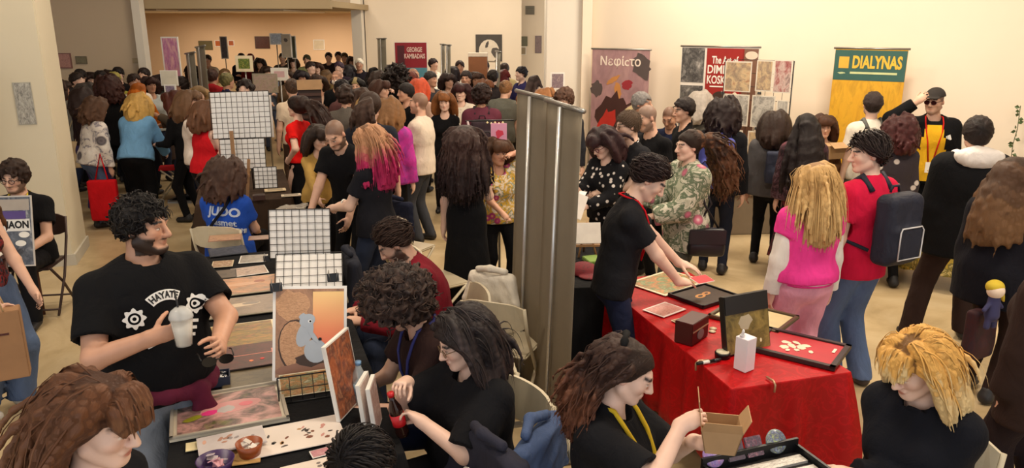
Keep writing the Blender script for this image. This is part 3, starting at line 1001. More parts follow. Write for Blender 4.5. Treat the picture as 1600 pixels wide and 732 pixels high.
        if cache_key is not None: _MC[cache_key] = parts
    else: parts = _MC[cache_key]
    # ---- place
    st_ = dict(STYLES.get(hair[0], {})); st_.update(hk or {})
    tz_ = .119 + st_.get('cap', 0) + .45 * st_.get('vol', 0) + (.008 if st_.get('L', 0) else 0)
    ht_loc = Hc + Rh @ V3(0, .01, 0) * hs + V3(0, 0, tz_ * hs)
    ang = math.radians(face); Rz = rotz(face)
    if loc is None:
        W = at_z(px, py, ht_loc[2]) if d is None else at_y(px, py, d)
        base = W - Rz @ ht_loc; base[2] = 0
        if lod >= 1:
            v_ = unit(V3(W[0], W[1], 0))
            for o_ in (0, .2, -.2, .4, -.4, .6, -.6, .8, -.8, 1.0):
                b_ = base + v_ * o_
                if all(math.hypot(b_[0] - p_['base'][0], b_[1] - p_['base'][1]) > .46 for p_ in PEOPLE): base = b_; break
    else: base = np.asarray(loc, float)
    root = thing('person', label, 'person', tuple(base), ang, group)
    hcol = hair[1]
    smat = skin_mat(skin, scl(hcol if hair[0] not in (None, 'bald') or beard else (70, 50, 40), .8) if beard <= 1.2 else (70, 60, 50))
    link('body', parts['body'], smat, root)
    nm = {'tee': 't_shirt', 'long': 'shirt', 'hoodie': 'hoodie', 'jacket': 'jacket', 'tank': 'tank_top', 'crop': 'top', 'dress': 'dress'}
    if 'top' in parts: out['top'] = link(nm.get(tk, 'shirt'), parts['top'], tm, root)
    if 'bottom' in parts: out['bottom'] = link({'skirt': 'skirt', 'shorts': 'shorts'}.get(bk, 'trousers'), parts['bottom'], bmat, root)
    for i_ in (0, 1): link('shoe', parts['shoe%d' % i_], plain(shoes, .55), root)
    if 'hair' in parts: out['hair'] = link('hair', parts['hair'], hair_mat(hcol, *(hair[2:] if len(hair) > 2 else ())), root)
    if glasses:
        g = MB(); T = lambda *p: Hc + Rh @ (np.array(p) * hs)
        for s in (-1, 1):
            pts = []
            for k in range(14):
                q_ = 2 * math.pi * k / 14; pts.append(T(.033 * s + .024 * math.cos(q_), -.104 + .004 * abs(math.cos(q_)), .0 + .019 * math.sin(q_)))
            g.tube(pts, .0022 * max(1, vox / .009), 6, closed=True)
            g.tube([T(.056 * s, -.1, .006), T(.079 * s, -.06, .01), T(.082 * s, .01, .012)], .002 * max(1, vox / .009), 6)
            if glasses[0] == 'dark':
                lv = [T(.033 * s + .023 * math.cos(2 * math.pi * k / 14), -.1045, .018 * math.sin(2 * math.pi * k / 14)) for k in range(14)]
                lv2 = [v + Rh @ V3(0, .003, 0) for v in lv]
                g.add(lv + lv2, [tuple(range(14)), tuple(range(27, 13, -1))])
        g.tube([T(-.01, -.106, .004), T(0, -.109, .007), T(.01, -.106, .004)], .002, 6)
        g.build('glasses', plain(glasses[1], .3, .3), root)
    out.update(root=root, Hc=Hc, Rh=Rh, hs=hs, sp=sp, Rs=Rs, u=u, dz=dz, Nk=Nk, SL=SL, SR=SR, aL=aL, aR=aR, S=S, base=base, Rz=Rz, face=ang, b=b, an=an, kn=kn, P0=P0)
    PEOPLE.append(out)
    return out


def wpt(p, q):
    """person-local point to world"""
    return p['base'] + p['Rz'] @ np.asarray(q, float)


def stamp(p, me, org, nrm, up, mat, name='lettering', part='top', off=.004):
    """lay a flat print onto a garment: every vertex is dropped onto the cloth surface"""
    tgt = p[part]; tm = tgt.data
    bvh = BVHTree.FromPolygons([v.co for v in tm.vertices], [tuple(f.vertices) for f in tm.polygons])
    n = Vector(unit(nrm)); upv = Vector(up); upv = (upv - n * upv.dot(n)).normalized(); rt = upv.cross(n)
    o = Vector(org) + n * .4
    bm = bmesh.new(); bm.from_mesh(me)
    bmesh.ops.triangulate(bm, faces=bm.faces)
    bmesh.ops.subdivide_edges(bm, edges=[e for e in bm.edges if e.calc_length() > .03], cuts=2)
    for v in bm.verts:
        s = o + rt * v.co.x + upv * v.co.y
        hit = bvh.ray_cast(s, -n, 1.0)
        if hit[0] is not None: v.co = hit[0] + n * (off + v.co.z)
        else: v.co = s - n * .4
    m2 = bpy.data.meshes.new(name); bm.to_mesh(m2); bm.free()
    return link(name, m2, mat, tgt)


def lanyard(p, col, drop=.34, w=.007, card=None):
    tgt = p['top']; tm = tgt.data
    bvh = BVHTree.FromPolygons([v.co for v in tm.vertices], [tuple(f.vertices) for f in tm.polygons])
    Nk, Rs, S = p['Nk'], p['Rs'], p['S']; pts = []
    n = Rs @ V3(0, -1, 0)
    path = [(.075, .02), (.078, -.03), (.07, -.1), (.05, -.2), (.02, -drop)]
    seq = [(-x, z) for x, z in path[::-1]][:-1] if False else None
    L_ = []
    for sgn in (1, -1):
        q = []
        for x, z in path:
            s = Nk + Rs @ (V3(x * sgn, 0, z) * S) + n * .5
            hit = bvh.ray_cast(Vector(s), Vector(-n), .6)
            q.append((np.array(hit[0]) + n * .008) if hit[0] is not None else Nk + Rs @ (V3(x * sgn, -.03, z) * S))
        q.insert(0, Nk + Rs @ (V3(.06 * sgn, .05, .03) * S))
        L_.append(q)
    g = MB(); g.tube(L_[0], w, 6); g.tube(L_[1], w, 6); g.tube([L_[0][0], Nk + Rs @ (V3(0, .085, .03) * S), L_[1][0]], w, 6)
    o = g.build('lanyard', cloth(col), tgt)
    if card:
        c = (L_[0][-1] + L_[1][-1]) / 2 + Rs @ V3(0, -.004, -.06)
        M = Matrix(Rs.tolist()).to_4x4()
        MB().box((0, 0, 0), (.085, .004, .11), None).build('badge', plain(card, .3), tgt).matrix_local = Matrix.Translation(Vector(c)) @ M
    return o
# ------------------------------------------------------------------ room
def wall_mat(c, seed=0):
    k = ('wall', tuple(c))
    if k in _MATS: return _MATS[k]
    m, nt, b = _new('painted_plaster')
    n = _noise(nt, .8, 4, _co(nt), .6); n2 = _noise(nt, 60, 2, _co(nt))
    nt.links.new(_mix(nt, n.outputs[0], lin(scl(c, .965)), lin(scl(c, 1.03))), b.inputs['Base Color'])
    b.inputs['Roughness'].default_value = .82; b.inputs['Specular IOR Level'].default_value = .2
    _bump(nt, b, n2.outputs[0], .08, .004)
    _MATS[k] = m
    return m


def floor_mat():
    m, nt, b = _new('polished_stone')
    co = _co(nt)
    n = _noise(nt, .9, 6, co, .62, 1.4); n2 = _noise(nt, 5, 5, co, .6, 2.0)
    c1 = _ramp(nt, n.outputs[0], [(.3, (164, 142, 106)), (.48, (190, 168, 130)), (.62, (200, 180, 144)), (.75, (172, 150, 112))])
    c2 = _mix(nt, _ramp(nt, n2.outputs[0], [(.52, (0, 0, 0)), (.62, (60, 60, 60)), (.7, (0, 0, 0))]), c1, lin((150, 126, 92)))
    nt.links.new(c2, b.inputs['Base Color'])
    b.inputs['Roughness'].default_value = .32; b.inputs['Specular IOR Level'].default_value = .35
    return m


CREAM = wall_mat((236, 222, 202)); WHITE = wall_mat((232, 224, 210)); BEIGE = wall_mat((206, 186, 160)); SOFF = wall_mat((170, 150, 118))
struct(box_obj('floor', (-2, 12, -.05), (30, 34, .1), floor_mat()))
struct(box_obj('ceiling', (-2, 9.5, 4.65), (26, 22, .1), WHITE))
struct(box_obj('ceiling_recess', (-9.0, 20.5, 2.86), (11.0, 11.6, .12), SOFF))
struct(box_obj('trim_1', (-8.9, 14.62, 3.7), (11.2, .16, 1.9), SOFF))
for i_, (x_, w_) in enumerate(((-9.6, 3.0), (-6.4, 2.4))):
    struct(box_obj('trim_%d' % (2 + i_), (x_, 20.2, 2.785), (w_, 4.0, .03), CREAM))
struct(box_obj('wall_left', (-10.85, 14.6, 2.3), (8.1, .3, 4.6), BEIGE))
struct(box_obj('trim_4', (-6.74, 14.42, 2.3), (.14, .2, 4.6), WHITE))
struct(box_obj('wall_back', (-9, 25.6, 2.3), (16, .3, 4.6), wall_mat((222, 190, 154))))
struct(box_obj('wall_middle', (-1.72, 19.65, 2.3), (3.9, .3, 4.6), CREAM))
struct(box_obj('trim_5', (-3.74, 19.5, 2.3), (.24, .7, 4.6), WHITE))
struct(box_obj('wall_side', (-3.7, 22.6, 2.3), (.2, 6.2, 4.6), CREAM))
struct(box_obj('wall_alcove', (.9, 21.0, 2.3), (2.2, .3, 4.6), CREAM))
struct(box_obj('wall_far_left', (-14.9, 12, 2.3), (.3, 28, 4.6), BEIGE))
struct(box_obj('pillar_middle', (.82, 11.75, 2.3), (.66, .66, 4.6), WHITE, bev=.01))
struct(box_obj('trim_6', (1.06, 11.55, 2.3), (.12, .5, 4.6), CREAM))
_p0, _p1 = V3(1.1, 11.52, 0), V3(8.6, 6.22, 0)
_dv = unit(_p1 - _p0); RW_ANG = math.atan2(_dv[1], _dv[0]); RW_N = V3(-_dv[1], _dv[0], 0)
if RW_N[1] > 0: RW_N = -RW_N


def on_right_wall(px, py, off=0.0):
    """point where the sight line meets the plane parallel to the right wall, off metres in front of it"""
    d = ray(px, py); o = V3(0, 0, CAM_H)
    t = ((_p0 + RW_N * off - o) @ RW_N) / (d @ RW_N)
    return o + d * t


_c = (_p0 + _p1) / 2 - RW_N * .15
_o = struct(box_obj('wall_right', (0, 0, 0), (float(np.linalg.norm(_p1 - _p0)), .3, 4.6), CREAM)); _o.location = (_c[0], _c[1], 2.3); _o.rotation_euler = (0, 0, RW_ANG)
struct(box_obj('wall_right_side', (8.7, 2.6, 2.3), (.3, 7.4, 4.6), CREAM))
# left pillar, square to the tables
AX = unit(V3(-.33, .944, 0)); CX = V3(AX[1], -AX[0], 0); YAW = math.atan2(CX[1], CX[0])
_pc = V3(-4.68, 7.85, 0) - CX * .40 + AX * .38
_o = struct(MB().box((0, 0, 2.3), (.8, .76, 4.6), bev=.012).build('pillar_left', wall_mat((214, 204, 180)))); _o.location = _pc; _o.rotation_euler = (0, 0, YAW)
PILLAR_FRONT = lambda u, z, off=.004: V3(-4.68, 7.85, 0) - CX * u - AX * off + V3(0, 0, z)
_o = struct(MB().box((0, 0, .06), (.84, .80, .12)).build('baseboard_pillar', wall_mat((196, 190, 176)))); _o.location = _pc; _o.rotation_euler = (0, 0, YAW)
_o = struct(MB().box((0, 0, .05), (float(np.linalg.norm(_p1 - _p0)), .02, .1)).build('baseboard_right', wall_mat((205, 188, 160)))); _c2 = (_p0 + _p1) / 2 + RW_N * .01; _o.location = _c2; _o.rotation_euler = (0, 0, RW_ANG)
# ------------------------------------------------------------------ furniture and stall goods: builders
STEEL = plain((150, 148, 144), .35, .8); BLACKM = plain((20, 20, 22), .4, .2); WHITEP = plain((232, 228, 220), .5); CREAMP = plain((226, 212, 180), .55)
BEIGEM = plain((198, 186, 160), .45); BLACKCL = cloth((22, 22, 24), .5); WOODM = plain((150, 112, 74), .5, 0, .18); DWOOD = plain((78, 38, 26), .45, 0, .15); CARD = plain((168, 134, 96), .8, 0, .1)


def Mz(yaw): return Matrix.Rotation(yaw, 4, 'Z')


def folding_chair(label, loc, yaw, col=None, group='folding chairs', seatc=None):
    """chair faces local -y"""
    m = col or BEIGEM; t = thing('folding_chair', label, 'chair', tuple(loc), yaw, group)
    MB().box((0, 0, .44), (.40, .40, .025), bev=.01).build('seat', seatc or m, t)
    bk = MB(); n = 9; vs = []; fs = []
    for i in range(n):
        x = -.205 + .41 * i / (n - 1); y = .235 + .03 * (1 - (x / .205) ** 2); k = .03 * (abs(x) / .205) ** 4
        vs += [(x, y - .008, .63 + k), (x, y + .008, .63 + k), (x, y + .008 + .03, .83 - k), (x, y - .008 + .03, .83 - k)]
    for i in range(n - 1):
        a = i * 4
        for k in range(4): fs.append((a + k, a + (k + 1) % 4, a + 4 + (k + 1) % 4, a + 4 + k))
    fs += [(3, 2, 1, 0), tuple(4 * (n - 1) + k for k in range(4))]
    bk.add(vs, fs, False).build('backrest', seatc or m, t)
    for s in (-1, 1):
        MB().tube([(s * .215, .27, .80), (s * .215, .22, .62), (s * .215, .05, .3), (s * .215, -.20, .012)], .012, 8).build('leg', m, t)
        MB().tube([(s * .195, -.17, .44), (s * .195, .05, .25), (s * .195, .24, .012)], .012, 8).build('leg', m, t)
    MB().tube([(-.215, -.17, .06), (.215, -.17, .06)], .009, 6).build('crossbar', m, t); MB().tube([(-.195, .21, .07), (.195, .21, .07)], .009, 6).build('crossbar', m, t)
    return t


def frame_on(org, yaw):
    """columns: across (c), along (a)"""
    return np.array([math.cos(yaw), math.sin(yaw), 0]), np.array([-math.sin(yaw), math.cos(yaw), 0])


def table(label, org, yaw, W, L, h=.75, mat=None, legm=None, group=None):
    """org: near left corner; W across, L along"""
    t = thing('folding_table', label, 'table', (org[0], org[1], 0), yaw, group)
    MB().box((W / 2, L / 2, h - .02), (W, L, .035), bev=.006).build('tabletop', mat or DWOOD, t)
    for x in (.06, W - .06):
        for y in (.08, L - .08): MB().tube([(x, y, 0), (x, y, h - .03)], .016, 8).build('leg', legm or STEEL, t)
    return t


def tablecloth(label, org, yaw, W, L, h, drop, mat, amp=.02, corner=0.0, seed=1, group=None, waves=26):
    pts = []; r = .02
    def side(a, b, n):
        return [(a[0] + (b[0] - a[0]) * i / n, a[1] + (b[1] - a[1]) * i / n) for i in range(n)]
    cs = [(0, 0), (W, 0), (W, L), (0, L)]
    nx, ny = max(10, int(W / .025)), max(10, int(L / .025))
    per = side(cs[0], cs[1], nx) + side(cs[1], cs[2], ny) + side(cs[2], cs[3], nx) + side(cs[3], cs[0], ny)
    nrm = [(0, -1)] * nx + [(1, 0)] * ny + [(0, 1)] * nx + [(-1, 0)] * ny
    N = len(per); g = np.random.default_rng(seed)
    ph = g.uniform(0, 6, 4); zs = [0, -.008, -.05, -.15, -.3, -.45, -.6, -.72]
    zs = [z for z in zs if -z <= drop] + [-drop]
    vs = []; out = []
    for j, z in enumerate(zs):
        f = min(1, -z / .35)
        for i in range(N):
            s = i / N * 2 * math.pi; x, y = per[i]; nx_, ny_ = nrm[i]
            prev = nrm[i - 1]
            if prev != nrm[i]: nx_, ny_ = (nx_ + prev[0]), (ny_ + prev[1])
            dc = min(math.hypot(x - c[0], y - c[1]) for c in cs); cb = math.exp(-(dc / .09) ** 2)
            wv = amp * f * (math.sin(waves * s + ph[0]) + .6 * math.sin(waves * 1.7 * s + ph[1] + z * 2))
            o = .006 + .012 * f + wv * (1 - .3 * cb) + cb * .06 * f
            zz = z - (cb * corner if j == len(zs) - 1 else cb * corner * f * (-z / drop)) + (.012 * math.sin(5 * s + ph[2]) if j == len(zs) - 1 else 0)
            vs.append((x + nx_ * o, y + ny_ * o, max(.01, h + .006 + zz)))
    fs = []
    for j in range(len(zs) - 1):
        for i in range(N):
            k = (i + 1) % N; fs.append((j * N + i, (j + 1) * N + i, (j + 1) * N + k, j * N + k))
    b0 = len(vs); gx, gy = 8, 14
    top = list(range(N)); fs.append(tuple(top))
    me = raw_mesh(vs, fs, False)
    me.polygons.foreach_set('use_smooth', np.array([True] * (len(fs) - 1) + [False])); me.update()
    o = link('tablecloth', me, mat); o.location = (org[0], org[1], 0); o.rotation_euler = (0, 0, yaw)
    md = o.modifiers.new('thick', 'SOLIDIFY'); md.thickness = .004; md.offset = 1
    return tag(o, label, 'tablecloth', group)


def motif(parent, w, h, z, spec, name='motif'):
    """flat painted shapes on a picture: (kind, x, y, sx, sy, rot, colour); x,y in -1..1 of the half size"""
    for i, (k, x, y, sx, sy, rot, col) in enumerate(spec):
        if k == 'e': poly = [(math.cos(a) * sx, math.sin(a) * sy) for a in np.linspace(0, 2 * math.pi, 18, endpoint=False)]
        elif k == 'b':
            g = random.Random(i + int(x * 100)); poly = [(math.cos(a) * sx * g.uniform(.75, 1.1), math.sin(a) * sy * g.uniform(.75, 1.1)) for a in np.linspace(0, 2 * math.pi, 16, endpoint=False)]
        else: poly = [(-sx, -sy), (sx, -sy), (sx, sy), (-sx, sy)]
        c, s = math.cos(math.radians(rot)), math.sin(math.radians(rot))
        poly = [(min(w / 2, max(-w / 2, x * w / 2 + c * p[0] * w / 2 - s * p[1] * w / 2)), min(h / 2, max(-h / 2, y * h / 2 + s * p[0] * w / 2 + c * p[1] * w / 2))) for p in poly]
        MB().prism(poly, z + .0003 * i, z + .0003 * i + .0006).build(name, col if not isinstance(col, tuple) else plain(col, .5), parent)


def picture(name, label, cat, c, w, h, yaw, pic, border=.02, bcol=None, thick=.004, tilt=0.0, roll=0.0, group=None, spec=(), fr=None):
    """a sheet or framed picture; local x = width, local y = height, lying when tilt = 0, standing when tilt = 90"""
    t = thing(name, label, cat, tuple(c), 0, group)
    t.rotation_euler = (Matrix.Rotation(yaw, 3, 'Z') @ Matrix.Rotation(math.radians(tilt), 3, 'X') @ Matrix.Rotation(math.radians(roll), 3, 'Z')).to_euler()
    MB().box((0, 0, thick / 2), (w, h, thick)).build('backing', bcol or WHITEP, t)
    MB().box((0, 0, thick + .0008), (w - 2 * border, h - 2 * border, .0016)).build('picture', pic, t)
    motif(t, w - 2 * border, h - 2 * border, thick + .0016, spec)
    if fr:
        fw = fr[1]
        for sx, sy, bw_, bh_ in ((0, 1, w, fw), (0, -1, w, fw), (1, 0, fw, h), (-1, 0, fw, h)):
            MB().box((sx * (w / 2 - fw / 2), sy * (h / 2 - fw / 2), thick + .004), (bw_, bh_, .014), bev=.002).build('frame_bar', fr[0], t)
    return t


def grid_panel(label, c, w, h, yaw, tilt, board=True, cell=.05, roll=0.0, group='wire grid displays', wr=.0022):
    t = thing('wire_grid', label, 'display', tuple(c), 0, group)
    t.rotation_euler = (Matrix.Rotation(yaw, 3, 'Z') @ Matrix.Rotation(math.radians(tilt), 3, 'X') @ Matrix.Rotation(math.radians(roll), 3, 'Z')).to_euler()
    if board: MB().box((0, h / 2, -.012), (w * .98, h * .98, .006)).build('backing_board', plain((236, 234, 232), .6, 0, .03), t)
    nx, ny = int(round(w / cell)), int(round(h / cell)); g = MB()
    for i in range(nx + 1): x = -w / 2 + w * i / nx; g.tube([(x, 0, 0), (x, h, 0)], wr * (1.7 if i in (0, nx) else 1), 5)
    for j in range(ny + 1): y = h * j / ny; g.tube([(-w / 2, y, .003), (w / 2, y, .003)], wr * (1.7 if j in (0, ny) else 1), 5)
    g.build('wire_mesh', BLACKM, t)
    return t


def binder_clip(label, c, yaw, group='black binder clips', s=1.0):
    t = thing('binder_clip', label, 'clip', tuple(c), yaw, group)
    MB().prism([(-.012 * s, 0), (.012 * s, 0), (.003 * s, .03 * s), (-.003 * s, .03 * s)], -.022 * s, .022 * s, Matrix.Rotation(math.pi / 2, 3, 'Z') @ Matrix.Rotation(math.pi / 2, 3, 'X')).build('jaw', BLACKM, t)
    for q in (-1, 1):
        MB().tube([(q * .01 * s, -.012 * s, .0), (q * .016 * s, -.01 * s, .03 * s), (q * .014 * s, 0, .045 * s), (q * .016 * s, .01 * s, .03 * s), (q * .01 * s, .012 * s, 0)], .0016 * s, 5).build('handle', STEEL, t)
    return t


def rollup(label, p_far, p_near, ztop, lean, mat, railm=None, group=None, back=False):
    """free standing roll-up banner between two floor points"""
    p_far, p_near = np.asarray(p_far, float), np.asarray(p_near, float); d = p_near - p_far; L = float(np.linalg.norm(d)); yaw = math.atan2(d[1], d[0])
    t = thing('roll_up_banner', label, 'banner', tuple((p_far + p_near) / 2), yaw, group)
    ly = math.tan(math.radians(lean)) * ztop
    n = 12; vs = []; fs = []
    for j in range(n + 1):
        z = .1 + (ztop - .1) * j / n; y = ly * j / n
        for i in range(9):
            x = -L / 2 + L * i / 8; vs.append((x, y + .006 * math.sin(i * 1.1 + j * .2), z))
    for j in range(n):
        for i in range(8): a = j * 9 + i; fs.append((a, a + 1, a + 10, a + 9))
    me = raw_mesh(vs, fs, True); o = link('sheet', me, mat, t); md = o.modifiers.new('thick', 'SOLIDIFY'); md.thickness = .003
    MB().tube([(-L / 2 - .01, ly, ztop), (L / 2 + .01, ly, ztop)], .014, 10).build('top_rail', railm or STEEL, t)
    MB().tube([(0, -.03 if back else .03, .08), (0, ly + (-.02 if back else .02), ztop - .01)], .011, 10).build('pole', railm or plain((205, 203, 200), .3, .6), t)
    MB().box((0, 0, .05), (L + .03, .14, .1), bev=.02).build('base', STEEL, t)
    for s in (-1, 1): MB().box((s * L * .3, 0, .008), (.05, .42, .016)).build('foot', STEEL, t)
    return t, (L, yaw, ly)


def backpack(label, p, col, w=.30, h=.44, dp=.16, drop=.02, straps=None, trim=None, seed=2):
    """a backpack worn by person p (stays a thing of its own)"""
    S = p['S']; Rs = p['Rs']; base = p['base']; Rz = p['Rz']
    t = thing('backpack', label, 'backpack', tuple(base), p['face'])
    c = p['sp'](.27 - drop) + Rs @ V3(0, .155 * p['b'] * S + dp / 2 + .012, 0)
    m = cloth(col, .6, .6)
    pr = [B(c, (w / 2, dp / 2, h / 2), Rs, .06), B(c + Rs @ V3(0, dp * .42, -h * .16), (w * .40, dp * .26, h * .26), Rs, .04, .02)]
    sdf_obj('body', pr, .011, m, t, fold=.003, seed=seed)
    for s in (1, -1):
        Sh = p['SL'] if s > 0 else p['SR']
        a = p['sp'](.47) + Rs @ (V3(.085 * s, .10, 0) * S); b_ = p['sp'](.52) + Rs @ (V3(.09 * s, .02, .0) * S); c_ = p['sp'](.45) + Rs @ (V3(.10 * s, -.125 * p['b'], 0) * S)
        d_ = p['sp'](.28) + Rs @ (V3(.145 * s, -.12 * p['b'], 0) * S); e_ = p['sp'](.14) + Rs @ (V3(.19 * s * p['b'], .02, 0) * S); f_ = p['sp'](.10) + Rs @ (V3(.12 * s, .15, 0) * S)
        MB().tube([a, b_ + V3(0, 0, .035), c_, d_, e_, f_], [.02, .024, .024, .022, .014, .012], 8).build('strap', straps or m, t)
    MB().tube([c + Rs @ V3(-.04, -dp * .3, h / 2 - .005), c + Rs @ V3(-.03, -dp * .3, h / 2 + .035), c + Rs @ V3(.03, -dp * .3, h / 2 + .035), c + Rs @ V3(.04, -dp * .3, h / 2 - .005)], .009, 6).build('handle', m, t)
    y = dp / 2 + .004
    MB().tube([c + Rs @ V3(*q) for q in ((-w * .33, dp * .665, -h * .36), (-w * .33, dp * .67, h * .02), (-w * .28, dp * .65, h * .07), (w * .28, dp * .65, h * .07), (w * .33, dp * .67, h * .02), (w * .33, dp * .665, -h * .36))], .005, 6, closed=True).build('zip', trim or BLACKM, t)
    return t, c
# ------------------------------------------------------------------ the people
BLK = cloth((12, 12, 15)); BLK2 = cloth((18, 18, 22)); CHAR = cloth((40, 40, 46)); NAVY = cloth((28, 34, 58)); JEANS = cloth((82, 98, 128)); DJEANS = cloth((44, 52, 72))
GREY = cloth((118, 122, 128)); LGREY = cloth((176, 174, 170)); WHT = cloth((228, 222, 214)); RED = cloth((206, 22, 24)); CRIM = cloth((196, 24, 62)); BURG = cloth((96, 26, 44))
BROWN = cloth((78, 58, 46)); DBROWN = cloth((44, 30, 26)); TAN = cloth((176, 150, 112)); OLIVE = cloth((96, 96, 66)); MUST = cloth((196, 160, 48)); KHAKI = cloth((170, 156, 116))
SKA, SKB, SKC = (216, 172, 148), (196, 148, 122), (228, 190, 170)
H_BLK, H_DBR, H_BR, H_LBR, H_BLD, H_GREY = (22, 19, 20), (46, 32, 26), (82, 56, 38), (124, 88, 56), (206, 168, 104), (128, 122, 116)

# --- foreground
hay = person('heavyset bearded man in a black printed t-shirt holding an iced drink', 214, 303, 1.76, 48, top=('tee', BLK, dict(loose=.014, hem=-.10, sleeve=.74)), bottom=('trousers', cloth((122, 128, 138)), dict(loose=.015)),
             hair=('short', (24, 20, 20)), skin=SKB, vox=.0055, lod=0, beard=.95, build=1.42, head=(38, 4, 0), shs=1.1, hk=dict(flow='radial', L=.055, ca=.006, cf=.7, lift=.3, cap=.014),
             R=(-.13, -.33, 1.235), L=(.10, -.44, 1.17), rh=dict(d=(.9, -.35, .15), n=(.2, .9, .2), curl=.75), lh=dict(d=(-.3, -.9, .1), n=(-.8, .3, -.2), curl=.7), poleR=(-.7, .3, -.6), poleL=(.9, .2, -.6), stance=.13)
g2 = person('woman with straight brown fringed hair in profile at the bottom corner', 138, 584, 1.60, 84, top=('tee', BLK2), bottom=('trousers', BLK), hair=('fringe', (104, 66, 44), (120, 82, 58), (74, 44, 30)), skin=SKC, fem=True,
            vox=.0045, lod=0, head=(0, 14, 0), hk=dict(L=.42, tuck=.025, n=1500, r=.007, bangs=.058))
person('person in blue jeans and sleeveless top cut off by the frame', -62, 262, 1.62, 70, top=('tank', pattern('floral', [(40, 24, 26), (120, 40, 40), (60, 60, 70), (170, 60, 60), (30, 20, 20)], 16)), bottom=('trousers', JEANS, dict(loose=.03)),
       hair=('long', H_BR), skin=SKA, fem=True, vox=.009, lod=1, L=(.16, -.26, .78), R=(-.12, -.3, .80), shoes=(190, 184, 176))
seatman = person('seated man in black t-shirt and glasses behind a comic display', 18, 250, 1.74, 10, pose='sit', top=('tee', BLK, dict(loose=.012)), bottom=('trousers', BLK2, dict(loose=.01)), hair=('messy', H_DBR), skin=SKA,
                 vox=.009, lod=1, beard=.75, build=1.15, head=(-8, 12, 0), L=(.12, -.36, .66), R=(-.14, -.36, .70), glasses=('clear', (60, 40, 40)), seat=.545)
judo = person('woman in a blue t-shirt seated with her back turned', 350, 246, 1.68, 176, pose='sit', top=('tee', cloth((36, 78, 176)), dict(loose=.015)), bottom=('trousers', BLK), hair=('bob', (66, 46, 38)), skin=SKA, fem=True,
              vox=.009, lod=1, head=(-14, 14, 0), L='lap', R='lap', hk=dict(bangs=0, L=.26, ca=.008, cf=1.5, vol=.035, cap=.03), build=1.15)
coke = person('woman with a dark bob and glasses opening a cola bottle', 722, 484, 1.60, -52, pose='sit', top=('long', BLK2, dict(loose=.03, sleeve=.99)), bottom=('trousers', BLK), hair=('bob', (40, 33, 34), (62, 52, 52)), skin=SKC, fem=True,
              vox=.0045, lod=0, head=(-14, 18, -4), build=1.25, hk=dict(L=.25, tuck=-.025, vol=.032, cap=.024, bangs=0, part=-.03, n=1300),
              R=(-.06, -.31, 1.0), L=(.05, -.31, .86), rh=dict(d=(.5, -.75, .35), n=(.2, -.1, -1), curl=.85), lh=dict(d=(-.75, -.5, .5), n=(-.4, -.7, -.3), curl=.75), poleR=(-.6, .2, -.8), poleL=(.9, .2, -.7), glasses=('clear', (120, 96, 70)), seat=.50)
lunch = person('curly haired woman eating from a cardboard lunch box', 982, 527, 1.66, 62, pose='sit', top=('tee', BLK2, dict(loose=.02, sleeve=.9)), bottom=('trousers', BLK), hair=('longcurl', (58, 38, 32), (104, 64, 46)), skin=SKC, fem=True,
               vox=.0045, lod=0, head=(14, 26, 4), build=1.08, hk=dict(L=.44, tuck=.055, vol=.022, cap=.014, ca=.013, cf=2.8),
               R=(-.04, -.30, 1.05), L=(.06, -.33, .94), rh=dict(d=(.35, -.75, .5), n=(.7, -.2, -.5), curl=.8), lh=dict(d=(-.35, -.85, .15), n=(-.2, 0, 1), curl=.45), poleR=(-.9, .1, -.6), poleL=(.6, .3, -.8), seat=.545)
blond = person('person with bleached orange blond hair in a black hooded jacket', 1442, 520, 1.68, -52, pose='sit', top=('hoodie', cloth((18, 19, 26)), dict(loose=.03)), bottom=('trousers', BLK), hair=('bob', (226, 172, 92), (240, 208, 150), (120, 84, 44)), skin=SKC, fem=True,
               vox=.0045, lod=0, head=(-22, 24, 0), build=1.12, hk=dict(L=.26, tuck=-.045, vol=.022, cap=.016, part=.0, bangs=.06, n=1500, r=.0072), R=(.16, -.30, .74), L=(-.1, -.30, .78), seat=.545, extras=())
person('dark haired person whose crown alone rises at the bottom edge', 560, 672, 1.62, 150, pose='sit', top=('tee', BLK), bottom=('trousers', BLK), hair=('short', (26, 22, 24)), vox=.007, lod=0, head=(0, 12, 0), seat=.48, L='lap', R='lap', hk=dict(L=.07, hug=.85))
curl = person('curly haired man in glasses bent over his lap behind the left table', 622, 420, 1.76, -62, pose='sit', top=('tee', cloth((44, 28, 26)), dict(loose=.015)), bottom=('trousers', NAVY), hair=('curly', (44, 34, 32), (70, 54, 48)), skin=SKA,
              vox=.0055, lod=0, beard=.25, lean=14, head=(-16, 26, 0), R=(-.12, -.46, .72), L=(.10, -.48, .74), glasses=('clear', (70, 56, 46)), hk=dict(L=.11, cap=.03, vol=.025), lh=dict(curl=.7), rh=dict(curl=.7), seat=.545)
burg = person('bearded man in a burgundy shirt seated head down', 615, 343, 1.78, -70, pose='sit', top=('long', cloth((122, 26, 40)), dict(loose=.02)), bottom=('trousers', DJEANS), hair=('back', (58, 42, 36)), skin=SKA,
              vox=.007, lod=0, beard=.9, lean=16, head=(-10, 26, 0), L=(.1, -.5, .74), R=(-.1, -.5, .74), seat=.545, build=1.1)
vend = person('young man in black t-shirt with red lanyard leaning at the red table', 1016, 243, 1.75, 86, top=('tee', cloth((26, 26, 30)), dict(loose=.008, hem=-.08)), bottom=('trousers', NAVY), hair=('swept', (44, 32, 32)), skin=SKC,
              vox=.0055, lod=0, lean=10, head=(-4, 30, 0), R=(-.02, -.46, .86), L=(.28, -.52, .88), rh=dict(d=(.55, -.8, -.15), n=(.3, 0, -1), curl=.3), lh=dict(d=(-.2, -.95, -.2), n=(0, 0, -1), curl=.25), poleR=(-.8, .6, .1), poleL=(.6, .6, -.3), hk=dict(flow='back', L=.085, cap=.011, vol=.007, hug=.8))

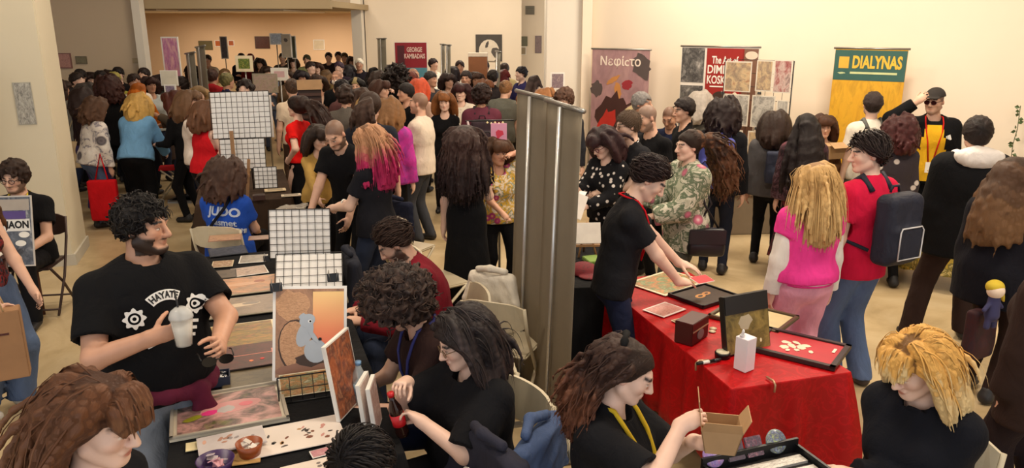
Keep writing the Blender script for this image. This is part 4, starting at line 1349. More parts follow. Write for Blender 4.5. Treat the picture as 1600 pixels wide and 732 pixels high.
# --- right hand aisle
pinkj = person('long haired blonde girl in a pink and white varsity jacket', 1276, 252, 1.63, 190, top=('long', cloth((232, 62, 146)), dict(loose=.035, hem=.02, sleeve=.35)), bottom=('trousers', cloth((226, 160, 184)), dict(loose=.022)), hair=('long', (196, 156, 100), (216, 180, 122), (156, 116, 72)), skin=SKC, fem=True,
               vox=.007, lod=0, L='down', R='down', hk=dict(L=.50, tuck=0, vol=.02, n=1500), shoes=(210, 200, 196))
redt = person('dark haired youth in a crimson t-shirt wearing a black backpack', 1362, 205, 1.80, 206, top=('tee', CRIM, dict(loose=.02, hem=-.12)), bottom=('trousers', cloth((86, 104, 138)), dict(loose=.02)), hair=('swept', (40, 30, 30)), skin=SKC,
              vox=.006, lod=0, head=(60, 8, 0), L='down', R='down', shoes=(52, 44, 44), hk=dict(L=.085, cap=.014, vol=.008), build=.95)
hoodm = person('dark haired man in a black coat with a white hood', 1532, 178, 1.82, 168, top=('jacket', BLK, dict(loose=.05, hem=-.22)), bottom=('trousers', DBROWN, dict(loose=.02)), hair=('short', (34, 24, 22)), skin=SKA, vox=.009, lod=1, build=1.06,
               legs=((.28, .0), (-.16, -.1)), R='front', L='down', hk=dict(L=.07, cap=.02))
catj = person('woman with brown blond hair in a black jacket with cat patches', 1592, 243, 1.66, 118, top=('jacket', cloth((20, 20, 28)), dict(loose=.05, hem=-.2)), bottom=('trousers', DBROWN), hair=('long', (80, 56, 40), (112, 80, 52)), skin=SKA, fem=True, vox=.009, lod=1, build=1.15)
person('person in dark clothes at the frame edge beside the blond person', 1690, 330, 1.66, 200, top=('jacket', DBROWN, dict(loose=.04, hem=-.25)), bottom=('trousers', cloth((34, 24, 26)), dict(loose=.02)), hair=('long', H_DBR), skin=SKA, fem=True, vox=.011, lod=1, build=1.1)
kim = person('brown ponytailed woman in a flowered kimono jacket', 1078, 203, 1.66, -72, top=('long', pattern('floral', [(168, 170, 150), (98, 112, 90), (206, 202, 186), (206, 118, 142), (240, 214, 214)], 11), dict(loose=.045, hem=-.2)), bottom=('trousers', cloth((70, 74, 66)), dict(loose=.01)), hair=('pony', (60, 42, 34), (104, 70, 48)), skin=SKC, fem=True,
             vox=.0075, lod=0, head=(0, 4, 0), L='front', R='phone', hk=dict(L=.5, ca=.02, cf=3.5))
bluebp = person('black curly haired person carrying a blue backpack', 1132, 152, 1.76, 158, top=('jacket', BLK2, dict(loose=.02)), bottom=('trousers', cloth((26, 30, 44))), hair=('bob', (34, 22, 22)), skin=SKA, vox=.009, lod=1, hk=dict(L=.24, bangs=0, ca=.010, cf=2, vol=.03, cap=.02))
longd = person('woman with long straight black hair and dark flowered sleeves', 1262, 174, 1.66, 172, top=('long', pattern('floral', [(40, 28, 32), (70, 44, 50), (96, 76, 84), (110, 60, 70), (60, 40, 46)], 16), dict(loose=.03)), bottom=('skirt', pattern('floral', [(30, 22, 26), (90, 40, 50), (60, 50, 56), (120, 50, 60), (40, 30, 36)], 12), dict(hem=.25, flare=.1)), hair=('long', (30, 22, 22)), skin=SKA, fem=True, vox=.009, lod=1, hk=dict(L=.75, tuck=0))
greyj = person('person in a grey jacket with a slate blue shoulder bag', 1212, 190, 1.60, 160, d=7.7, top=('jacket', cloth((84, 82, 84)), dict(loose=.03)), bottom=('trousers', BLK), hair=('bob', H_DBR), skin=SKA, vox=.011, lod=1)
mohawk = person('man with a shaved mohawk in a pale t-shirt before the yellow banner', 1367, 135, 1.80, 188, d=8.1, top=('tee', cloth((206, 198, 184)), dict(loose=.02)), bottom=('trousers', cloth((120, 124, 116)), dict(loose=.02)), hair=('back', (44, 34, 32)), skin=SKC, vox=.010, lod=1, beard=.5, head=(-20, 0, 0))
curlw = person('person with dark red curls between the crimson t-shirt and the cap', 1410, 180, 1.64, 172, d=7.2, top=('jacket', pattern('spots', [(60, 54, 60), (216, 206, 200)], 9)), bottom=('trousers', BLK), hair=('bob', (62, 26, 26)), skin=SKA, fem=True, vox=.010, lod=1, hk=dict(L=.22, bangs=0, ca=.012, cf=2.5, vol=.03, cap=.02))
capm = person('man in cap and sunglasses wearing a black track jacket over yellow', 1464, 134, 1.86, -18, d=8.0, top=('jacket', BLK, dict(loose=.02)), bottom=('trousers', BLK), hair=('buzz', H_DBR), skin=SKA, vox=.009, lod=1, beard=.35, head=(-30, 6, 0), build=1.15, R=(-.22, -.22, 1.72), poleR=(-1, -.2, -.4), rh=dict(d=(.5, -.1, .5), n=(.2, .8, -.2), curl=.5), glasses=('dark', (60, 16, 22)))
person('brown haired person taking a photo beside the yellow banner', 1288, 193, 1.5, -10, d=8.2, top=('long', cloth((130, 96, 66))), bottom=('trousers', BLK), hair=('bob', (70, 44, 30)), skin=SKA, fem=True, vox=.011, lod=1, L='phone', R='phone')
person('woman in glasses and spotted black top reading a leaflet', 943, 200, 1.60, -48, top=('long', pattern('spots', [(18, 18, 22), (214, 206, 200)], 16), dict(loose=.02)), bottom=('trousers', BLK), hair=('bob', (50, 30, 32)), skin=SKC, fem=True, vox=.008, lod=1, head=(-8, 28, 0), L='front', R='phone', glasses=('clear', (110, 40, 60)), rh=dict(curl=.6))
chainm = person('young man with cropped hair, glasses and a chain necklace', 984, 172, 1.74, -62, top=('tee', cloth((30, 30, 34)), dict(loose=.015, sleeve=.75)), bottom=('trousers', BLK), hair=('short', (92, 74, 60)), skin=SKC, vox=.007, lod=0, head=(-20, 10, 0), L='front', R='front', glasses=('clear', (70, 50, 44)), hk=dict(L=.022, cap=.006), beard=.2)
person('balding bearded man in a black t-shirt behind the chain necklace', 1012, 177, 1.76, -50, d=7.2, top=('tee', BLK), bottom=('trousers', BLK), hair=('buzz', (92, 84, 78)), skin=SKA, vox=.009, lod=1, beard=.6, head=(-20, 20, 0), build=1.1)
person('grey haired man looking right before the dark red poster', 1003, 143, 1.78, 60, d=8.4, top=('jacket', CHAR), bottom=('trousers', BLK), hair=('short', (116, 112, 110)), skin=SKB, vox=.010, lod=1)
person('man with a black undercut looking left in a black jacket', 1070, 154, 1.74, -78, d=7.9, top=('jacket', BLK), bottom=('trousers', BLK), hair=('swept', (30, 22, 22)), skin=SKA, vox=.009, lod=1, head=(0, 8, 0))
person('stooping tanned man half hidden under the glowing wall', 1046, 186, 1.62, -30, d=8.6, top=('jacket', NAVY), bottom=('trousers', BLK), hair=('buzz', H_DBR), skin=SKB, vox=.012, lod=1, head=(0, 30, 0))
person('person with a pale grey bob and scarf by the red poster', 1096, 143, 1.70, 150, d=9.2, top=('jacket', pattern('spots', [(96, 92, 84), (220, 214, 200)], 14)), bottom=('trousers', BLK), hair=('bob', (168, 158, 148)), skin=SKA, fem=True, vox=.011, lod=1)
person('brown haired person in grey behind the roll-up banners', 882, 137, 1.76, -20, top=('long', CHAR), bottom=('trousers', BLK), hair=('messy', (74, 50, 38)), skin=SKA, vox=.010, lod=1, head=(0, 10, 0))

# --- middle
pinkh = person('vendor with long pink-tipped hair in a black t-shirt', 574, 193, 1.72, -112, top=('tee', cloth((24, 24, 30)), dict(loose=.015)), bottom=('trousers', DJEANS), hair=('long', (190, 140, 104), (186, 44, 96), (132, 92, 62)), skin=SKC, fem=True, vox=.0065, lod=0, L='front', R='front', hk=dict(L=.5, tuck=-.02, n=1400), head=(0, 14, 0), lh=dict(curl=.7), rh=dict(curl=.7))
person('balding bearded man bending over the middle table', 522, 174, 1.76, -20, d=6.6, lean=16, top=('tee', BLK, dict(loose=.02)), bottom=('trousers', BLK), hair=('buzz', (60, 48, 42)), skin=SKA, vox=.008, lod=1, beard=.85, head=(0, 22, 0), R='table', L='table')
person('person in a mustard top leaning behind the bearded man', 497, 186, 1.5, 40, d=7.6, lean=12, top=('long', cloth((176, 142, 78))), bottom=('trousers', BLK), hair=('bob', H_DBR), skin=SKA, fem=True, vox=.012, lod=1, L='table', R='table')
printb = person('long haired man in a black t-shirt with a printed back', 578, 150, 1.84, 196, d=7.1, top=('tee', cloth((34, 36, 46)), dict(loose=.02)), bottom=('trousers', NAVY), hair=('pony', (52, 34, 26)), skin=SKA, vox=.008, lod=1, head=(-20, 6, 0), hk=dict(L=.25))
person('person in a purple and magenta jacket behind the printed black t-shirt', 606, 146, 1.70, 170, d=8.3, top=('jacket', art(((76, 40, 120), (196, 40, 150), (60, 60, 130)), 5, 2.2, .8), dict(loose=.03)), bottom=('trousers', BLK), hair=('bob', H_LBR), skin=SKC, vox=.011, lod=1)
basem = person('man in a white t-shirt with black raglan sleeves facing left', 655, 148, 1.75, -104, top=('tee', cloth((214, 200, 184)), dict(loose=.02, hem=-.1)), bottom=('trousers', cloth((58, 60, 66)), dict(loose=.01)), hair=('buzz', (104, 80, 62)), skin=SKA, vox=.008, lod=1, beard=.4, L='front', R='front', shoes=(24, 24, 26))
dressw = person('woman with very long dark hair in a long black dress', 727, 190, 1.68, 172, top=('dress', BLK, dict(hem=.12, flare=.1)), bottom=('none', None), hair=('longcurl', (62, 42, 38), (40, 26, 26)), skin=SKC, fem=True, vox=.008, lod=0, L='down', R='front', hk=dict(L=.62, ca=.008, tuck=0, cf=2.5, n=1200))
person('child in a colourful flowered t-shirt beside the grey banners', 778, 244, 1.46, 20, d=6.7, top=('tee', pattern('floral', [(220, 206, 186), (200, 160, 60), (90, 120, 110), (190, 70, 130), (250, 220, 90)], 15), dict(loose=.02)), bottom=('trousers', BLK), hair=('bob', (76, 50, 34)), skin=SKB, fem=True, vox=.010, lod=1, L='up', R='front')
redtee = person('ponytailed woman in a red t-shirt with hands on hips', 462, 150, 1.66, -112, top=('tee', cloth((222, 24, 22)), dict(hem=.03)), bottom=('skirt', BLK, dict(hem=.3, flare=.04)), hair=('pony', (46, 30, 26)), skin=SKC, fem=True, vox=.008, lod=1, L='hip', R='hip', hk=dict(L=.5))
person('man with cropped hair in a plain white t-shirt turned away', 455, 122, 1.76, -150, top=('tee', cloth((226, 206, 182))), bottom=('trousers', BROWN), hair=('short', (74, 56, 44)), skin=SKA, vox=.010, lod=1, hk=dict(L=.03, cap=.007))
bluew = person('blond woman in a light blue shirt leaning over a stall', 216, 162, 1.66, 184, d=9.9, lean=24, top=('long', cloth((112, 162, 206)), dict(loose=.03)), bottom=('trousers', BLK, dict(loose=.03)), hair=('bob', (188, 150, 84)), skin=SKC, fem=True, vox=.010, lod=1, L='table', R='table', hk=dict(bangs=0))
person('brown haired person in a white shirt patterned with grey flowers', 150, 158, 1.60, 140, d=9.6, lean=14, top=('long', pattern('floral', [(222, 216, 210), (214, 206, 200), (120, 116, 130), (110, 104, 110), (80, 76, 84)], 8), dict(loose=.03)), bottom=('trousers', JEANS), hair=('bob', (84, 60, 46)), skin=SKA, fem=True, vox=.010, lod=1, hk=dict(L=.22, bangs=0, ca=.012, cf=2.5, vol=.03))
tote = person('dark haired person with a cream tote bag by the white pillar', 128, 138, 1.66, 165, d=10.2, top=('jacket', cloth((40, 26, 30))), bottom=('trousers', cloth((56, 46, 84)), dict(loose=.03)), hair=('bob', (42, 28, 26)), skin=SKA, fem=True, vox=.011, lod=1)
person('large curly haired person in a black sweater among the stalls', 165, 108, 1.76, -140, d=10.9, top=('jacket', BLK, dict(loose=.05)), bottom=('trousers', BLK), hair=('longcurl', (54, 28, 24)), skin=SKA, vox=.012, lod=1, build=1.2, hk=dict(L=.25))
redv = person('brown haired woman in a sleeveless red top with bare arms', 322, 176, 1.62, 150, d=8.9, top=('tank', cloth((190, 22, 32))), bottom=('trousers', BLK), hair=('bob', (92, 62, 44)), skin=SKC, fem=True, vox=.010, lod=1, lean=8, L='front', R='front', build=1.15)
person('person in a white t-shirt seated beside the red sleeveless top', 300, 192, 1.70, 100, d=9.3, pose='stand', top=('tee', cloth((216, 204, 194))), bottom=('trousers', CHAR), hair=('bob', (96, 70, 50)), skin=SKA, fem=True, vox=.011, lod=1, L='front', R='front')
person('auburn haired woman in black seated on the red folding chair', 272, 172, 1.66, -100, d=9.6, top=('long', BLK), bottom=('trousers', BLK), hair=('bob', (70, 30, 22)), skin=SKA, fem=True, vox=.011, lod=1, L='front', R='front', lean=10)
person('woman with long straight blond hair behind the wire grid', 310, 140, 1.66, 20, d=10.6, top=('long', cloth((150, 140, 116))), bottom=('trousers', BLK), hair=('long', (170, 136, 92)), skin=SKC, fem=True, vox=.011, lod=1)
mask = person('bald man wearing a white face mask and black t-shirt', 525, 98, 1.78, -8, d=12.4, top=('tee', BLK), bottom=('trousers', BLK), hair=('buzz', (150, 110, 90)), skin=SKB, vox=.012, lod=1)
beanie = person('woman in a beige beanie facing the stalls', 555, 104, 1.68, 0, d=12.0, top=('jacket', DBROWN), bottom=('trousers', BLK), hair=('long', H_BLK), skin=SKA, fem=True, vox=.012, lod=1)
person('dark haired person with a big black afro in a black hoodie', 619, 97, 1.76, 150, d=12.2, top=('hoodie', BLK), bottom=('trousers', BLK), hair=('afro', (34, 26, 24)), skin=SKA, vox=.013, lod=1)
person('person in profile raising a hand to the mouth near the afro', 594, 120, 1.70, 80, d=11.0, top=('jacket', BLK2), bottom=('trousers', BLK), hair=('bob', (66, 40, 30)), skin=SKA, fem=True, vox=.012, lod=1, L='up', R='front')
person('short dark haired person with a white collar beside the raglan man', 634, 126, 1.74, -60, d=10.2, top=('jacket', BLK), bottom=('trousers', BROWN), hair=('short', (30, 24, 24)), skin=SKB, vox=.012, lod=1)
person('woman with bright orange red hair and bare shoulders', 655, 112, 1.68, 165, d=11.6, top=('tank', BURG), bottom=('trousers', BLK), hair=('bob', (206, 84, 52)), skin=SKC, fem=True, vox=.012, lod=1)
person('person with dark red hair next to the orange haired woman', 640, 113, 1.70, 150, d=12.0, top=('jacket', DBROWN), bottom=('trousers', BLK), hair=('bob', (96, 34, 22)), skin=SKA, vox=.013, lod=1)
smile = person('smiling woman in black with a cream bag strap', 694, 128, 1.60, 0, d=10.2, top=('long', BLK), bottom=('trousers', BLK), hair=('bob', (128, 80, 44)), skin=SKC, fem=True, vox=.010, lod=1)
person('woman with dark fringed hair in a white lace blouse', 720, 114, 1.66, -12, d=11.0, top=('long', pattern('spots', [(226, 216, 200), (200, 188, 172)], 26), dict(loose=.03)), bottom=('trousers', OLIVE), hair=('fringe', (58, 28, 30)), skin=SKC, fem=True, vox=.010, lod=1, R='front', L='front')
burgbp = person('dark haired person in a burgundy sweater wearing a backpack', 752, 127, 1.72, 184, d=9.9, top=('long', cloth((92, 44, 58)), dict(loose=.03)), bottom=('trousers', BLK), hair=('curly', (36, 22, 20)), skin=SKB, vox=.010, lod=1, hk=dict(L=.07))
person('brown haired woman in an olive top looking right', 757, 104, 1.66, 60, d=11.6, top=('long', OLIVE), bottom=('trousers', BLK), hair=('bob', (104, 62, 36)), skin=SKC, fem=True, vox=.012, lod=1)
person('sandy haired person in a grey t-shirt bending forward', 790, 102, 1.72, 150, d=11.4, lean=14, top=('tee', cloth((92, 92, 84)), dict(loose=.03)), bottom=('trousers', BLK), hair=('short', (128, 92, 60)), skin=SKA, vox=.012, lod=1, build=1.15)
person('ginger blond woman in a flowered white top bending down', 818, 110, 1.64, -60, d=10.6, lean=26, top=('long', pattern('floral', [(226, 214, 200), (216, 204, 188), (180, 130, 100), (190, 120, 90), (120, 80, 60)], 12)), bottom=('trousers', BLK), hair=('long', (186, 116, 56)), skin=SKC, fem=True, vox=.012, lod=1)
person('man in a white shirt with a moustache behind the lace blouse', 728, 97, 1.76, -10, d=12.6, top=('long', cloth((226, 218, 206))), bottom=('trousers', BLK), hair=('short', (40, 30, 28)), skin=SKB, vox=.013, lod=1, beard=.5)

# --- the packed crowd further back: (x, y, height, heading, garment, garment colour, hair, hair colour, distance, label)
_CROWD = [
    (90, 103, 1.70, 150, 'jacket', (120, 116, 108), 'bob', (60, 42, 34), 11.6, 'person in a pale grey coat nearest the white pillar'),
    (118, 112, 1.62, 80, 'long', (150, 70, 40), 'short', (40, 30, 26), 11.9, 'person in a rust brown top near the white pillar'),
    (122, 96, 1.74, 10, 'jacket', (60, 56, 58), 'short', (34, 28, 26), 13.0, 'black haired person below the small pink poster'),
    (132, 112, 1.66, 160, 'jacket', (190, 170, 150), 'bob', (72, 66, 64), 11.0, 'grey haired person in a beige jacket by the tote bag'),
    (153, 88, 1.78, 70, 'long', (226, 214, 200), 'short', (30, 24, 24), 12.6, 'dark haired man in a white shirt looking right'),
    (140, 100, 1.66, 30, 'jacket', (52, 34, 34), 'bob', (40, 26, 24), 13.4, 'person in dark brown between the two white shirts'),
    (168, 92, 1.70, 0, 'jacket', (38, 26, 28), 'bob', (40, 22, 22), 13.6, 'person with dark hair right of the white shirted man'),
    (180, 80, 1.86, 0, 'jacket', (30, 26, 30), 'short', (30, 24, 24), 13.6, 'tall bearded man in black standing against the left wall'),
    (176, 103, 1.60, 170, 'long', (150, 144, 60), 'short', (150, 140, 70), 12.4, 'person in a yellow green top before the tall bearded man'),
    (206, 99, 1.74, 60, 'tee', (226, 214, 200), 'short', (44, 32, 28), 11.8, 'man in a white t-shirt left of the orange garment'),
    (214, 112, 1.68, 172, 'jacket', (214, 112, 24), 'long', (222, 118, 30), 11.2, 'person with long orange hair and an orange wrap'),
    (222, 92, 1.74, 0, 'jacket', (58, 44, 46), 'short', (40, 30, 28), 13.4, 'short haired person behind the orange hair'),
    (232, 106, 1.66, 40, 'long', (170, 176, 176), 'bob', (48, 28, 26), 12.2, 'dark haired person in pale stripes beside the orange hair'),
    (247, 97, 1.70, 175, 'jacket', (150, 160, 158), 'bob', (34, 20, 22), 12.6, 'person with black hair in a pale jacket at the wall corner'),
    (283, 134, 1.64, -70, 'jacket', (96, 84, 70), 'short', (36, 26, 24), 11.2, 'dark haired person beside the silver banner backs'),
    (330, 100, 1.72, 170, 'hoodie', (130, 20, 26), 'short', (60, 40, 34), 13.0, 'person in a dark red hoodie beyond the wire grid'),
    (352, 102, 1.74, 150, 'jacket', (42, 44, 80), 'short', (104, 98, 62), 12.0, 'person in a navy jacket with an olive beanie'),
    (382, 126, 1.66, 0, 'long', (90, 80, 76), 'messy', (36, 26, 24), 10.4, 'dark haired person peering over the wire grid'),
    (348, 84, 1.64, 30, 'long', (180, 150, 110), 'long', (150, 112, 70), 15.0, 'blond person beside the yellow and green poster'),
    (322, 72, 1.72, 0, 'long', (204, 196, 180), 'short', (50, 40, 36), 19.0, 'person in a cream top far back beside the orange panel'),
    (375, 68, 1.74, 0, 'jacket', (34, 30, 40), 'short', (26, 24, 28), 20.0, 'person in black far back left of the red sweater'),
    (389, 60, 1.84, 175, 'hoodie', (112, 22, 30), 'short', (112, 22, 30), 20.0, 'person in a dark red sweater far back under the beam'),
    (404, 74, 1.70, 0, 'jacket', (60, 40, 44), 'bob', (40, 28, 28), 19.0, 'person in dull purple right of the far red sweater'),
    (416, 84, 1.66, 20, 'long', (92, 100, 116), 'bob', (56, 40, 34), 15.5, 'person in slate blue before the silver foil display'),
    (447, 92, 1.66, -20, 'jacket', (90, 70, 50), 'long', (70, 44, 30), 14.4, 'brown haired person before the pale pink placard'),
    (470, 88, 1.70, 10, 'jacket', (44, 44, 60), 'bob', (34, 28, 34), 14.4, 'person in dark blue left of the open magazine'),
    (484, 84, 1.70, 40, 'long', (178, 160, 140), 'short', (46, 34, 30), 15.6, 'person in a sand top holding up a magazine'),
    (478, 72, 1.72, 0, 'long', (150, 156, 110), 'short', (60, 60, 40), 19.0, 'person in pale green far back beside the white board'),
    (494, 80, 1.70, 0, 'jacket', (70, 50, 40), 'bob', (60, 34, 24), 17.0, 'person in brown right of the white board'),
    (508, 86, 1.70, 160, 'jacket', (104, 86, 54), 'long', (120, 88, 54), 14.6, 'person with long light brown hair behind the face mask'),
    (497, 112, 1.66, 10, 'long', (210, 176, 156), 'bob', (54, 36, 28), 12.6, 'woman in a pale pink top left of the face mask'),
    (512, 66, 1.74, 0, 'jacket', (48, 40, 44), 'short', (30, 24, 26), 20.5, 'person in charcoal at the back in the middle of the recess'),
    (527, 60, 1.84, 0, 'jacket', (44, 26, 40), 'short', (28, 20, 28), 21.0, 'tallest dark haired person at the back of the recess'),
    (537, 67, 1.72, 0, 'jacket', (112, 98, 60), 'short', (70, 60, 40), 20.5, 'person in olive brown at the back of the recess'),
    (549, 68, 1.72, 0, 'jacket', (60, 44, 36), 'bob', (50, 32, 28), 20.5, 'person in dark brown at the back near the column'),
    (560, 74, 1.70, 0, 'hoodie', (34, 30, 40), 'short', (228, 218, 200), 17.0, 'person in a white cap left of the long black hair'),
    (541, 80, 1.70, 170, 'jacket', (28, 24, 34), 'bob', (26, 20, 26), 16.0, 'person in black behind the beige beanie'),
    (529, 84, 1.66, 0, 'jacket', (40, 30, 44), 'short', (60, 44, 60), 15.5, 'person in dark violet between mask and beanie'),
    (582, 77, 1.70, 175, 'tee', (214, 206, 196), 'long', (24, 18, 20), 15.4, 'person with long black hair and a white t-shirt by the column'),
    (534, 124, 1.68, 60, 'jacket', (92, 60, 60), 'short', (28, 22, 24), 10.6, 'dark haired person facing right below the face mask'),
    (562, 130, 1.64, 150, 'jacket', (70, 74, 90), 'bob', (60, 40, 30), 10.2, 'brown haired person in slate behind the printed t-shirt'),
    (540, 146, 1.62, 170, 'jacket', (96, 90, 84), 'messy', (50, 36, 30), 9.4, 'stooping person with tied brown hair above the bearded man'),
    (577, 134, 1.62, 60, 'long', (196, 150, 120), 'bob', (176, 140, 90), 9.8, 'fair haired person with glasses on the head beside the printed back'),
    (607, 84, 1.70, 0, 'jacket', (92, 54, 40), 'bob', (56, 34, 28), 15.4, 'person in brown left of the red poster banner'),
    (645, 96, 1.76, 60, 'jacket', (40, 34, 40), 'buzz', (150, 110, 90), 13.0, 'bald person with a black face mask before the red banner'),
    (672, 98, 1.74, 60, 'jacket', (52, 52, 56), 'short', (48, 42, 40), 12.6, 'man in a dark flat cap beside the orange haired woman'),
    (676, 72, 1.74, 60, 'long', (224, 214, 200), 'short', (40, 28, 28), 17.0, 'man in a white shirt right of the red banner'),
    (706, 84, 1.70, 170, 'long', (206, 196, 186), 'bob', (34, 22, 24), 15.4, 'dark haired person in white beside the far silver panels'),
    (718, 80, 1.74, 0, 'long', (226, 214, 196), 'short', (46, 30, 28), 15.6, 'man in white leaning on the far counter'),
    (757, 71, 1.82, -10, 'jacket', (48, 34, 40), 'short', (48, 36, 32), 15.8, 'man in dark print below the white circle painting'),
    (788, 78, 1.74, 160, 'tee', (196, 178, 130), 'short', (62, 46, 38), 15.0, 'man in a khaki t-shirt right of the circle painting'),
    (783, 90, 1.68, 170, 'jacket', (70, 26, 30), 'bob', (92, 26, 24), 14.2, 'person with dark red bob below the khaki t-shirt'),
    (815, 87, 1.72, -60, 'jacket', (44, 40, 84), 'short', (24, 20, 26), 14.0, 'person in a navy jacket beside the alcove posters'),
    (836, 96, 1.66, 150, 'jacket', (120, 112, 110), 'long', (70, 54, 50), 13.0, 'long haired person in grey against the middle pillar'),
    (852, 128, 1.60, 120, 'long', (176, 150, 120), 'bob', (150, 100, 60), 10.6, 'fair haired person glimpsed above the grey banner'),
    (300, 96, 1.70, 20, 'jacket', (60, 60, 64), 'bob', (40, 30, 28), 16.0, 'person in grey right of the silver banner backs'),
    (440, 70, 1.74, 0, 'jacket', (64, 58, 52), 'short', (44, 36, 32), 20.0, 'person in grey brown far back beside the tall poster'),
    (456, 72, 1.70, 10, 'long', (140, 120, 90), 'bob', (52, 38, 30), 19.5, 'person in ochre far back left of the white board'),
    (590, 88, 1.66, 160, 'jacket', (80, 84, 70), 'bob', (50, 36, 30), 14.0, 'person in grey green at the narrow grey banner'),
    (744, 92, 1.64, 0, 'jacket', (90, 70, 60), 'bob', (60, 40, 32), 13.6, 'person in brown behind the cardboard box'),
    (700, 98, 1.66, 30, 'long', (100, 96, 92), 'bob', (44, 30, 28), 13.2, 'dark haired person in grey left of the moustache'),
    (770, 96, 1.68, 170, 'jacket', (40, 34, 36), 'short', (36, 26, 24), 12.8, 'person in black beside the brown haired olive top'),
]
_fem = {'bob', 'long', 'longcurl', 'fringe', 'pony'}
for i_, (x, y, h, fc, gk, gc, hs_, hc, d_, lb) in enumerate(_CROWD):
    f_ = hs_ in _fem
    hh = 1.66 if f_ else 1.76
    arms = [('down', 'down'), ('front', 'front'), ('phone', 'front')][i_ % 3]
    person(lb, x, y, hh, fc + rng.uniform(-8, 8), d=min(d_, 24) * 1.0, top=(gk, cloth(gc), dict(loose=.02)), bottom=('trousers', cloth(rng.choice([(24, 24, 30), (40, 46, 66), (60, 50, 44), (70, 78, 100)]))),
           hair=(hs_, hc), skin=rng.choice([SKA, SKB, SKC]), fem=f_, vox=.017 if d_ < 14 else .02, lod=2, key=(gk, hs_, f_, i_ % 3), L=arms[0], R=arms[1], group='visitors crowding the far stalls')
# ------------------------------------------------------------------ things people wear and carry
def arm_cover(p, name, mat, f0, f1, parent=None, infl=.02, vox=.009):
    """sleeve over both arms; f 0..1 upper arm, 1..2 forearm"""
    S = p['S']; ab = .5 + .5 * p['b']
    for a in (p['aL'], p['aR']):
        pt = lambda f: a[0] + (a[1] - a[0]) * f if f <= 1 else a[1] + (a[2] - a[1]) * (f - 1)
        rr = lambda f: (.050 - .006 * f if f <= 1 else .044 - .012 * (f - 1)) * S * ab + infl
        fs = [f0] + ([1.0] if f0 < 1 < f1 else []) + [f1]
        pr = [C(pt(x), pt(y), rr(x), rr(y), .02) for x, y in zip(fs[:-1], fs[1:])]
        e = pt(f1); ax = unit(e - pt(f1 - .1)); e0 = pt(f0); ax0 = unit(pt(f0 + .1) - e0)
        pr[-1]['cuts'] = ((e, ax),); pr[0]['cuts'] = tuple(pr[0]['cuts']) + ((e0, -ax0),)
        sdf_obj(name, pr, vox, mat, p['top'], fold=.003, seed=4)


def grid_patch(w, h, nx=10, ny=12, shape=None):
    vs = []; fs = []
    for j in range(ny + 1):
        for i in range(nx + 1): vs.append((-w / 2 + w * i / nx, -h / 2 + h * j / ny, 0))
    for j in range(ny):
        for i in range(nx):
            if shape and not shape((i + .5) / nx * 2 - 1, (j + .5) / ny * 2 - 1): continue
            a = j * (nx + 1) + i; fs.append((a, a + 1, a + nx + 2, a + nx + 1))
    return raw_mesh(vs, fs)


def bend_text(me, R):
    for v in me.vertices:
        a = v.co.x / R; r = R + v.co.y
        v.co.x = r * math.sin(a); v.co.y = r * math.cos(a) - R
    return me


def arc_patch(R, half, h):
    vs = []; fs = []; n = 14
    for i in range(n + 1):
        a = -half + 2 * half * i / n
        for q in (-h / 2, h / 2): vs.append(((R + q) * math.sin(a), (R + q) * math.cos(a) - R, 0))
    for i in range(n): a = 2 * i; fs.append((a, a + 2, a + 3, a + 1))
    return raw_mesh(vs, fs)


def flower_print(r):
    vs = [(0, 0, 0)]; fs = []; n = 40
    for i in range(n):
        a = 2 * math.pi * i / n; q = r * (1 + .16 * math.cos(8 * a)); vs.append((q * math.cos(a), q * math.sin(a), 0)); vs.append((.62 * r * math.cos(a), .62 * r * math.sin(a), 0))
    for i in range(n):
        j = (i + 1) % n; fs.append((1 + 2 * i, 1 + 2 * j, 2 + 2 * j, 2 + 2 * i))
    c0 = len(vs)
    for i in range(16): a = 2 * math.pi * i / 16; vs.append((.4 * r * math.cos(a), .4 * r * math.sin(a), 0))
    for i in range(16): vs.append((.2 * r * math.cos(2 * math.pi * i / 16), .2 * r * math.sin(2 * math.pi * i / 16), 0))
    for i in range(16): j = (i + 1) % 16; fs.append((c0 + i, c0 + j, c0 + 16 + j, c0 + 16 + i))
    return raw_mesh(vs, fs)


INK = plain((224, 222, 218), .8, 0, .03); DARKINK = plain((22, 22, 24), .8)
# t-shirt of the man with the drink
_n = hay['Rs'] @ V3(.0, -1, .12); _up = hay['dz']
stamp(hay, arc_patch(.11, .62, .045), hay['sp'](.405) + hay['Rs'] @ V3(-.0, -.1, 0), _n, _up, INK, 'chest_patch')
stamp(hay, bend_text(text_mesh('HAYATE', .040, .0, .0015, fit=.125), .11), hay['sp'](.405) + hay['Rs'] @ V3(-.0, -.1, 0), _n, _up, DARKINK, 'lettering', off=.0065)
for s_ in (-1, 1):
    stamp(hay, flower_print(.042), hay['sp'](.33) + hay['Rs'] @ V3(.105 * s_, -.1, 0), _n + hay['Rs'] @ V3(.35 * s_, 0, 0), _up, INK, 'flower_print')
    for k_ in range(3): stamp(hay, grid_patch(.085 - .015 * k_, .014, 6, 1), hay['sp'](.26 - .028 * k_) + hay['Rs'] @ V3((.10 - .01 * k_) * s_, -.1, 0), _n, _up + hay['Rs'] @ V3(.3 * s_, 0, 0), INK, 'stripe_print')
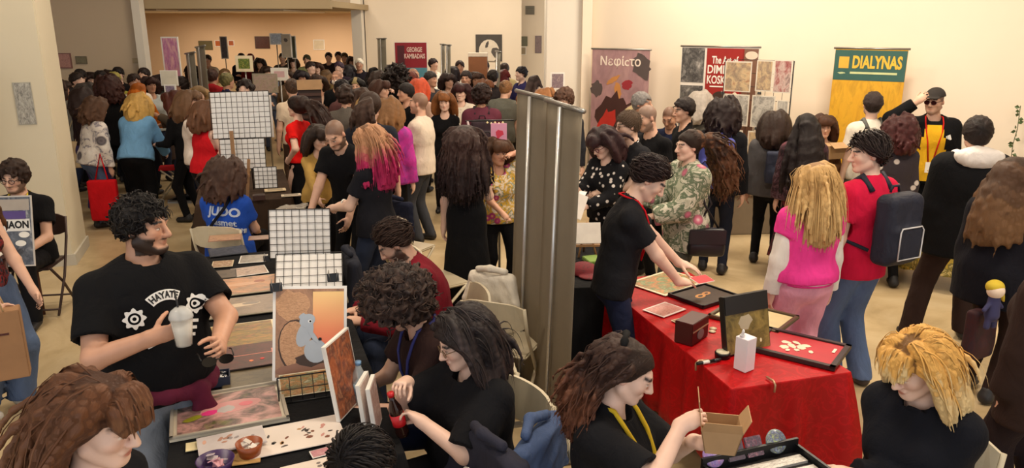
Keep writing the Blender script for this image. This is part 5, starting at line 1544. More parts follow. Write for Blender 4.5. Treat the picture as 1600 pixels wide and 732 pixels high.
# maroon jacket tied round his waist
_pr = []; _S = hay['S']; _b = 1.42
for k_ in range(18):
    a0, a1 = 2 * math.pi * k_ / 18, 2 * math.pi * (k_ + 1) / 18
    q0 = hay['sp'](-.055) + V3(.235 * math.cos(a0), .185 * math.sin(a0) - .01, .02 * math.sin(2 * a0)); q1 = hay['sp'](-.055) + V3(.235 * math.cos(a1), .185 * math.sin(a1) - .01, .02 * math.sin(2 * a1))
    _pr.append(C(q0, q1, .042, .042, .02)); 
    if math.sin(a0) > -.2: _pr.append(C(q0, q0 + V3(.02 * math.cos(a0), .02 * math.sin(a0), -.20), .03, .022, .03))
_kn = hay['sp'](-.06) + V3(.10, -.20, 0)
_pr += [E(_kn, (.05, .04, .045)), C(_kn, _kn + V3(.05, -.02, -.16), .035, .045, .02), C(_kn + V3(.05, -.02, -.16), _kn + V3(.06, 0, -.34), .045, .04, .02), C(_kn, _kn + V3(-.05, -.01, -.3), .032, .04, .02)]
sdf_obj('tied_jacket', _pr, .010, cloth((84, 26, 46)), hay['root'], fold=.004, seed=9)
# JUDO lettering and strap
_n = judo['Rs'] @ V3(0, 1, .25)
for tx_, z_, sz_, bd_ in (('JUDO', .385, .105, .004), ('fasmet', .285, .075, .002), ('PANKRATION', .225, .05, .002)):
    stamp(judo, text_mesh(tx_, sz_, .0, bd_), judo['sp'](z_) + judo['Rs'] @ V3(-.03, .1, 0), _n, judo['dz'] + judo['Rs'] @ V3(-.08, 0, 0), plain((190, 200, 220), .8), 'lettering', off=.007)
_q = lambda x, y, z: judo['sp'](z) + judo['Rs'] @ V3(x, y, 0)
MB().tube([_q(-.085, .02, .55), _q(-.06, .165, .44), _q(.05, .185, .30), _q(.15, .17, .14), _q(.2, .06, .05)], .014, 6).build('bag_strap', cloth((24, 24, 34)), judo['root'])
# printed back
_n = printb['Rs'] @ V3(0, 1, .15)
for k_ in range(5): stamp(printb, grid_patch(.22 - .012 * (k_ % 2), .014, 10, 1), printb['sp'](.37 - .034 * k_) + printb['Rs'] @ V3(.0, .1, 0), _n, printb['dz'], plain((170, 170, 176), .8), 'text_line_print')
stamp(printb, flower_print(.055), printb['sp'](.155) + printb['Rs'] @ V3(0, .1, 0), _n, printb['dz'], plain((190, 190, 194), .8), 'emblem_print')
# sleeves
arm_cover(pinkj, 'white_sleeve', cloth((226, 220, 214)), .32, 1.95, infl=.034)
for z_, c_ in ((.045, (232, 62, 146)), (.032, (236, 226, 226)), (.018, (232, 62, 146))):
    pr_ = []
    for k_ in range(24):
        a0, a1 = 2 * math.pi * k_ / 24, 2 * math.pi * (k_ + 1) / 24; R_ = (.178, .142)
        pr_.append(pinkj['sp'](z_ - .02) + V3(R_[0] * math.cos(a0), R_[1] * math.sin(a0), 0))
    MB().tube(pr_, .009, 6, closed=True).build('knit_band', cloth(c_), pinkj['top'])
arm_cover(basem, 'black_sleeve', cloth((26, 24, 28)), .0, .95, infl=.022)
lanyard(vend, (196, 20, 34), .36, .006); lanyard(lunch, (206, 172, 44), .34, .010); lanyard(seatman, (206, 180, 60), .30, .008, (230, 226, 220)); lanyard(curl, (60, 62, 120), .32, .008)
_cl = lanyard(capm, (186, 30, 24), .40, .007, (226, 220, 214))
# cap wearer: yellow shirt front, stripes, cap
stamp(capm, grid_patch(.27, .58, 12, 14, lambda x, y: abs(x) < (.95 if y < .1 else .95 - .45 * (y - .1))), capm['sp'](.2) + capm['Rs'] @ V3(0, -.1, 0), capm['Rs'] @ V3(0, -1, 0), capm['dz'], cloth((206, 158, 30)), 'yellow_shirt_front', off=.006)
for k_ in range(3): stamp(capm, grid_patch(.010 + .006 * k_, .03 + .012 * k_, 2, 2), capm['sp'](.36) + capm['Rs'] @ V3(.11 + .018 * k_, -.1, 0), capm['Rs'] @ V3(.2, -1, 0), capm['dz'] + capm['Rs'] @ V3(-.4, 0, 0), INK, 'chest_logo')
for a_ in (capm['aL'],):
    for k_ in (-1, 0, 1):
        o_ = capm['Rs'] @ V3(.068, -.018 + .02 * k_, .0)
        MB().tube([capm['Nk'] + capm['Rs'] @ V3(.09, -.01 + .02 * k_, .02), a_[0] + capm['Rs'] @ V3(.03, -.0 + .022 * k_, .075), a_[0] + (a_[1] - a_[0]) * .35 + o_, a_[1] + o_ * .95, a_[1] + (a_[2] - a_[1]) * .9 + o_ * .8], .006, 5).build('sleeve_stripe', INK, capm['top'])


def headgear(p, kind, mat, name):
    Hc, Rh, s = p['Hc'], p['Rh'], p['hs']; T = lambda *q: Hc + Rh @ (np.array(q) * s)
    if kind == 'cap':
        pr = [E(T(0, .016, .04), np.array((.092, .11, .095)) * s, Rh, .01, cuts=((T(0, 0, .045), Rh @ V3(0, -.05, -1)),)),
              C(T(-.05, -.10, .05), T(.05, -.10, .05), .03, .03, .02, 1.6, Rh @ V3(0, 1, 0), cuts=((T(0, 0, .042), Rh @ V3(0, 0, -1)), (T(0, 0, .056), Rh @ V3(0, 0, 1))))]
        pr[1]['b'] = T(.05, -.10, .05)
    elif kind == 'beanie':
        pr = [E(T(0, .02, .045), np.array((.093, .112, .10)) * s, Rh, .01, cuts=((T(0, 0, .035), Rh @ V3(0, -.1, -1)),))]
    else:
        pr = [E(T(0, -.075, -.055), np.array((.055, .042, .045)) * s, Rh, .01)]
    return sdf_obj(name, pr, .008, mat, p['root'])


headgear(capm, 'cap', cloth((52, 48, 46)), 'cap'); headgear(beanie, 'beanie', cloth((150, 134, 96)), 'beanie'); headgear(mask, 'mask', cloth((226, 214, 204)), 'face_mask')
# white hood on the coat
_h = hoodm; _T = lambda *q: _h['Nk'] + _h['Rs'] @ (np.array(q) * _h['S'])
sdf_obj('white_hood', [E(_T(0, .10, .02), (.18, .10, .095), _h['Rs'], .03), E(_T(.10, .0, .01), (.075, .10, .06), _h['Rs'], .04), E(_T(-.10, .0, .01), (.075, .10, .06), _h['Rs'], .04)], .010, cloth((214, 208, 204)), _h['root'], fold=.006, seed=3)
# cat patches down the sleeve
for k_ in range(3):
    a_ = catj['aR']; f_ = .25 + .3 * k_; c_ = a_[0] + (a_[1] - a_[0]) * min(1, f_ * 1.2) if f_ < .8 else a_[1] + (a_[2] - a_[1]) * .3
    poly = [(-.05, -.03), (.05, -.03), (.055, .02), (.045, .055), (.02, .03), (-.02, .03), (-.045, .055), (-.055, .02)]
    me_ = raw_mesh([(x, y, 0) for x, y in poly], [tuple(range(8))])
    stamp(catj, me_, c_, catj['Rs'] @ V3(-1, .35, 0), V3(0, 0, 1), plain((120, 112, 112), .8), 'cat_patch')
# necklace
_c = chainm; MB().tube([_c['Nk'] + _c['Rs'] @ V3(.085 * math.cos(a), .075 * math.sin(a) - .02, .01 + .05 * math.sin(a)) for a in np.linspace(0, 2 * math.pi, 20, endpoint=False)], .004, 5, closed=True).build('chain_necklace', plain((214, 212, 206), .25, .8), _c['root'])
# hair bow
MB().tube([lunch['Hc'] + lunch['Rh'] @ V3(*q) * lunch['hs'] for q in ((-.085, .075, .09), (-.045, .085, .125), (.0, .085, .125), (.045, .085, .125), (.085, .075, .09))], [.008, .017, .011, .017, .008], 8).build('hair_bow', BLK, lunch['root'])
MB().tube([pinkh['aR'][2] + V3(0, 0, 0) + pinkh['Rs'] @ V3(.035 * math.cos(a), .0, .035 * math.sin(a)) for a in np.linspace(0, 2 * math.pi, 12, endpoint=False)], .007, 6, closed=True).build('bracelet', plain((210, 210, 206), .3, .6), pinkh['root'])

backpack('boxy black backpack with pale edging on the crimson t-shirt', redt, (40, 42, 54), .32, .48, .17, trim=plain((196, 196, 200), .5))
backpack('large blue fabric backpack on the curly haired person', bluebp, (74, 80, 158), .34, .50, .2)
backpack('dark backpack on the burgundy sweater', burgbp, (52, 40, 48), .30, .36, .12)
backpack('small grey patterned backpack on the pale t-shirt', mohawk, (92, 92, 88), .26, .32, .12, drop=.06)


def soft_bag(name, label, c, w, h, dp, yaw, mat, strap=None, sm=None, cat='bag', flap=None):
    t = thing(name, label, cat, tuple(c), yaw)
    sdf_obj('body', [B((0, 0, h / 2), (w / 2, dp / 2, h / 2), None, min(.03, dp * .35)), E((0, 0, h * .3), (w * .52, dp * .62, h * .3), None, .03)], .010, mat, t, fold=.003)
    if flap: MB().box((0, -dp / 2 - .006, h * .72), (w * .96, .012, h * .5), bev=.004).build('flap', flap, t)
    if strap: MB().tube([Matrix.Rotation(-yaw, 3, 'Z') @ (Vector(q) - Vector(c)) for q in strap], .010, 6).build('strap', sm or mat, t)
    return t


_k = kim; _sh = wpt(_k, _k['SL'] + V3(0, 0, .08)); _bc = wpt(_k, (.24, .05, .68))
soft_bag('shoulder_bag', 'black leather shoulder bag hanging below the kimono jacket', _bc, .30, .24, .10, _k['face'] + 1.2, plain((26, 26, 30), .4), [_bc + V3(.1, 0, .22), wpt(_k, (.22, .03, 1.1)), _sh, wpt(_k, (.2, .1, 1.1)), _bc + V3(-.1, 0, .22)], flap=plain((34, 34, 38), .35))
_t = tote; _bc = wpt(_t, (.26, .06, .62)); soft_bag('tote_bag', 'cream canvas tote bag hanging at the white pillar', _bc, .36, .36, .10, _t['face'] + .2, cloth((206, 180, 140)), [_bc + V3(.08, 0, .34), wpt(_t, _t['SL'] + V3(0, 0, .08)), _bc + V3(-.08, 0, .34)], cloth((206, 186, 150)))
_s = smile; _bc = wpt(_s, (.22, -.06, .75)); soft_bag('tote_bag', 'cream canvas bag carried by the smiling woman', _bc, .30, .30, .08, _s['face'] + .3, cloth((190, 170, 130)), [_bc + V3(.06, 0, .28), wpt(_s, _s['SL'] + V3(0, 0, .075)), _bc + V3(-.06, 0, .28)], cloth((222, 212, 196)))
_g = greyj; _bc = wpt(_g, (-.12, .22, .92)); soft_bag('shoulder_bag', 'slate blue bag on the back of the grey jacket', _bc, .36, .34, .14, _g['face'], cloth((58, 62, 78)), [wpt(_g, (-.2, .15, 1.2)), wpt(_g, _g['SR'] + V3(0, 0, .07)), wpt(_g, (-.15, -.17, 1.2))])

q_ = at_y(163, 312, 9.3); soft_bag('shopping_bag', 'bright red cloth bag hanging between the left stalls', (q_[0], q_[1], .12), .34, .52, .12, .2, cloth((206, 24, 34)), [(q_[0] + .08, q_[1], .62), (q_[0], q_[1] + .05, .95), (q_[0] - .08, q_[1], .62)])
# ------------------------------------------------------------------ handheld things
_w = wpt(hay, hay['aR'][2] + V3(.10, -.07, .02))
t_ = thing('drink_cup', 'clear plastic cup of white iced drink with a domed lid', 'cup', tuple(_w + V3(0, 0, -.06)), 0)
MB().lathe([(.03, 0), (.042, .10)], 24).build('drink', plain((232, 226, 216), .4), t_)
MB().lathe([(.0, -.004), (.033, -.003), (.046, .12), (.0475, .12)], 24).build('cup', glassy(), t_)
MB().lathe([(.049, .118), (.049, .126), (.04, .15), (.02, .165)], 24).build('lid', glassy((240, 240, 238), .05, .45), t_)
MB().tube([(.005, 0, .03), (-.015, 0, .24)], .004, 6).build('straw', BLACKM, t_)

_w = wpt(hay, hay['aL'][2] + V3(-.06, -.10, -.03)); t_ = thing('sunglasses', 'black sunglasses dangling from the bearded man\'s left hand', 'glasses', tuple(_w), .5)
for s_ in (-1, 1): MB().prism([(.034 * s_ + .03 * math.cos(a), .022 * math.sin(a)) for a in np.linspace(0, 6.28, 16, endpoint=False)], 0, .003, Matrix.Rotation(math.pi / 2, 3, 'X')).build('lens', plain((20, 18, 18), .15), t_); MB().tube([(.064 * s_, 0, .01), (.068 * s_, .07, .012), (.066 * s_, .13, -.01)], .003, 6).build('temple', BLACKM, t_)
MB().tube([(-.01, -.002, .006), (.01, -.002, .006)], .003, 6).build('bridge', BLACKM, t_)

_w = wpt(coke, coke['aL'][2] + V3(-.07, -.05, .03))
t_ = thing('cola_bottle', 'small cola bottle with a red label between two hands', 'bottle', tuple(_w + V3(0, 0, -.11)), 0); t_.rotation_euler = (.12, -.2, 0)
MB().lathe([(.0, 0), (.026, .002), (.030, .02), (.027, .07), (.030, .12), (.028, .145), (.013, .185), (.012, .205)], 20).build('bottle', plain((40, 18, 14), .12), t_)
MB().lathe([(.0310, .06), (.0295, .075), (.0315, .118)], 20).build('label', plain((196, 24, 34), .4), t_)
MB().lathe([(.0145, .203), (.0145, .222), (.0, .223)], 16).build('cap', plain((190, 22, 30), .4), t_)

_w = wpt(lunch, lunch['aL'][2] + V3(-.03, -.10, .02))
t_ = thing('lunch_box', 'open brown cardboard lunch box held by the curly haired woman', 'box', tuple(_w), lunch['face'] + .3)
w0, w1, hh = .055, .075, .10
for k_ in range(4):
    a_ = Matrix.Rotation(math.pi / 2 * k_, 3, 'Z')
    vs = [a_ @ Vector(v) for v in ((-w0, -w0, 0), (w0, -w0, 0), (w1, -w1, hh), (-w1, -w1, hh), (-w0, -w0 + .004, 0), (w0, -w0 + .004, 0), (w1, -w1 + .004, hh), (-w1, -w1 + .004, hh))]
    MB().add(vs, [(0, 1, 2, 3), (5, 4, 7, 6), (3, 2, 6, 7), (1, 0, 4, 5), (0, 3, 7, 4), (2, 1, 5, 6)]).build('side', CARD, t_)
    if k_ != 1:
        ln = (.05, .05, .11, .05)[k_]; lv = .55 if k_ != 2 else .12
        vs = [a_ @ Vector(v) for v in ((-w1, -w1, hh), (w1, -w1, hh), (w1 * .85, -w1 - ln * lv, hh + ln), (-w1 * .85, -w1 - ln * lv, hh + ln), (-w1, -w1 + .003, hh), (w1, -w1 + .003, hh), (w1 * .85, -w1 - ln * lv + .003, hh + ln), (-w1 * .85, -w1 - ln * lv + .003, hh + ln))]
        MB().add(vs, [(0, 1, 2, 3), (5, 4, 7, 6), (3, 2, 6, 7), (1, 0, 4, 5), (0, 3, 7, 4), (2, 1, 5, 6)]).build('flap', CARD, t_)
MB().box((0, 0, .004), (.11, .11, .008)).build('bottom', CARD, t_); MB().lathe([(.0, .05), (.05, .045), (.06, .03)], 16).build('food', plain((150, 120, 70), .8, 0, .3), t_)

_pl = [p for p in PEOPLE if p['root']['label'].startswith('woman in glasses and spotted')][0]
_w = wpt(_pl, _pl['aL'][2] + V3(-.06, -.14, .05)); picture('leaflet', 'white leaflet held by the woman in the spotted top', 'paper', _w, .21, .28, math.radians(-30), plain((236, 232, 226), .6, 0, .02), .004, tilt=35)
_w = wpt(_pl, _pl['aR'][2] + V3(-.02, -.12, .0)); picture('leaflet', 'pale pink folded leaflet held over the stall', 'paper', _w, .18, .13, math.radians(-20), plain((222, 196, 214), .6, 0, .03), .004, tilt=25)
_w = wpt(vend, vend['aR'][2] + V3(.05, -.15, -.0)); _w[2] = max(_w[2], .80); picture('red_card', 'folded red card in the hand of the leaning young man', 'card', _w, .13, .09, .5, plain((206, 24, 40), .6), .003, tilt=10)
# paper bag of the person at the frame edge
_fp = [p for p in PEOPLE if 'cut off by the frame' in p['root']['label']][0]
_bc = wpt(_fp, (.0, -.36, .30)); _bc = at_y(14, 640, 4.35)
t_ = thing('paper_bag', 'tan paper carrier bag held against blue jeans', 'bag', (_bc[0], _bc[1], .38), .5)
MB().box((0, 0, .22), (.30, .12, .44), bev=.004).build('body', plain((150, 112, 78), .8, 0, .08), t_)
for s_ in (-1, 1): MB().tube([(-.07, .05 * s_, .44), (-.05, .04 * s_, .53), (.05, .04 * s_, .53), (.07, .05 * s_, .44)], .006, 6).build('handle', TAN, t_)
MB().box((.05, -.062, .3), (.06, .003, .012)).build('printed_mark', plain((70, 30, 26), .7), t_)

# ------------------------------------------------------------------ chairs under the seated people
def under(p, label, dy=.03, **kw): b = wpt(p, (0, dy, 0)); return folding_chair(label, (b[0], b[1], 0), p['face'], **kw)


under(judo, 'beige folding chair carrying the woman in the blue t-shirt', dy=-.02); under(coke, 'pale folding chair under the woman opening the bottle'); under(lunch, 'folding chair under the curly haired woman eating'); under(curl, 'folding chair under the curly haired man in glasses')
under(burg, 'folding chair under the burgundy shirted man'); under(blond, 'folding chair under the bleached blond person'); under(seatman, 'dark chair under the man behind the comic display', col=plain((60, 40, 34), .5))
_b = at_z(562, 440, 0); folding_chair('folding chair draped with a dark jacket in the middle of the row', (-1.02, 5.35, 0), 1.9, seatc=None)
folding_chair('empty folding chair with a navy jacket beside the raglan man', (-1.0, 7.0, 0), 2.6); folding_chair('empty beige folding chair in front of the black dress', (-.62, 6.02, 0), 2.2)
folding_chair('folding chair with a cream jacket by the grey banners', (-.02, 4.75, 0), 2.75); folding_chair('folding chair under a black printed hoodie at the bottom edge', (.12, 2.62, 0), 2.2)
folding_chair('folding chair with red seat among the left stalls', (-5.0, 11.2, 0), -1.2, seatc=cloth((170, 26, 34)))


def drape(label, cat, c, yaw, w, h, mat, seed=1, name='jacket', dp=.10):
    """a garment hung over a chair back: shoulders, body folds and two sleeves"""
    t = thing(name, label, cat, tuple(c), yaw)
    pr = [C((-w * .36, 0, -.02), (w * .36, 0, -.02), .035, None, .03)]
    for k in range(7):
        x = -w * .42 + w * .84 * k / 6; g = random.Random(seed * 9 + k); l = h * g.uniform(.75, 1.0)
        pr += [C((x * .9, .03, -.03), (x * 1.05, .06 + .02 * math.sin(k * 2.1), -l), .036, .030, .035, 1.3, (1, 0, 0)), C((x * .85, -.02, -.03), (x * .95, -.045, -l * .5), .028, .022, .03, 1.3, (1, 0, 0))]
    for s in (-1, 1): pr += [C((s * w * .38, .0, -.03), (s * w * .50, .05, -h * .45), .042, .042, .03), C((s * w * .50, .05, -h * .45), (s * w * .44, .06, -h * .82), .04, .034, .03)]
    sdf_obj('body', pr, .012, mat, t, fold=.008, seed=seed)
    sdf_obj('collar', [C((-.10, .02, .03), (0, .05, .05), .022, .024, .02), C((0, .05, .05), (.10, .02, .03), .024, .022, .02)], .010, mat, t)
    return t


drape('charcoal jacket hung over a chair beside the wire grids', 'jacket', (-1.16, 5.33, .88), 1.9, .50, .72, cloth((40, 42, 52)), 2)
drape('navy jacket on the folding chair beside the raglan man', 'jacket', (-1.12, 7.16, .86), 2.6, .46, .62, cloth((26, 30, 48)), 3)
drape('cream jacket hung on the chair by the grey banners', 'jacket', (-.13, 4.98, .85), 2.75, .36, .42, cloth((214, 206, 192)), 4)
_hd = drape('black hoodie with a white print on the nearest empty chair', 'hoodie', (-.08, 2.79, .86), 2.2, .52, .6, cloth((46, 46, 58)), 5, 'hoodie')
drape('blue denim jacket behind the curly haired woman', 'jacket', tuple(wpt(lunch, (0, .30, .84))), lunch['face'], .46, .55, cloth((70, 86, 120)), 6)
MB().prism([(math.cos(a) * .09 * (1 + .25 * math.sin(9 * a)), math.sin(a) * .05 * (1 + .2 * math.sin(7 * a))) for a in np.linspace(0, 2 * math.pi, 40, endpoint=False)], 0, .003, Matrix.Rotation(math.pi / 2, 3, 'X'), (0, .096, -.16)).build('white_print', INK, _hd)

# ------------------------------------------------------------------ left stall
T0 = V3(-1.33, 2.57, 0)
tt = lambda u, v, z=.762: T0 + CX * u + AX * v + V3(0, 0, z)
table('folding table under the nearest art prints', tt(0, 0, 0), YAW, .92, 1.6); tablecloth('black cloth over the nearest print table', tt(0, 0, 0), YAW, .92, 1.6, .75, .6, BLACKCL, .012, seed=1)
table('folding table under the wire grid displays', tt(0, 1.66, 0), YAW, .92, 1.6); tablecloth('black cloth below the wire grid displays', tt(0, 1.66, 0), YAW, .92, 1.6, .75, .6, BLACKCL, .012, seed=2)
table('folding table carrying the wooden easel', tt(-.1, 5.2, 0), YAW, .92, 1.7); tablecloth('dark cloth on the table with the wooden easel', tt(-.1, 5.2, 0), YAW, .92, 1.7, .75, .6, cloth((60, 46, 36)), .012, seed=3)


def lay(px, py, z=.764): q = at_z(px, py, z); return q


picture('framed_print', 'pink and green fantasy painting in a pale frame on the table', 'picture', lay(358, 643), .50, .40, YAW, art(((120, 120, 60), (60, 56, 50), (196, 150, 140), (222, 160, 160)), 1, 2.2), .03, plain((206, 196, 176), .5), .012, roll=3, fr=(plain((176, 166, 150), .35), .016),
        spec=(('e', .05, .1, .62, .26, 8, plain((214, 150, 146), .4)), ('b', -.05, .0, .2, .16, 10, plain((190, 180, 176), .4)), ('b', -.38, -.08, .17, .11, 8, plain((226, 60, 130), .4)), ('e', .35, .14, .14, .1, 0, plain((232, 120, 130), .4)), ('b', -.7, -.25, .22, .1, 20, plain((150, 146, 40), .4))))
picture('art_print', 'orange and olive landscape print with taped corners', 'print', lay(368, 527, .768), .44, .40, YAW, art(((190, 90, 50), (160, 130, 60), (110, 96, 60), (206, 120, 70)), 3, 2.4, streak=(1, 3, 1)), .012, CREAMP, .004, roll=2)
picture('art_print', 'dark print crossed by a thin pink line', 'print', lay(384, 558, .776), .46, .32, YAW, art(((40, 26, 22), (66, 36, 26), (96, 40, 30), (30, 20, 18)), 4, 3), .004, plain((40, 30, 28), .4), .005, roll=3,
        spec=(('r', -.1, .05, .75, .012, 0, plain((230, 140, 120), .4)), ('r', .62, .05, .02, .2, 0, plain((226, 140, 120), .4)), ('b', .1, -.5, .06, .05, 0, plain((220, 120, 70), .4)), ('b', .35, -.45, .05, .05, 0, plain((206, 40, 30), .4))))
picture('art_print', 'olive brown print half covered beside the pin box', 'print', lay(405, 588, .766), .36, .22, YAW, art(((90, 80, 66), (120, 106, 80), (70, 60, 50)), 6, 2), .004, plain((80, 72, 60), .5), .004, roll=2)
_pp = picture('art_print', 'large sleeved print of a reclining figure with red petals', 'print', lay(374, 448, .768), .56, .36, YAW, art(((150, 130, 110), (206, 150, 110), (112, 104, 96)), 8, 2), .012, plain((176, 164, 140), .3), .006, roll=2,
              spec=(('b', -.75, .0, .2, .16, 20, plain((206, 90, 50), .3)), ('b', -.82, -.2, .14, .1, 60, plain((226, 170, 60), .3)), ('e', .1, .1, .45, .13, 4, plain((206, 160, 126), .3)), ('e', .5, .3, .14, .09, 0, plain((160, 90, 60), .3))))
picture('art_print', 'second panel of the sleeved print with a pale coiled figure', 'print', lay(366, 481, .772), .56, .34, YAW, art(((120, 110, 100), (150, 130, 112), (96, 88, 84)), 9, 2), .012, plain((150, 140, 120), .3), .006, roll=2,
        spec=(('e', .2, .1, .4, .12, 4, plain((200, 178, 150), .3)), ('e', .38, .16, .2, .08, 0, plain((130, 116, 104), .3)), ('b', -.2, -.3, .2, .06, 0, plain((206, 160, 90), .3))))
_sm = [(352, 372, .26, .20, ((150, 110, 90), (190, 150, 120), (90, 60, 50)), 'brown print of a long fish shape near the folding chair'), (356, 393, .28, .24, ((50, 52, 56), (70, 74, 84), (110, 110, 116)), 'dark grey print with small white figures'),
       (348, 413, .15, .16, ((206, 190, 160), (150, 110, 80), (220, 210, 190)), 'cream card with brown sketches'), (396, 405, .20, .20, ((206, 200, 186), (160, 150, 136), (120, 116, 110)), 'white bordered grey card beside the grid'),
       (390, 424, .24, .20, ((150, 120, 104), (196, 170, 150), (110, 90, 80)), 'white bordered brown card below the grey card'), (344, 430, .22, .20, ((70, 62, 54), (100, 84, 66), (50, 46, 40)), 'dark olive print above the sleeved prints'), (405, 372, .17, .14, ((130, 100, 84), (170, 140, 120), (60, 44, 40)), 'narrow sepia card beside the black slots')]
for k_, (x, y, w, h, pal, lb) in enumerate(_sm): picture('art_card', lb, 'print', lay(x, y, .766 + .002 * (k_ % 3)), w, h, YAW, art(pal, 20 + k_, 3), .008, WHITEP if k_ in (3, 4) else plain(pal[0], .5), .003, roll=rng.uniform(-6, 8), group='small prints on the wire grid table')
# squirrel picture on its stand
_c = at_z(492, 600, .78); _c = _c + AX * .02
_sq = picture('art_print', 'large upright print of a pale creature curled by an orange sky', 'print', tuple(_c + V3(0, 0, .24) + AX * .06), .355, .46, YAW - .12, art(((150, 110, 84), (176, 132, 100), (120, 84, 60)), 12, 3), .014, plain((240, 238, 234), .5, 0, .02), .004, tilt=72, roll=-3.5)
_sky, _nt, _b = _new('orange_sky_paint'); _nt.links.new(_ramp(_nt, None, [(0, (238, 96, 84)), (.45, (244, 150, 104)), (1, (246, 206, 140))]), _b.inputs['Base Color'])
_sep = _nt.nodes.new('ShaderNodeSeparateXYZ'); _nt.links.new(_co(_nt, 'Generated'), _sep.inputs[0]); _nt.links.new(_sep.outputs[1], [n for n in _nt.nodes if n.type == 'VALTORGB'][0].inputs[0]); _b.inputs['Roughness'].default_value = .5
_fur = art(((150, 108, 78), (196, 150, 112), (220, 176, 140)), 31, 5, .6, 2.5, (1, 4, 1)); _pale = plain((176, 186, 198), .5, 0, .06); _dk = plain((70, 52, 44), .6)
motif(_sq, .327, .432, .0056, (('r', .54, .18, .46, 1.0, 0, _sky), ('b', -.48, .62, .56, .50, 0, _fur), ('e', -.36, -.32, .56, .84, 8, _dk), ('e', -.40, -.30, .48, .76, 8, _fur), ('b', .0, -.84, 1.1, .26, 0, plain((150, 108, 88), .5)), ('b', .05, -.62, .5, .2, 0, _dk), ('e', -.15, -.02, .22, .42, -22, _pale), ('e', .17, -.42, .34, .36, 20, _pale), ('e', -.08, .28, .24, .19, 25, _pale), ('b', -.2, .36, .12, .12, 0, _pale), ('e', .0, .26, .06, .055, 0, plain((225, 228, 230), .5)), ('e', .01, .26, .03, .03, 0, DARKINK), ('e', .1, -.08, .07, .26, 35, _pale), ('b', .3, -.15, .06, .05, 0, DARKINK)))
for s_ in (-1, 1): binder_clip('black binder clip on the %s top corner of the creature print' % ('left' if s_ < 0 else 'right'), tuple(_c + V3(0, 0, .455) + CX * (.14 * s_) + AX * (.155 + .03 * s_) ), YAW, s=1.3)
MB_ = thing('easel_stand', 'black wire stand behind the creature print', 'stand', tuple(_c + AX * .1), YAW)
for s_ in (-1, 1): MB().tube([(-.1 * s_, -.06, 0), (-.1 * s_, .075, .42), (-.1 * s_, .2, 0)], .005, 6).build('leg', BLACKM, MB_)
# standing folders
for k_, (x, y, w, h, yw, tl, pal, lb, wm) in enumerate(((536, 640, .24, .36, YAW + 1.0, 82, ((150, 70, 50), (190, 110, 70), (110, 70, 60), (210, 150, 110)), 'upright mounted print of rusty autumn trees', WHITEP), (570, 662, .15, .22, YAW + 1.15, 84, ((206, 170, 160), (226, 206, 196), (190, 150, 140)), 'small white booklet standing by the bottle', WHITEP),
                                                    (583, 668, .15, .22, YAW + 1.25, 84, ((216, 190, 180), (180, 140, 130), (230, 220, 214)), 'small white booklet leaning nearest the seated woman', WHITEP))):
    q_ = at_z(x, y, .77); picture('standing_print', lb, 'print', tuple(q_ + V3(0, 0, h / 2)), w, h, yw, art(pal, 40 + k_, 3), .008, wm, .018, tilt=tl)
q_ = at_z(552, 640, .765); t_ = thing('water_bottle', 'clear plastic water bottle behind the standing prints', 'bottle', tuple(q_ + CX * .04 + AX * .05), 0)
MB().lathe([(0, 0), (.03, .002), (.032, .02), (.032, .13), (.028, .155), (.014, .185), (.013, .2)], 18).build('bottle', glassy((220, 230, 234), .05, .4), t_); MB().lathe([(.015, .198), (.015, .215), (0, .216)], 14).build('cap', plain((120, 160, 200), .4), t_); MB().lathe([(.0335, .06), (.0335, .11)], 18).build('label', plain((160, 190, 206), .4), t_)
# small goods at the near end
q_ = at_z(335, 600, .765); t_ = thing('pin_box', 'dark blue box filled with shiny pins', 'box', tuple(q_), YAW)
MB().box((0, 0, .004), (.15, .10, .008)).build('bottom', plain((40, 46, 66), .6), t_)
for s_ in (-1, 1): MB().box((.074 * s_, 0, .025), (.004, .10, .05)).build('side', plain((46, 52, 74), .6), t_); MB().box((0, .049 * s_, .025), (.15, .004, .05)).build('side', plain((46, 52, 74), .6), t_)
for k_ in range(26):
    p_ = MB().lathe([(0, .0), (.011, .001), (.011, .004), (.0, .006)], 10, M=Matrix.Rotation(rng.uniform(-.7, .7), 3, 'X')).build('pin', plain(rng.choice([(196, 196, 200), (60, 60, 66), (150, 150, 156), (220, 218, 214)]), .25, .6), t_); p_.location = (rng.uniform(-.06, .06), rng.uniform(-.036, .036), .03 + rng.uniform(0, .016))


def bowl(label, px, py, r, h, col, fill):
    t = thing('bowl', label, 'bowl', tuple(at_z(px, py, .765)), 0)
    MB().lathe([(r * .75, 0), (r, h), (r * .95, h), (r * .68, .008), (0, .008)], 24).build('shell', plain(col, .35), t)
    for k in range(7):
        c = MB().box((0, 0, 0), (r * .55, r * .4, .004)).build('sticker', plain(rng.choice(fill), .5), t); c.location = (rng.uniform(-.4, .4) * r, rng.uniform(-.4, .4) * r, h * .62 + k * .004); c.rotation_euler = (rng.uniform(-.5, .5), rng.uniform(-.5, .5), rng.uniform(0, 3))


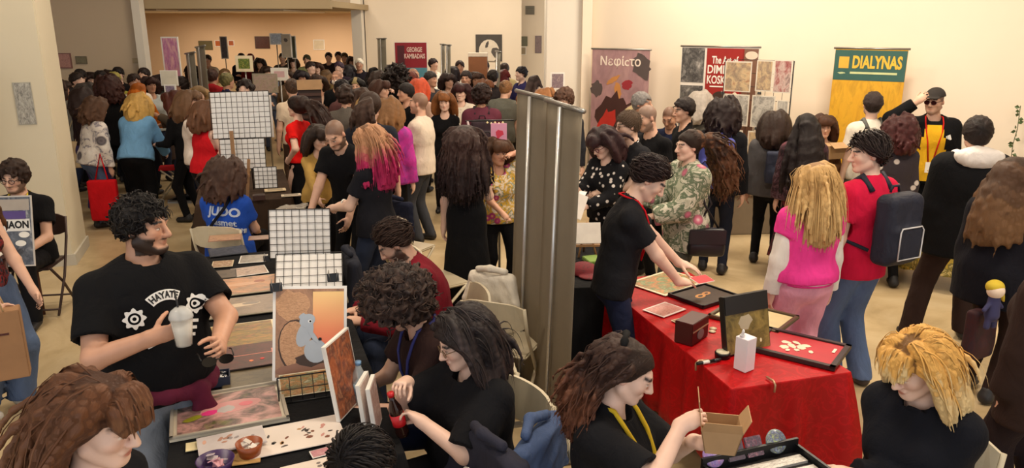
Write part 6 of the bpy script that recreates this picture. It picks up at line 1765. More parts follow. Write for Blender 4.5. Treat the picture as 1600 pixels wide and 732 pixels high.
bowl('orange brown bowl of stickers on the sticker sheets', 391, 712, .055, .06, (150, 74, 34), [(220, 214, 206), (200, 190, 180)])
bowl('purple bowl holding small pink cards', 338, 735, .075, .05, (60, 36, 86), [(206, 150, 160), (190, 176, 180), (220, 200, 200)])
_ss = picture('sticker_sheet', 'cream sheet scattered with animal stickers', 'stickers', lay(462, 682, .768), .40, .24, YAW, plain((226, 214, 204), .5, 0, .03), .002, plain((226, 214, 204), .5, 0, .03), .002, roll=4)
for k_ in range(22):
    x, y = rng.uniform(-.9, .9), rng.uniform(-.85, .85); motif(_ss, .35, .18, .0036, (('b', x, y, rng.uniform(.04, .11), rng.uniform(.03, .07), rng.uniform(0, 90), rng.choice([(120, 70, 50), (150, 100, 80), (90, 80, 76), (196, 140, 130), (60, 52, 50), (170, 120, 60)])),), 'sticker')
_ss = picture('sticker_sheet', 'torn cream sticker sheet at the very bottom of the table', 'stickers', lay(500, 728, .770), .30, .10, YAW, plain((222, 208, 196), .5, 0, .03), .002, plain((222, 208, 196), .5, 0, .03), .002, roll=6)
for k_ in range(9): motif(_ss, .29, .09, .0036, (('b', rng.uniform(-.9, .9), rng.uniform(-.8, .8), rng.uniform(.05, .11), rng.uniform(.04, .08), 0, rng.choice([(120, 110, 106), (176, 120, 90), (90, 80, 76)])),), 'sticker')
picture('art_card', 'small pink card beside the sticker sheet', 'print', lay(510, 706, .772), .13, .06, YAW, art(((206, 150, 150), (180, 120, 130), (226, 190, 186)), 51, 3), .004, WHITEP, .003, roll=10)
_ss = picture('sticker_pack', 'clear bag of fox stickers in front of the pink painting', 'stickers', lay(362, 690, .785), .27, .15, YAW, plain((196, 186, 184), .3, 0, .1), .003, plain((206, 200, 200), .2), .006, roll=6)
for k_ in range(12): motif(_ss, .25, .12, .0076, (('b', rng.uniform(-.85, .85), rng.uniform(-.8, .8), rng.uniform(.08, .16), rng.uniform(.06, .12), rng.uniform(0, 90), rng.choice([(206, 160, 140), (226, 214, 206), (176, 130, 110), (150, 140, 140)])),), 'sticker')
picture('price_note', 'yellowish paper note at the table edge', 'note', lay(305, 698, .768), .075, .07, YAW, plain((222, 206, 160), .6), .001, plain((222, 206, 160), .6), .002, roll=2)
picture('brown_paper', 'brown kraft paper sheet under the orange bowl', 'paper', lay(372, 716, .765), .18, .12, YAW, plain((190, 150, 92), .7), .001, plain((190, 150, 92), .7), .002, roll=-4)
# wire basket
q_ = at_z(482, 622, .765); grid_panel('black wire rack holding orange cards behind the sticker sheet', tuple(q_ - AX * .02), .27, .12, YAW, 62, False, .05)
picture('art_card', 'orange and green card inside the wire rack', 'print', tuple(q_ + V3(0, 0, .05) + AX * .06), .25, .11, YAW, art(((170, 150, 120), (190, 120, 60), (120, 120, 80), (206, 190, 160)), 55, 4), .004, CREAMP, .003, tilt=55)
# grids on the second table
q_ = at_z(470, 407, .80); grid_panel('white backed wire grid standing on the print table', tuple(q_ + V3(0, 0, .02)), .44, .36, YAW - .1, 74, True, .055, -2)
q_ = at_z(483, 455, .78); grid_panel('white backed wire grid lying in front of the standing one', tuple(q_), .44, .30, YAW - .1, 40, True, .055, -2)
for k_, (x, y) in enumerate(((440, 412), (418, 408))): binder_clip('black binder clip on the %s of the two white grids' % ('inner corner' if k_ == 0 else 'outer corner'), tuple(at_z(x, y, .80)), YAW, s=1.3)
# easel with grids
EC = at_y(378, 290, 7.95); EC[2] = .762
t_ = thing('wooden_easel', 'light wooden easel standing before the tall wire grids', 'easel', tuple(EC + V3(-.0, -.16, 0)), .08)
MB().box((0, 0, .34), (.035, .02, .68)).build('mast', WOODM, t_)
for s_ in (-1, 1): MB().box((0, 0, .19), (.028, .02, .40), Matrix.Rotation(.12 * s_, 3, 'Y')).build('leg', WOODM, t_).location = (.125 * s_, 0, 0)
MB().box((0, -.015, .22), (.30, .03, .03)).build('ledge', WOODM, t_); MB().box((0, .10, .2), (.028, .02, .44), Matrix.Rotation(-.35, 3, 'X')).build('rear_leg', WOODM, t_)
def grid_at(label, x0, x1, y0, y1, Y, cell=.055, tilt=82):
    a = at_y((x0 + x1) / 2, y1, Y); w = (x1 - x0) / FPX * Y * 1.0; h = (at_y(x0, y0, Y) - at_y(x0, y1, Y))[2]
    return grid_panel(label, tuple(a), w, h / math.sin(math.radians(tilt)), .05, tilt, True, cell, 1.5)
grid_at('tall white backed wire grid behind the wooden easel', 333, 424, 144, 216, 7.95)
grid_at('lower white backed wire grid behind the wooden easel', 346, 416, 218, 264, 7.85)
grid_at('small white backed wire grid at the foot of the easel', 398, 434, 262, 294, 7.6, .045)
MB().box((0, 0, 0), (.54, .006, .44)).build('panel', plain((226, 222, 220), .6), thing('foam_board', 'plain white foam board beside the tall wire grid', 'board', tuple(at_y(385, 182, 8.1)), .05)); MB().tube([(0, .01, -.2), (0, .03, 0.765 - float(at_y(385, 182, 8.1)[2]))], .006, 6).build('leg', BLACKM, bpy.data.objects['foam_board'])
# goods round the easel table
_gd = [(470, 268, .16, .11, .06, (206, 176, 120), 'cream box with a black ring on top'), (430, 298, .22, .12, .012, (216, 196, 160), 'stack of cream leaflets on the easel table'), (455, 306, .20, .10, .01, (222, 208, 186), 'cream flyers in front of the cream box'), (405, 312, .12, .10, .05, (60, 36, 30), 'dark red box near the easel foot')]
for x, y, w, d_, h, c_, lb in _gd:
    q_ = at_z(x, y, .77); t_ = thing('goods_box', lb, 'box', tuple(q_), YAW); MB().box((0, 0, h / 2), (w, d_, h), bev=.003).build('body', plain(c_, .6), t_)
    MB().box((0, 0, h + .001), (w * .7, d_ * .6, .002)).build('top_print', plain(scl(c_, .75), .6), t_)
    if 'ring' in lb: MB().tube([(.04 * math.cos(a), .03 * math.sin(a), h + .006) for a in np.linspace(0, 2 * math.pi, 16, endpoint=False)], .006, 6, closed=True).build('ring', BLACKM, t_)
q_ = at_z(482, 312, .77); t_ = thing('glass_jar', 'clear jar with a metal lid on the easel table', 'jar', tuple(q_), 0); MB().lathe([(.035, 0), (.04, .02), (.04, .09), (.03, .105)], 18).build('jar', glassy((200, 196, 170), .06, .5), t_); MB().lathe([(.032, .105), (.032, .125), (0, .126)], 18).build('lid', STEEL, t_)
q_ = at_z(455, 330, .78); t_ = thing('plastic_wrap', 'crumpled clear plastic film on the easel table', 'wrap', tuple(q_), YAW); sdf_obj('film', [E((0, 0, .02), (.16, .12, .03), None, .02), E((.1, .05, .04), (.1, .07, .04), None, .02)], .01, glassy((190, 182, 170), .12, .55), t_, fold=.02, seed=8)

# ------------------------------------------------------------------ comic display of the seated man
q_ = at_z(40, 398, .72)
t_ = table('small brown wooden table in front of the seated man', (-4.98, 5.75, 0), .12, .95, .62, .72, DWOOD, DWOOD)
_d = picture('comic_poster', 'comic display board lettered ENAON with a grey scene', 'poster', tuple(at_y(8, 362, 6.05)), .44, .58, .12, art(((206, 206, 206), (96, 100, 110), (50, 54, 66), (150, 150, 160)), 61, 3), .012, plain((196, 190, 184), .6), .008, tilt=78)
MB().box((0, .215, .0105), (.40, .09, .003)).build('header_strip', plain((170, 160, 150), .6), _d); MB().box((0, .13, .0105), (.34, .07, .003)).build('purple_strip', plain((84, 64, 130), .6), _d); MB().box((0, .05, .0105), (.396, .1, .003)).build('title_strip', plain((226, 224, 220), .6), _d)
text_obj('ENAON', DARKINK, _d, (.07, .05, .0125), (0, 0, 0), .08, depth=.001, bold=.003, fit=.24)
for k_, (x, y) in enumerate(((.15, -.03), (.12, -.1), (.08, -.22))): MB().prism([(x + .035 * math.cos(a) * 1.2, y + .025 * math.sin(a)) for a in np.linspace(0, 6.28, 14, endpoint=False)], .0105, .012).build('speech_bubble', WHITEP, _d)
for k_, (x, y, w) in enumerate(((-4.12, 5.95, .13), (-4.1, 5.84, .1))): picture('flyer', ('white flyer stack under the comic display', 'second white flyer stack nearer the table corner')[k_], 'paper', (x, y, .722), w, .1, .2, WHITEP, .002, WHITEP, .012)

# ------------------------------------------------------------------ pillar and left panel pictures
_o = picture('poster', 'narrow black and white poster on the white pillar', 'poster', tuple(PILLAR_FRONT(.22, 1.72)), .16, .42, YAW, art(((60, 58, 54), (150, 146, 136), (200, 196, 184)), 71, 5), .006, plain((170, 166, 152), .6), .003, tilt=90)
t_ = thing('photo_stand', 'tall white panel of photographs left of the pillar', 'display', (-5.42, 7.2, 0), YAW + .1)
MB().box((0, 0, 1.05), (.62, .02, 2.1)).build('panel', plain((222, 214, 200), .6, 0, .04), t_)
for s_ in (-1, 1): MB().box((.25 * s_, .0, .02), (.04, .5, .04)).build('foot', STEEL, t_)
for k_, (z, h, pal) in enumerate(((1.92, .22, ((90, 70, 60), (150, 120, 100), (60, 46, 40))), (1.56, .40, ((150, 110, 100), (196, 160, 150), (110, 80, 76))), (1.20, .26, ((120, 90, 70), (170, 130, 100), (80, 60, 50))), (.92, .2, ((90, 90, 90), (150, 146, 140), (60, 60, 60))))):
    picture('photo_print', ('small brown photograph at the top of the white panel', 'large rosy photograph on the white panel', 'brown photograph in the middle of the white panel', 'grey photograph low on the white panel')[k_], 'photo', tuple(V3(-5.42, 7.2, 0) + rotz(math.degrees(YAW + .1)) @ V3(.08, -.012, z)), .36, h, YAW + .1, art(pal, 75 + k_, 3), .012, WHITEP, .002, tilt=90, group='photographs on the white panel')
t_ = thing('wall_box', 'white box mounted high on the pillar front', 'box', tuple(PILLAR_FRONT(.66, 2.62, .1)), YAW); MB().box((0, 0, 0), (.26, .2, .42), bev=.01).build('housing', plain((236, 234, 228), .5), t_); MB().box((0, -.102, -.08), (.2, .006, .2)).build('grille', plain((206, 204, 200), .6), t_)

# ------------------------------------------------------------------ grey roll-up banners in the middle
GREYB = plain((128, 117, 100), .7, 0, .04, .2)
rollup('far one of two roll-up banners, plain grey back', (-.02, 5.22, 0), (.18, 4.62, 0), 2.06, 1.5, GREYB, group='grey backed roll-up banners', back=True)
rollup('near one of two roll-up banners, plain grey back', (.15, 4.60, 0), (.315, 3.98, 0), 2.06, 1.5, GREYB, group='grey backed roll-up banners', back=True)

# ------------------------------------------------------------------ small stall behind the leaning young man
_y2 = math.radians(5); _o2 = V3(.34, 4.95, 0); c2, a2 = frame_on(_o2, _y2)
table('folding table with boxes behind the grey banners', _o2, _y2, .45, 1.3, .75, plain((120, 92, 64), .5)); tablecloth('black cloth hanging from the box table', _o2, _y2, .45, 1.3, .75, .6, BLACKCL, .01, seed=7)
for k_, (u, v, w, d_, h, c_, lb) in enumerate(((.12, .75, .12, .12, .24, (226, 222, 222), 'tall white carton on the box table'), (.12, 1.0, .14, .12, .30, (216, 206, 214), 'taller white carton behind the first'), (.32, .55, .12, .16, .03, (120, 150, 70), 'green packet on the box table'), (.2, .3, .24, .2, .06, (40, 24, 28), 'black and red cap on the box table'), (.34, .22, .12, .1, .03, (90, 130, 60), 'leafy green trinket at the table end'))):
    q_ = _o2 + c2 * u + a2 * v + V3(0, 0, .762); t_ = thing('goods_box', lb, 'box', tuple(q_), _y2 + .1 * k_)
    if 'cap' in lb: sdf_obj('crown', [E((0, 0, .01), (.11, .10, .07), None, .01, cuts=((V3(0, 0, 0), V3(0, 0, -1)),)), E((0, -.11, .008), (.09, .08, .012), None, .01)], .009, art(((30, 20, 22), (120, 24, 36), (40, 30, 30)), 81, 4, .8), t_)
    else: MB().box((0, 0, h / 2), (w, d_, h), bev=.004).build('carton', plain(c_, .6), t_); MB().box((0, 0, h * .6), (w * .8, d_ + .003, h * .2)).build('label', plain(scl(c_, .88), .6), t_)
t_ = thing('small_easel', 'small wooden display easel on the box table', 'easel', tuple(_o2 + c2 * .30 + a2 * .72 + V3(0, 0, .762)), _y2)
for s_ in (-1, 1): MB().tube([(.07 * s_, -.05, 0), (.01 * s_, .02, .26)], .009, 6).build('leg', WOODM, t_)
MB().tube([(0, .12, 0), (0, .02, .26)], .009, 6).build('rear_leg', WOODM, t_); MB().box((0, -.03, .09), (.2, .03, .015)).build('ledge', WOODM, t_)
picture('sign_card', 'tilted white card above the white cartons', 'card', tuple(_o2 + c2 * .2 + a2 * .95 + V3(0, 0, 1.13)), .26, .2, _y2 + .2, WHITEP, .004, WHITEP, .004, tilt=70, roll=-25)
picture('sign_card', 'white card resting on the small easel', 'card', tuple(_o2 + c2 * .30 + a2 * .69 + V3(0, 0, .95)), .2, .16, _y2, WHITEP, .004, WHITEP, .004, tilt=72)

# ------------------------------------------------------------------ red table
RY = math.radians(16); RO = V3(1.09, 3.46, 0); rc, ra = frame_on(RO, RY); rt = lambda u, v, z=.762: RO + rc * u + ra * v + V3(0, 0, z)
_m, _nt, _b = _new('red_damask'); _n1 = _noise(_nt, 7, 3, _co(_nt), .5, 2.5); _nt.links.new(_mix(_nt, _ramp(_nt, _n1.outputs[0], [(.44, (0, 0, 0)), (.5, (255, 255, 255)), (.56, (0, 0, 0))]), lin((164, 3, 8)), lin((188, 8, 18))), _b.inputs['Base Color'])
_b.inputs['Roughness'].default_value = .5; _b.inputs['Specular IOR Level'].default_value = .25; _bump(_nt, _b, _n1.outputs[0], .15, .01)
table('folding table under the red cloth', rt(0, 0, 0), RY, .68, 1.7); tablecloth('shiny red damask cloth over the right stall table', rt(0, 0, 0), RY, .68, 1.7, .75, .52, _m, .016, corner=.16, seed=5, waves=19)
BFR = plain((46, 40, 38), .35)
picture('framed_picture', 'black framed picture of cream blobs on red at the table corner', 'picture', rt(.60, .30, .764), .36, .46, RY, plain((176, 22, 36), .5), .03, plain((40, 34, 34), .4), .012, roll=38, fr=(BFR, .03),
        spec=tuple(('b', x, y, sx, sy, r_, plain((214, 202, 178), .5)) for x, y, sx, sy, r_ in ((-.3, .35, .2, .16, 0), (-.05, .2, .24, .14, 40), (.15, .4, .14, .2, 0), (.0, -.05, .22, .18, 20), (.2, -.1, .14, .24, 30), (-.35, .0, .12, .1, 0), (-.25, -.35, .14, .09, 20), (.3, .15, .1, .2, -30), (-.55, .2, .12, .08, 0))) + (('r', .35, -.85, .2, .05, 0, plain((226, 214, 196), .5)),))
picture('framed_picture', 'framed ink drawing on cream paper behind the red picture', 'picture', rt(.62, .78, .764), .34, .44, RY, plain((216, 196, 150), .5), .03, plain((66, 52, 40), .4), .010, roll=34, fr=(plain((92, 76, 56), .35), .022),
        spec=tuple(('b', x, y, .14, .08, r_, plain(c_, .5)) for x, y, r_, c_ in ((-.2, .3, 20, (150, 140, 126)), (.1, .1, 50, (110, 102, 92)), (.2, -.2, 10, (226, 216, 196)), (-.2, -.1, 70, (130, 120, 108)), (0, -.4, 0, (96, 90, 84)), (.3, .3, 30, (176, 160, 140)))))
picture('framed_picture', 'black framed dark picture with orange figure eight shape', 'picture', rt(.52, 1.20, .764), .36, .30, RY, art(((40, 28, 20), (60, 40, 26), (30, 22, 18)), 91, 3), .02, plain((24, 22, 22), .4), .010, roll=20, fr=(plain((24, 22, 24), .35), .014), spec=(('e', -.2, .0, .28, .18, 10, plain((190, 130, 60), .5)), ('e', .25, .1, .24, .15, 10, plain((170, 110, 50), .5)), ('e', -.2, .0, .14, .08, 10, plain((40, 28, 20), .5)), ('e', .25, .1, .1, .06, 10, plain((40, 28, 20), .5))))
picture('art_print', 'cream bordered green and orange print under a hand', 'print', rt(.42, 1.52, .766), .46, .34, RY, art(((150, 160, 110), (206, 120, 70), (110, 140, 100), (214, 190, 140)), 93, 3.5), .022, CREAMP, .004, roll=24)
picture('art_card', 'red and white card nearest the leaning young man', 'print', rt(.16, 1.05, .766), .22, .17, RY, art(((176, 50, 54), (206, 150, 140), (130, 40, 44)), 94, 4), .014, plain((224, 206, 200), .5), .003, roll=24)
picture('art_card', 'small brown card on the red cloth', 'print', rt(.20, .86, .766), .16, .07, RY, art(((190, 150, 110), (140, 100, 70), (210, 180, 150)), 95, 4), .006, CREAMP, .003, roll=14)
_bk = picture('display_book', 'tall black and gold display book standing on the red cloth', 'book', rt(.30, .40, .92), .30, .32, RY + .15, art(((120, 100, 50), (90, 78, 40), (150, 130, 70), (60, 52, 34)), 96, 2), .004, plain((30, 28, 26), .4), .03, tilt=78)
MB().box((0, .11, .033), (.292, .1, .006)).build('dark_band', plain((22, 20, 20), .4), _bk); MB().box((0, .0, -.02), (.26, .30, .03)).build('rear_cover', plain((40, 36, 30), .4), _bk); motif(_bk, .28, .3, .032, (('b', -.1, .05, .35, .3, 20, plain((176, 166, 140), .4)), ('e', .6, -.72, .05, .08, 0, plain((226, 214, 170), .4))))
t_ = thing('carton', 'white carton with a maroon label before the display book', 'box', tuple(rt(.17, .17)), RY + .35)
MB().box((0, 0, .09), (.075, .075, .18), bev=.002).build('carton', plain((232, 226, 232), .5, 0, .02), t_); MB().box((.038, .012, .148), (.002, .05, .05)).build('maroon_label', plain((140, 24, 44), .5), t_)
sdf_obj('tissue', [E((-.02, .01, .19), (.03, .025, .02), None, .01), E((-.03, 0, .215), (.018, .02, .025), None, .01)], .006, plain((240, 238, 238), .7), t_, fold=.006)
t_ = thing('small_box', 'dark red lidded box with a printed oval front', 'box', tuple(rt(.10, .60)), RY + .6); MB().box((0, 0, .065), (.20, .11, .13), bev=.003).build('body', plain((66, 16, 18), .4), t_); MB().box((0, -.057, .08), (.19, .002, .008)).build('gold_line', plain((176, 140, 110), .4), t_); MB().prism([(.04 * math.cos(a), .03 * math.sin(a)) for a in np.linspace(0, 6.28, 16, endpoint=False)], 0, .002, Matrix.Rotation(math.pi / 2, 3, 'X'), (0, -.056, .045)).build('oval_print', plain((120, 110, 110), .5), t_)
t_ = thing('marker_pen', 'black marker pen lying on the red cloth', 'pen', tuple(rt(.03, .28, .772)), RY + .1); MB().tube([(-.075, 0, 0), (.03, 0, 0)], .009, 10).build('barrel', BLACKM, t_); MB().tube([(.03, 0, 0), (.075, 0, 0)], [.010, .008], 10).build('cap', plain((40, 40, 44), .3), t_); MB().tube([(-.04, 0, .0), (0, 0, .0)], .0095, 10).build('white_band', WHITEP, t_)
t_ = thing('compact_tin', 'round black tin with a cream lid beside the carton', 'tin', tuple(rt(.14, .33)), 0); MB().lathe([(.04, 0), (.042, .025), (.04, .03)], 20).build('tin', BLACKM, t_); MB().lathe([(.036, .03), (.034, .034), (0, .035)], 20).build('lid', plain((206, 196, 170), .4), t_)
for k_, (u, v) in enumerate(((.22, .0), (.0, .30))):
    t_ = thing('cloth_clip', ('metal table clip at the near edge of the red cloth', 'metal table clip on the side of the red cloth')[k_], 'clip', tuple(rt(u, v, .77)), RY + (0 if k_ == 0 else -math.pi / 2), 'tablecloth clips'); MB().tube([(0, .04, 0), (0, -.02, .004), (0, -.035, -.01), (0, -.032, -.05)], .006, 6).build('clip', plain((190, 150, 120), .3, .5), t_)
for k_, (u, v) in enumerate(((.30, .70), (.27, .66))): t_ = thing('badge', ('pale round badge beside the dark red box', 'second pale badge beside the dark red box')[k_], 'badge', tuple(rt(u, v)), 0); MB().lathe([(.02, 0), (.022, .003), (.0, .006)], 16).build('disc', plain((206, 190, 160), .4), t_)

# ------------------------------------------------------------------ case of button pins at the bottom edge
PY = math.radians(20); PO = V3(.78, 2.20, 0)
table('low table under the button pin case', PO, PY, .62, .52, .74, BLACKM); pc, pa = frame_on(PO, PY); pt_ = lambda u, v, z=.76: PO + pc * u + pa * v + V3(0, 0, z)
t_ = thing('pin_case', 'open black case filled with rows of button pins', 'case', tuple(pt_(.36, .28)), PY)
MB().box((0, 0, .015), (.46, .36, .03), bev=.005).build('tray', plain((24, 22, 24), .5), t_)
for s_ in (-1, 1): MB().box((.225 * s_, 0, .04), (.012, .36, .05)).build('side', BLACKM, t_)
MB().box((0, .176, .05), (.46, .012, .08)).build('rear_side', BLACKM, t_)
for r_ in range(4): MB().box((0, .11 - .08 * r_, .036), (.42, .05, .012)).build('pin_strip', art(((196, 186, 170), (120, 110, 100), (226, 220, 210), (40, 36, 36)), 100 + r_, 9), t_)
for k_, (x, kind, pal, lb) in enumerate(((-.17, 'round', ((206, 120, 160), (150, 130, 200), (230, 190, 170)), 'round pink and violet button pin'), (-.07, 'square', ((60, 90, 80), (90, 60, 70), (40, 44, 48)), 'square dark green button pin'), (.02, 'square', ((150, 50, 70), (60, 56, 66), (196, 120, 130)), 'square red and grey button pin'), (.13, 'round', ((180, 200, 220), (90, 90, 120), (190, 206, 120)), 'round striped blue and green button pin'))):
    q_ = pt_(.36 + x, .47, .845); b_ = thing('button_pin', lb + ' on the case rim', 'pin', tuple(q_), PY); b_.rotation_euler = (math.radians(60), 0, PY)
    if kind == 'round': MB().lathe([(.046, 0), (.05, .004), (.046, .009), (0, .013)], 28).build('disc', art(pal, 110 + k_, 3, .2), b_)
    else: MB().box((0, 0, .005), (.08, .08, .01), bev=.003).build('plate', art(pal, 110 + k_, 3, .2), b_)
    MB().tube([(0, 0, -.02), (0, 0, .002)], .008, 8).build('back', STEEL, b_)

# ------------------------------------------------------------------ right wall: banners and posters
def wall_banner(label, x0, x1, ytop, zbot, off, pal_mat, name='banner', cat='banner'):
    a, b = on_right_wall(x0, ytop, off), on_right_wall(x1, ytop, off); z = (a[2] + b[2]) / 2; w = float(np.linalg.norm((b - a)[:2])); c = (a + b) / 2
    t = thing(name, label, cat, (c[0], c[1], 0), RW_ANG)
    MB().box((0, 0, (z + zbot) / 2), (w, .006, z - zbot)).build('sheet', pal_mat, t); MB().tube([(-w / 2 - .02, 0, z), (w / 2 + .02, 0, z)], .012, 8).build('top_rail', STEEL, t)
    MB().box((0, .02, .04), (w, .14, .08), bev=.015).build('base', STEEL, t); MB().tube([(0, .02, .06), (0, .012, z)], .01, 8).build('pole', STEEL, t)
    return t, w, z


def wflat(t, x, z, sx, sz, mat, name='motif', y=-.0045, kind='e', rot=0):
    n = 20; c, s = math.cos(math.radians(rot)), math.sin(math.radians(rot)); g = random.Random(int(x * 1000 + z * 77))
    if kind == 'e': P_ = [(math.cos(a), math.sin(a)) for a in np.linspace(0, 2 * math.pi, n, endpoint=False)]
    elif kind == 'b': P_ = [(math.cos(a) * g.uniform(.7, 1.1), math.sin(a) * g.uniform(.7, 1.1)) for a in np.linspace(0, 2 * math.pi, n, endpoint=False)]
    else: P_ = [(-1, -1), (1, -1), (1, 1), (-1, 1)]
    P_ = [(p[0] * sx * c - p[1] * sz * s, p[0] * sx * s + p[1] * sz * c) for p in P_]
    return MB().prism(P_, 0, .0012, Matrix.Rotation(math.pi / 2, 3, 'X'), (x, y, z)).build(name, mat, t)


t_, w_, z_ = wall_banner('yellow roll-up banner with green header reading DIALYNAS', 1306, 1420, 76, .1, .35, art(((206, 150, 30), (222, 168, 40), (190, 134, 26)), 120, 3, .5))
wflat(t_, 0, z_ - .19, w_ / 2 - .002, .17, plain((52, 92, 84), .5), 'header', -.004, 'r')
text_obj('DIALYNAS', plain((226, 180, 60), .5), t_, (w_ * .10, -.007, z_ - .16), (math.pi / 2, 0, 0), .19, depth=.001, bold=.007, fit=w_ * .68)
wflat(t_, -w_ * .36, z_ - .16, .055, .065, plain((222, 170, 60), .5), 'printed_block', -.006, 'r'); wflat(t_, .05, z_ - .275, .25, .012, plain((200, 206, 150), .5), 'text_line', -.006, 'r'); wflat(t_, -w_ * .38, z_ - .28, .045, .012, plain((190, 200, 150), .5), 'signature', -.006, 'b')
t_, w_, z_ = wall_banner('mauve roll-up poster of a winged red warrior titled in Greek', 926, 1016, 77, .1, .3, art(((176, 140, 140), (160, 124, 128), (186, 150, 144)), 121, 1.5, .5))
text_obj('Νεφίcτο', plain((236, 220, 206), .5), t_, (0, -.006, z_ - .17), (math.pi / 2, 0, 0), .17, depth=.001, bold=.002)
_dr = plain((60, 30, 26), .6); _rd = plain((176, 40, 30), .6); _gd = plain((190, 130, 70), .6); _gy = plain((84, 72, 70), .6)
for a_ in ((.32, -.22, .14, .2, _gy, 30), (-.36, -.55, .1, .12, _gy, 0), (-.1, -.95, .26, .4, _dr, -20), (-.22, -1.1, .14, .32, _rd, -25), (.0, -1.2, .2, .3, _dr, 0), (.05, -.95, .1, .14, _gd, 0), (-.02, -.56, .06, .12, _gd, 10), (.12, -.48, .09, .07, plain((150, 40, 50), .6), 20), (-.1, -.42, .13, .035, _gd, 30), (.22, -.72, .2, .02, _dr, 25), (.36, -.62, .04, .06, _dr, 0), (.2, -.8, .1, .05, plain((214, 196, 150), .6), 20), (.0, -1.5, .4, .3, _rd, 0), (.15, -1.35, .18, .2, _gd, 30)): wflat(t_, a_[0], z_ + a_[1], a_[2], a_[3], a_[4], 'painted_shape', -.0045 - .0005 * abs(a_[0]), 'b', a_[5])
t_, w_, z_ = wall_banner('wide red art banner lettered with The Art of Dimitris', 1066, 1187, 73, .1, .3, plain((224, 216, 206), .5, 0, .03))
wflat(t_, w_ * .08, z_ - .95, w_ * .24, .93, plain((150, 30, 24), .5), 'red_panel', -.004, 'r'); wflat(t_, w_ * .40, z_ - .95, w_ * .095, .93, plain((120, 86, 70), .5), 'brown_panel', -.004, 'r')
for k_, (x, z, sx, sz) in enumerate(((-.34, -.24, .155, .22), (-.34, -.72, .155, .22), (-.34, -1.2, .155, .22))): wflat(t_, w_ * x, z_ + z, sx, sz, art(((226, 220, 212), (120, 116, 112), (50, 48, 48), (170, 166, 160)), 130 + k_, 2.4, .4, .7), 'ink_drawing', -.005, 'r')
for tx_, z2, s2 in (('The Art of', -.17, .13), ('DIMITRIS', -.29, .145), ('KOSKINAS', -.42, .145)): text_obj(tx_, WHITEP, t_, (w_ * .08, -.006, z_ + z2), (math.pi / 2, 0, 0), s2, depth=.001, bold=.003, fit=w_ * (.44 if z2 < -.2 else .34))
wflat(t_, w_ * .08, z_ - .5, .18, .008, WHITEP, 'text_line', -.006, 'r')
for a_ in ((.05, -.85, .13, .2, (214, 186, 150)), (.05, -.62, .1, .06, (60, 40, 30)), (-.13, -.68, .05, .12, (226, 214, 190)), (.24, -.68, .05, .12, (226, 214, 190)), (.05, -1.15, .24, .2, (190, 150, 110)), (.42, -.1, .08, .05, (220, 200, 180))): wflat(t_, a_[0], z_ + a_[1], a_[2], a_[3], plain(a_[4], .5), 'painted_shape', -.0065, 'e')
# wire grid hung with prints
GA, GB = on_right_wall(1134, 92, .75), on_right_wall(1241, 96, .75); gw = float(np.linalg.norm((GB - GA)[:2])); gc_ = (GA + GB) / 2; gt = float(gc_[2])
t_ = thing('print_rack', 'black wire rack standing before the red art banner', 'display', (gc_[0], gc_[1], 0), RW_ANG); g_ = MB()
for i_ in range(9): g_.tube([(-gw / 2 + gw * i_ / 8, 0, .35), (-gw / 2 + gw * i_ / 8, 0, gt)], .003, 5)
for i_ in range(12): g_.tube([(-gw / 2, 0, .35 + (gt - .35) * i_ / 11), (gw / 2, 0, .35 + (gt - .35) * i_ / 11)], .003, 5)
g_.build('wire_mesh', BLACKM, t_)
for s_ in (-1, 1): MB().tube([(s_ * gw / 2, 0, 0), (s_ * gw / 2, 0, gt)], .008, 6).build('post', BLACKM, t_); MB().tube([(s_ * gw / 2, -.2, .01), (s_ * gw / 2, .2, .01)], .01, 6).build('foot', BLACKM, t_)
_pl_ = [((.5, .5, .5), 0)]
_pals = [((216, 196, 160), (130, 112, 100), (206, 180, 140), (150, 96, 70)), ((210, 204, 194), (130, 126, 120), (200, 194, 184), (70, 66, 64)), ((196, 170, 160), (150, 40, 44), (206, 180, 170), (90, 60, 60))]
_cells = [(-.29, -.2, .40, .36, 0, 'warm coloured print at the top left of the wire rack'), (.10, -.18, .24, .36, 0, 'tan print at the top centre of the wire rack'), (.36, -.18, .26, .38, 2, 'crimson print at the top right of the wire rack'), (-.29, -.6, .40, .38, 1, 'grey drawing on the left of the wire rack, second row'), (.12, -.6, .34, .38, 1, 'wide grey drawing in the middle of the wire rack'), (.40, -.62, .17, .34, 1, 'slim grey drawing on the right of the wire rack, second row'),
          (-.3, -.98, .3, .28, 1, 'grey drawing on the left of the wire rack, third row'), (.02, -1.0, .18, .32, 0, 'tan drawing in the third row of the wire rack'), (.22, -1.0, .16, .32, 1, 'slim grey drawing in the third row of the wire rack'), (.40, -1.0, .18, .34, 1, 'dark framed drawing low on the right of the wire rack')]
for k_, (x, z, w, h, pi, lb) in enumerate(_cells):
    q_ = V3(gc_[0], gc_[1], 0) + _dv * (x * gw) + RW_N * .012 + V3(0, 0, gt + z)
    picture('hung_print', lb, 'print', tuple(q_), w * gw / 1.0, h, RW_ANG, art(_pals[pi], 140 + k_, 2.6, .4, .7), .014, plain((222, 212, 196), .5), .003, tilt=90, group='prints on the wire rack')
for k_, (x, z) in enumerate(((-.5, -.42), (.05, -.4), (.5, -.85), (.05, -.82))): q_ = V3(gc_[0], gc_[1], 0) + _dv * (x * gw) + RW_N * .02 + V3(0, 0, gt + z); binder_clip(('clip at the left edge of the wire rack', 'clip between the upper prints of the wire rack', 'clip at the right edge of the wire rack', 'clip between the lower prints of the wire rack')[k_], tuple(q_), RW_ANG)
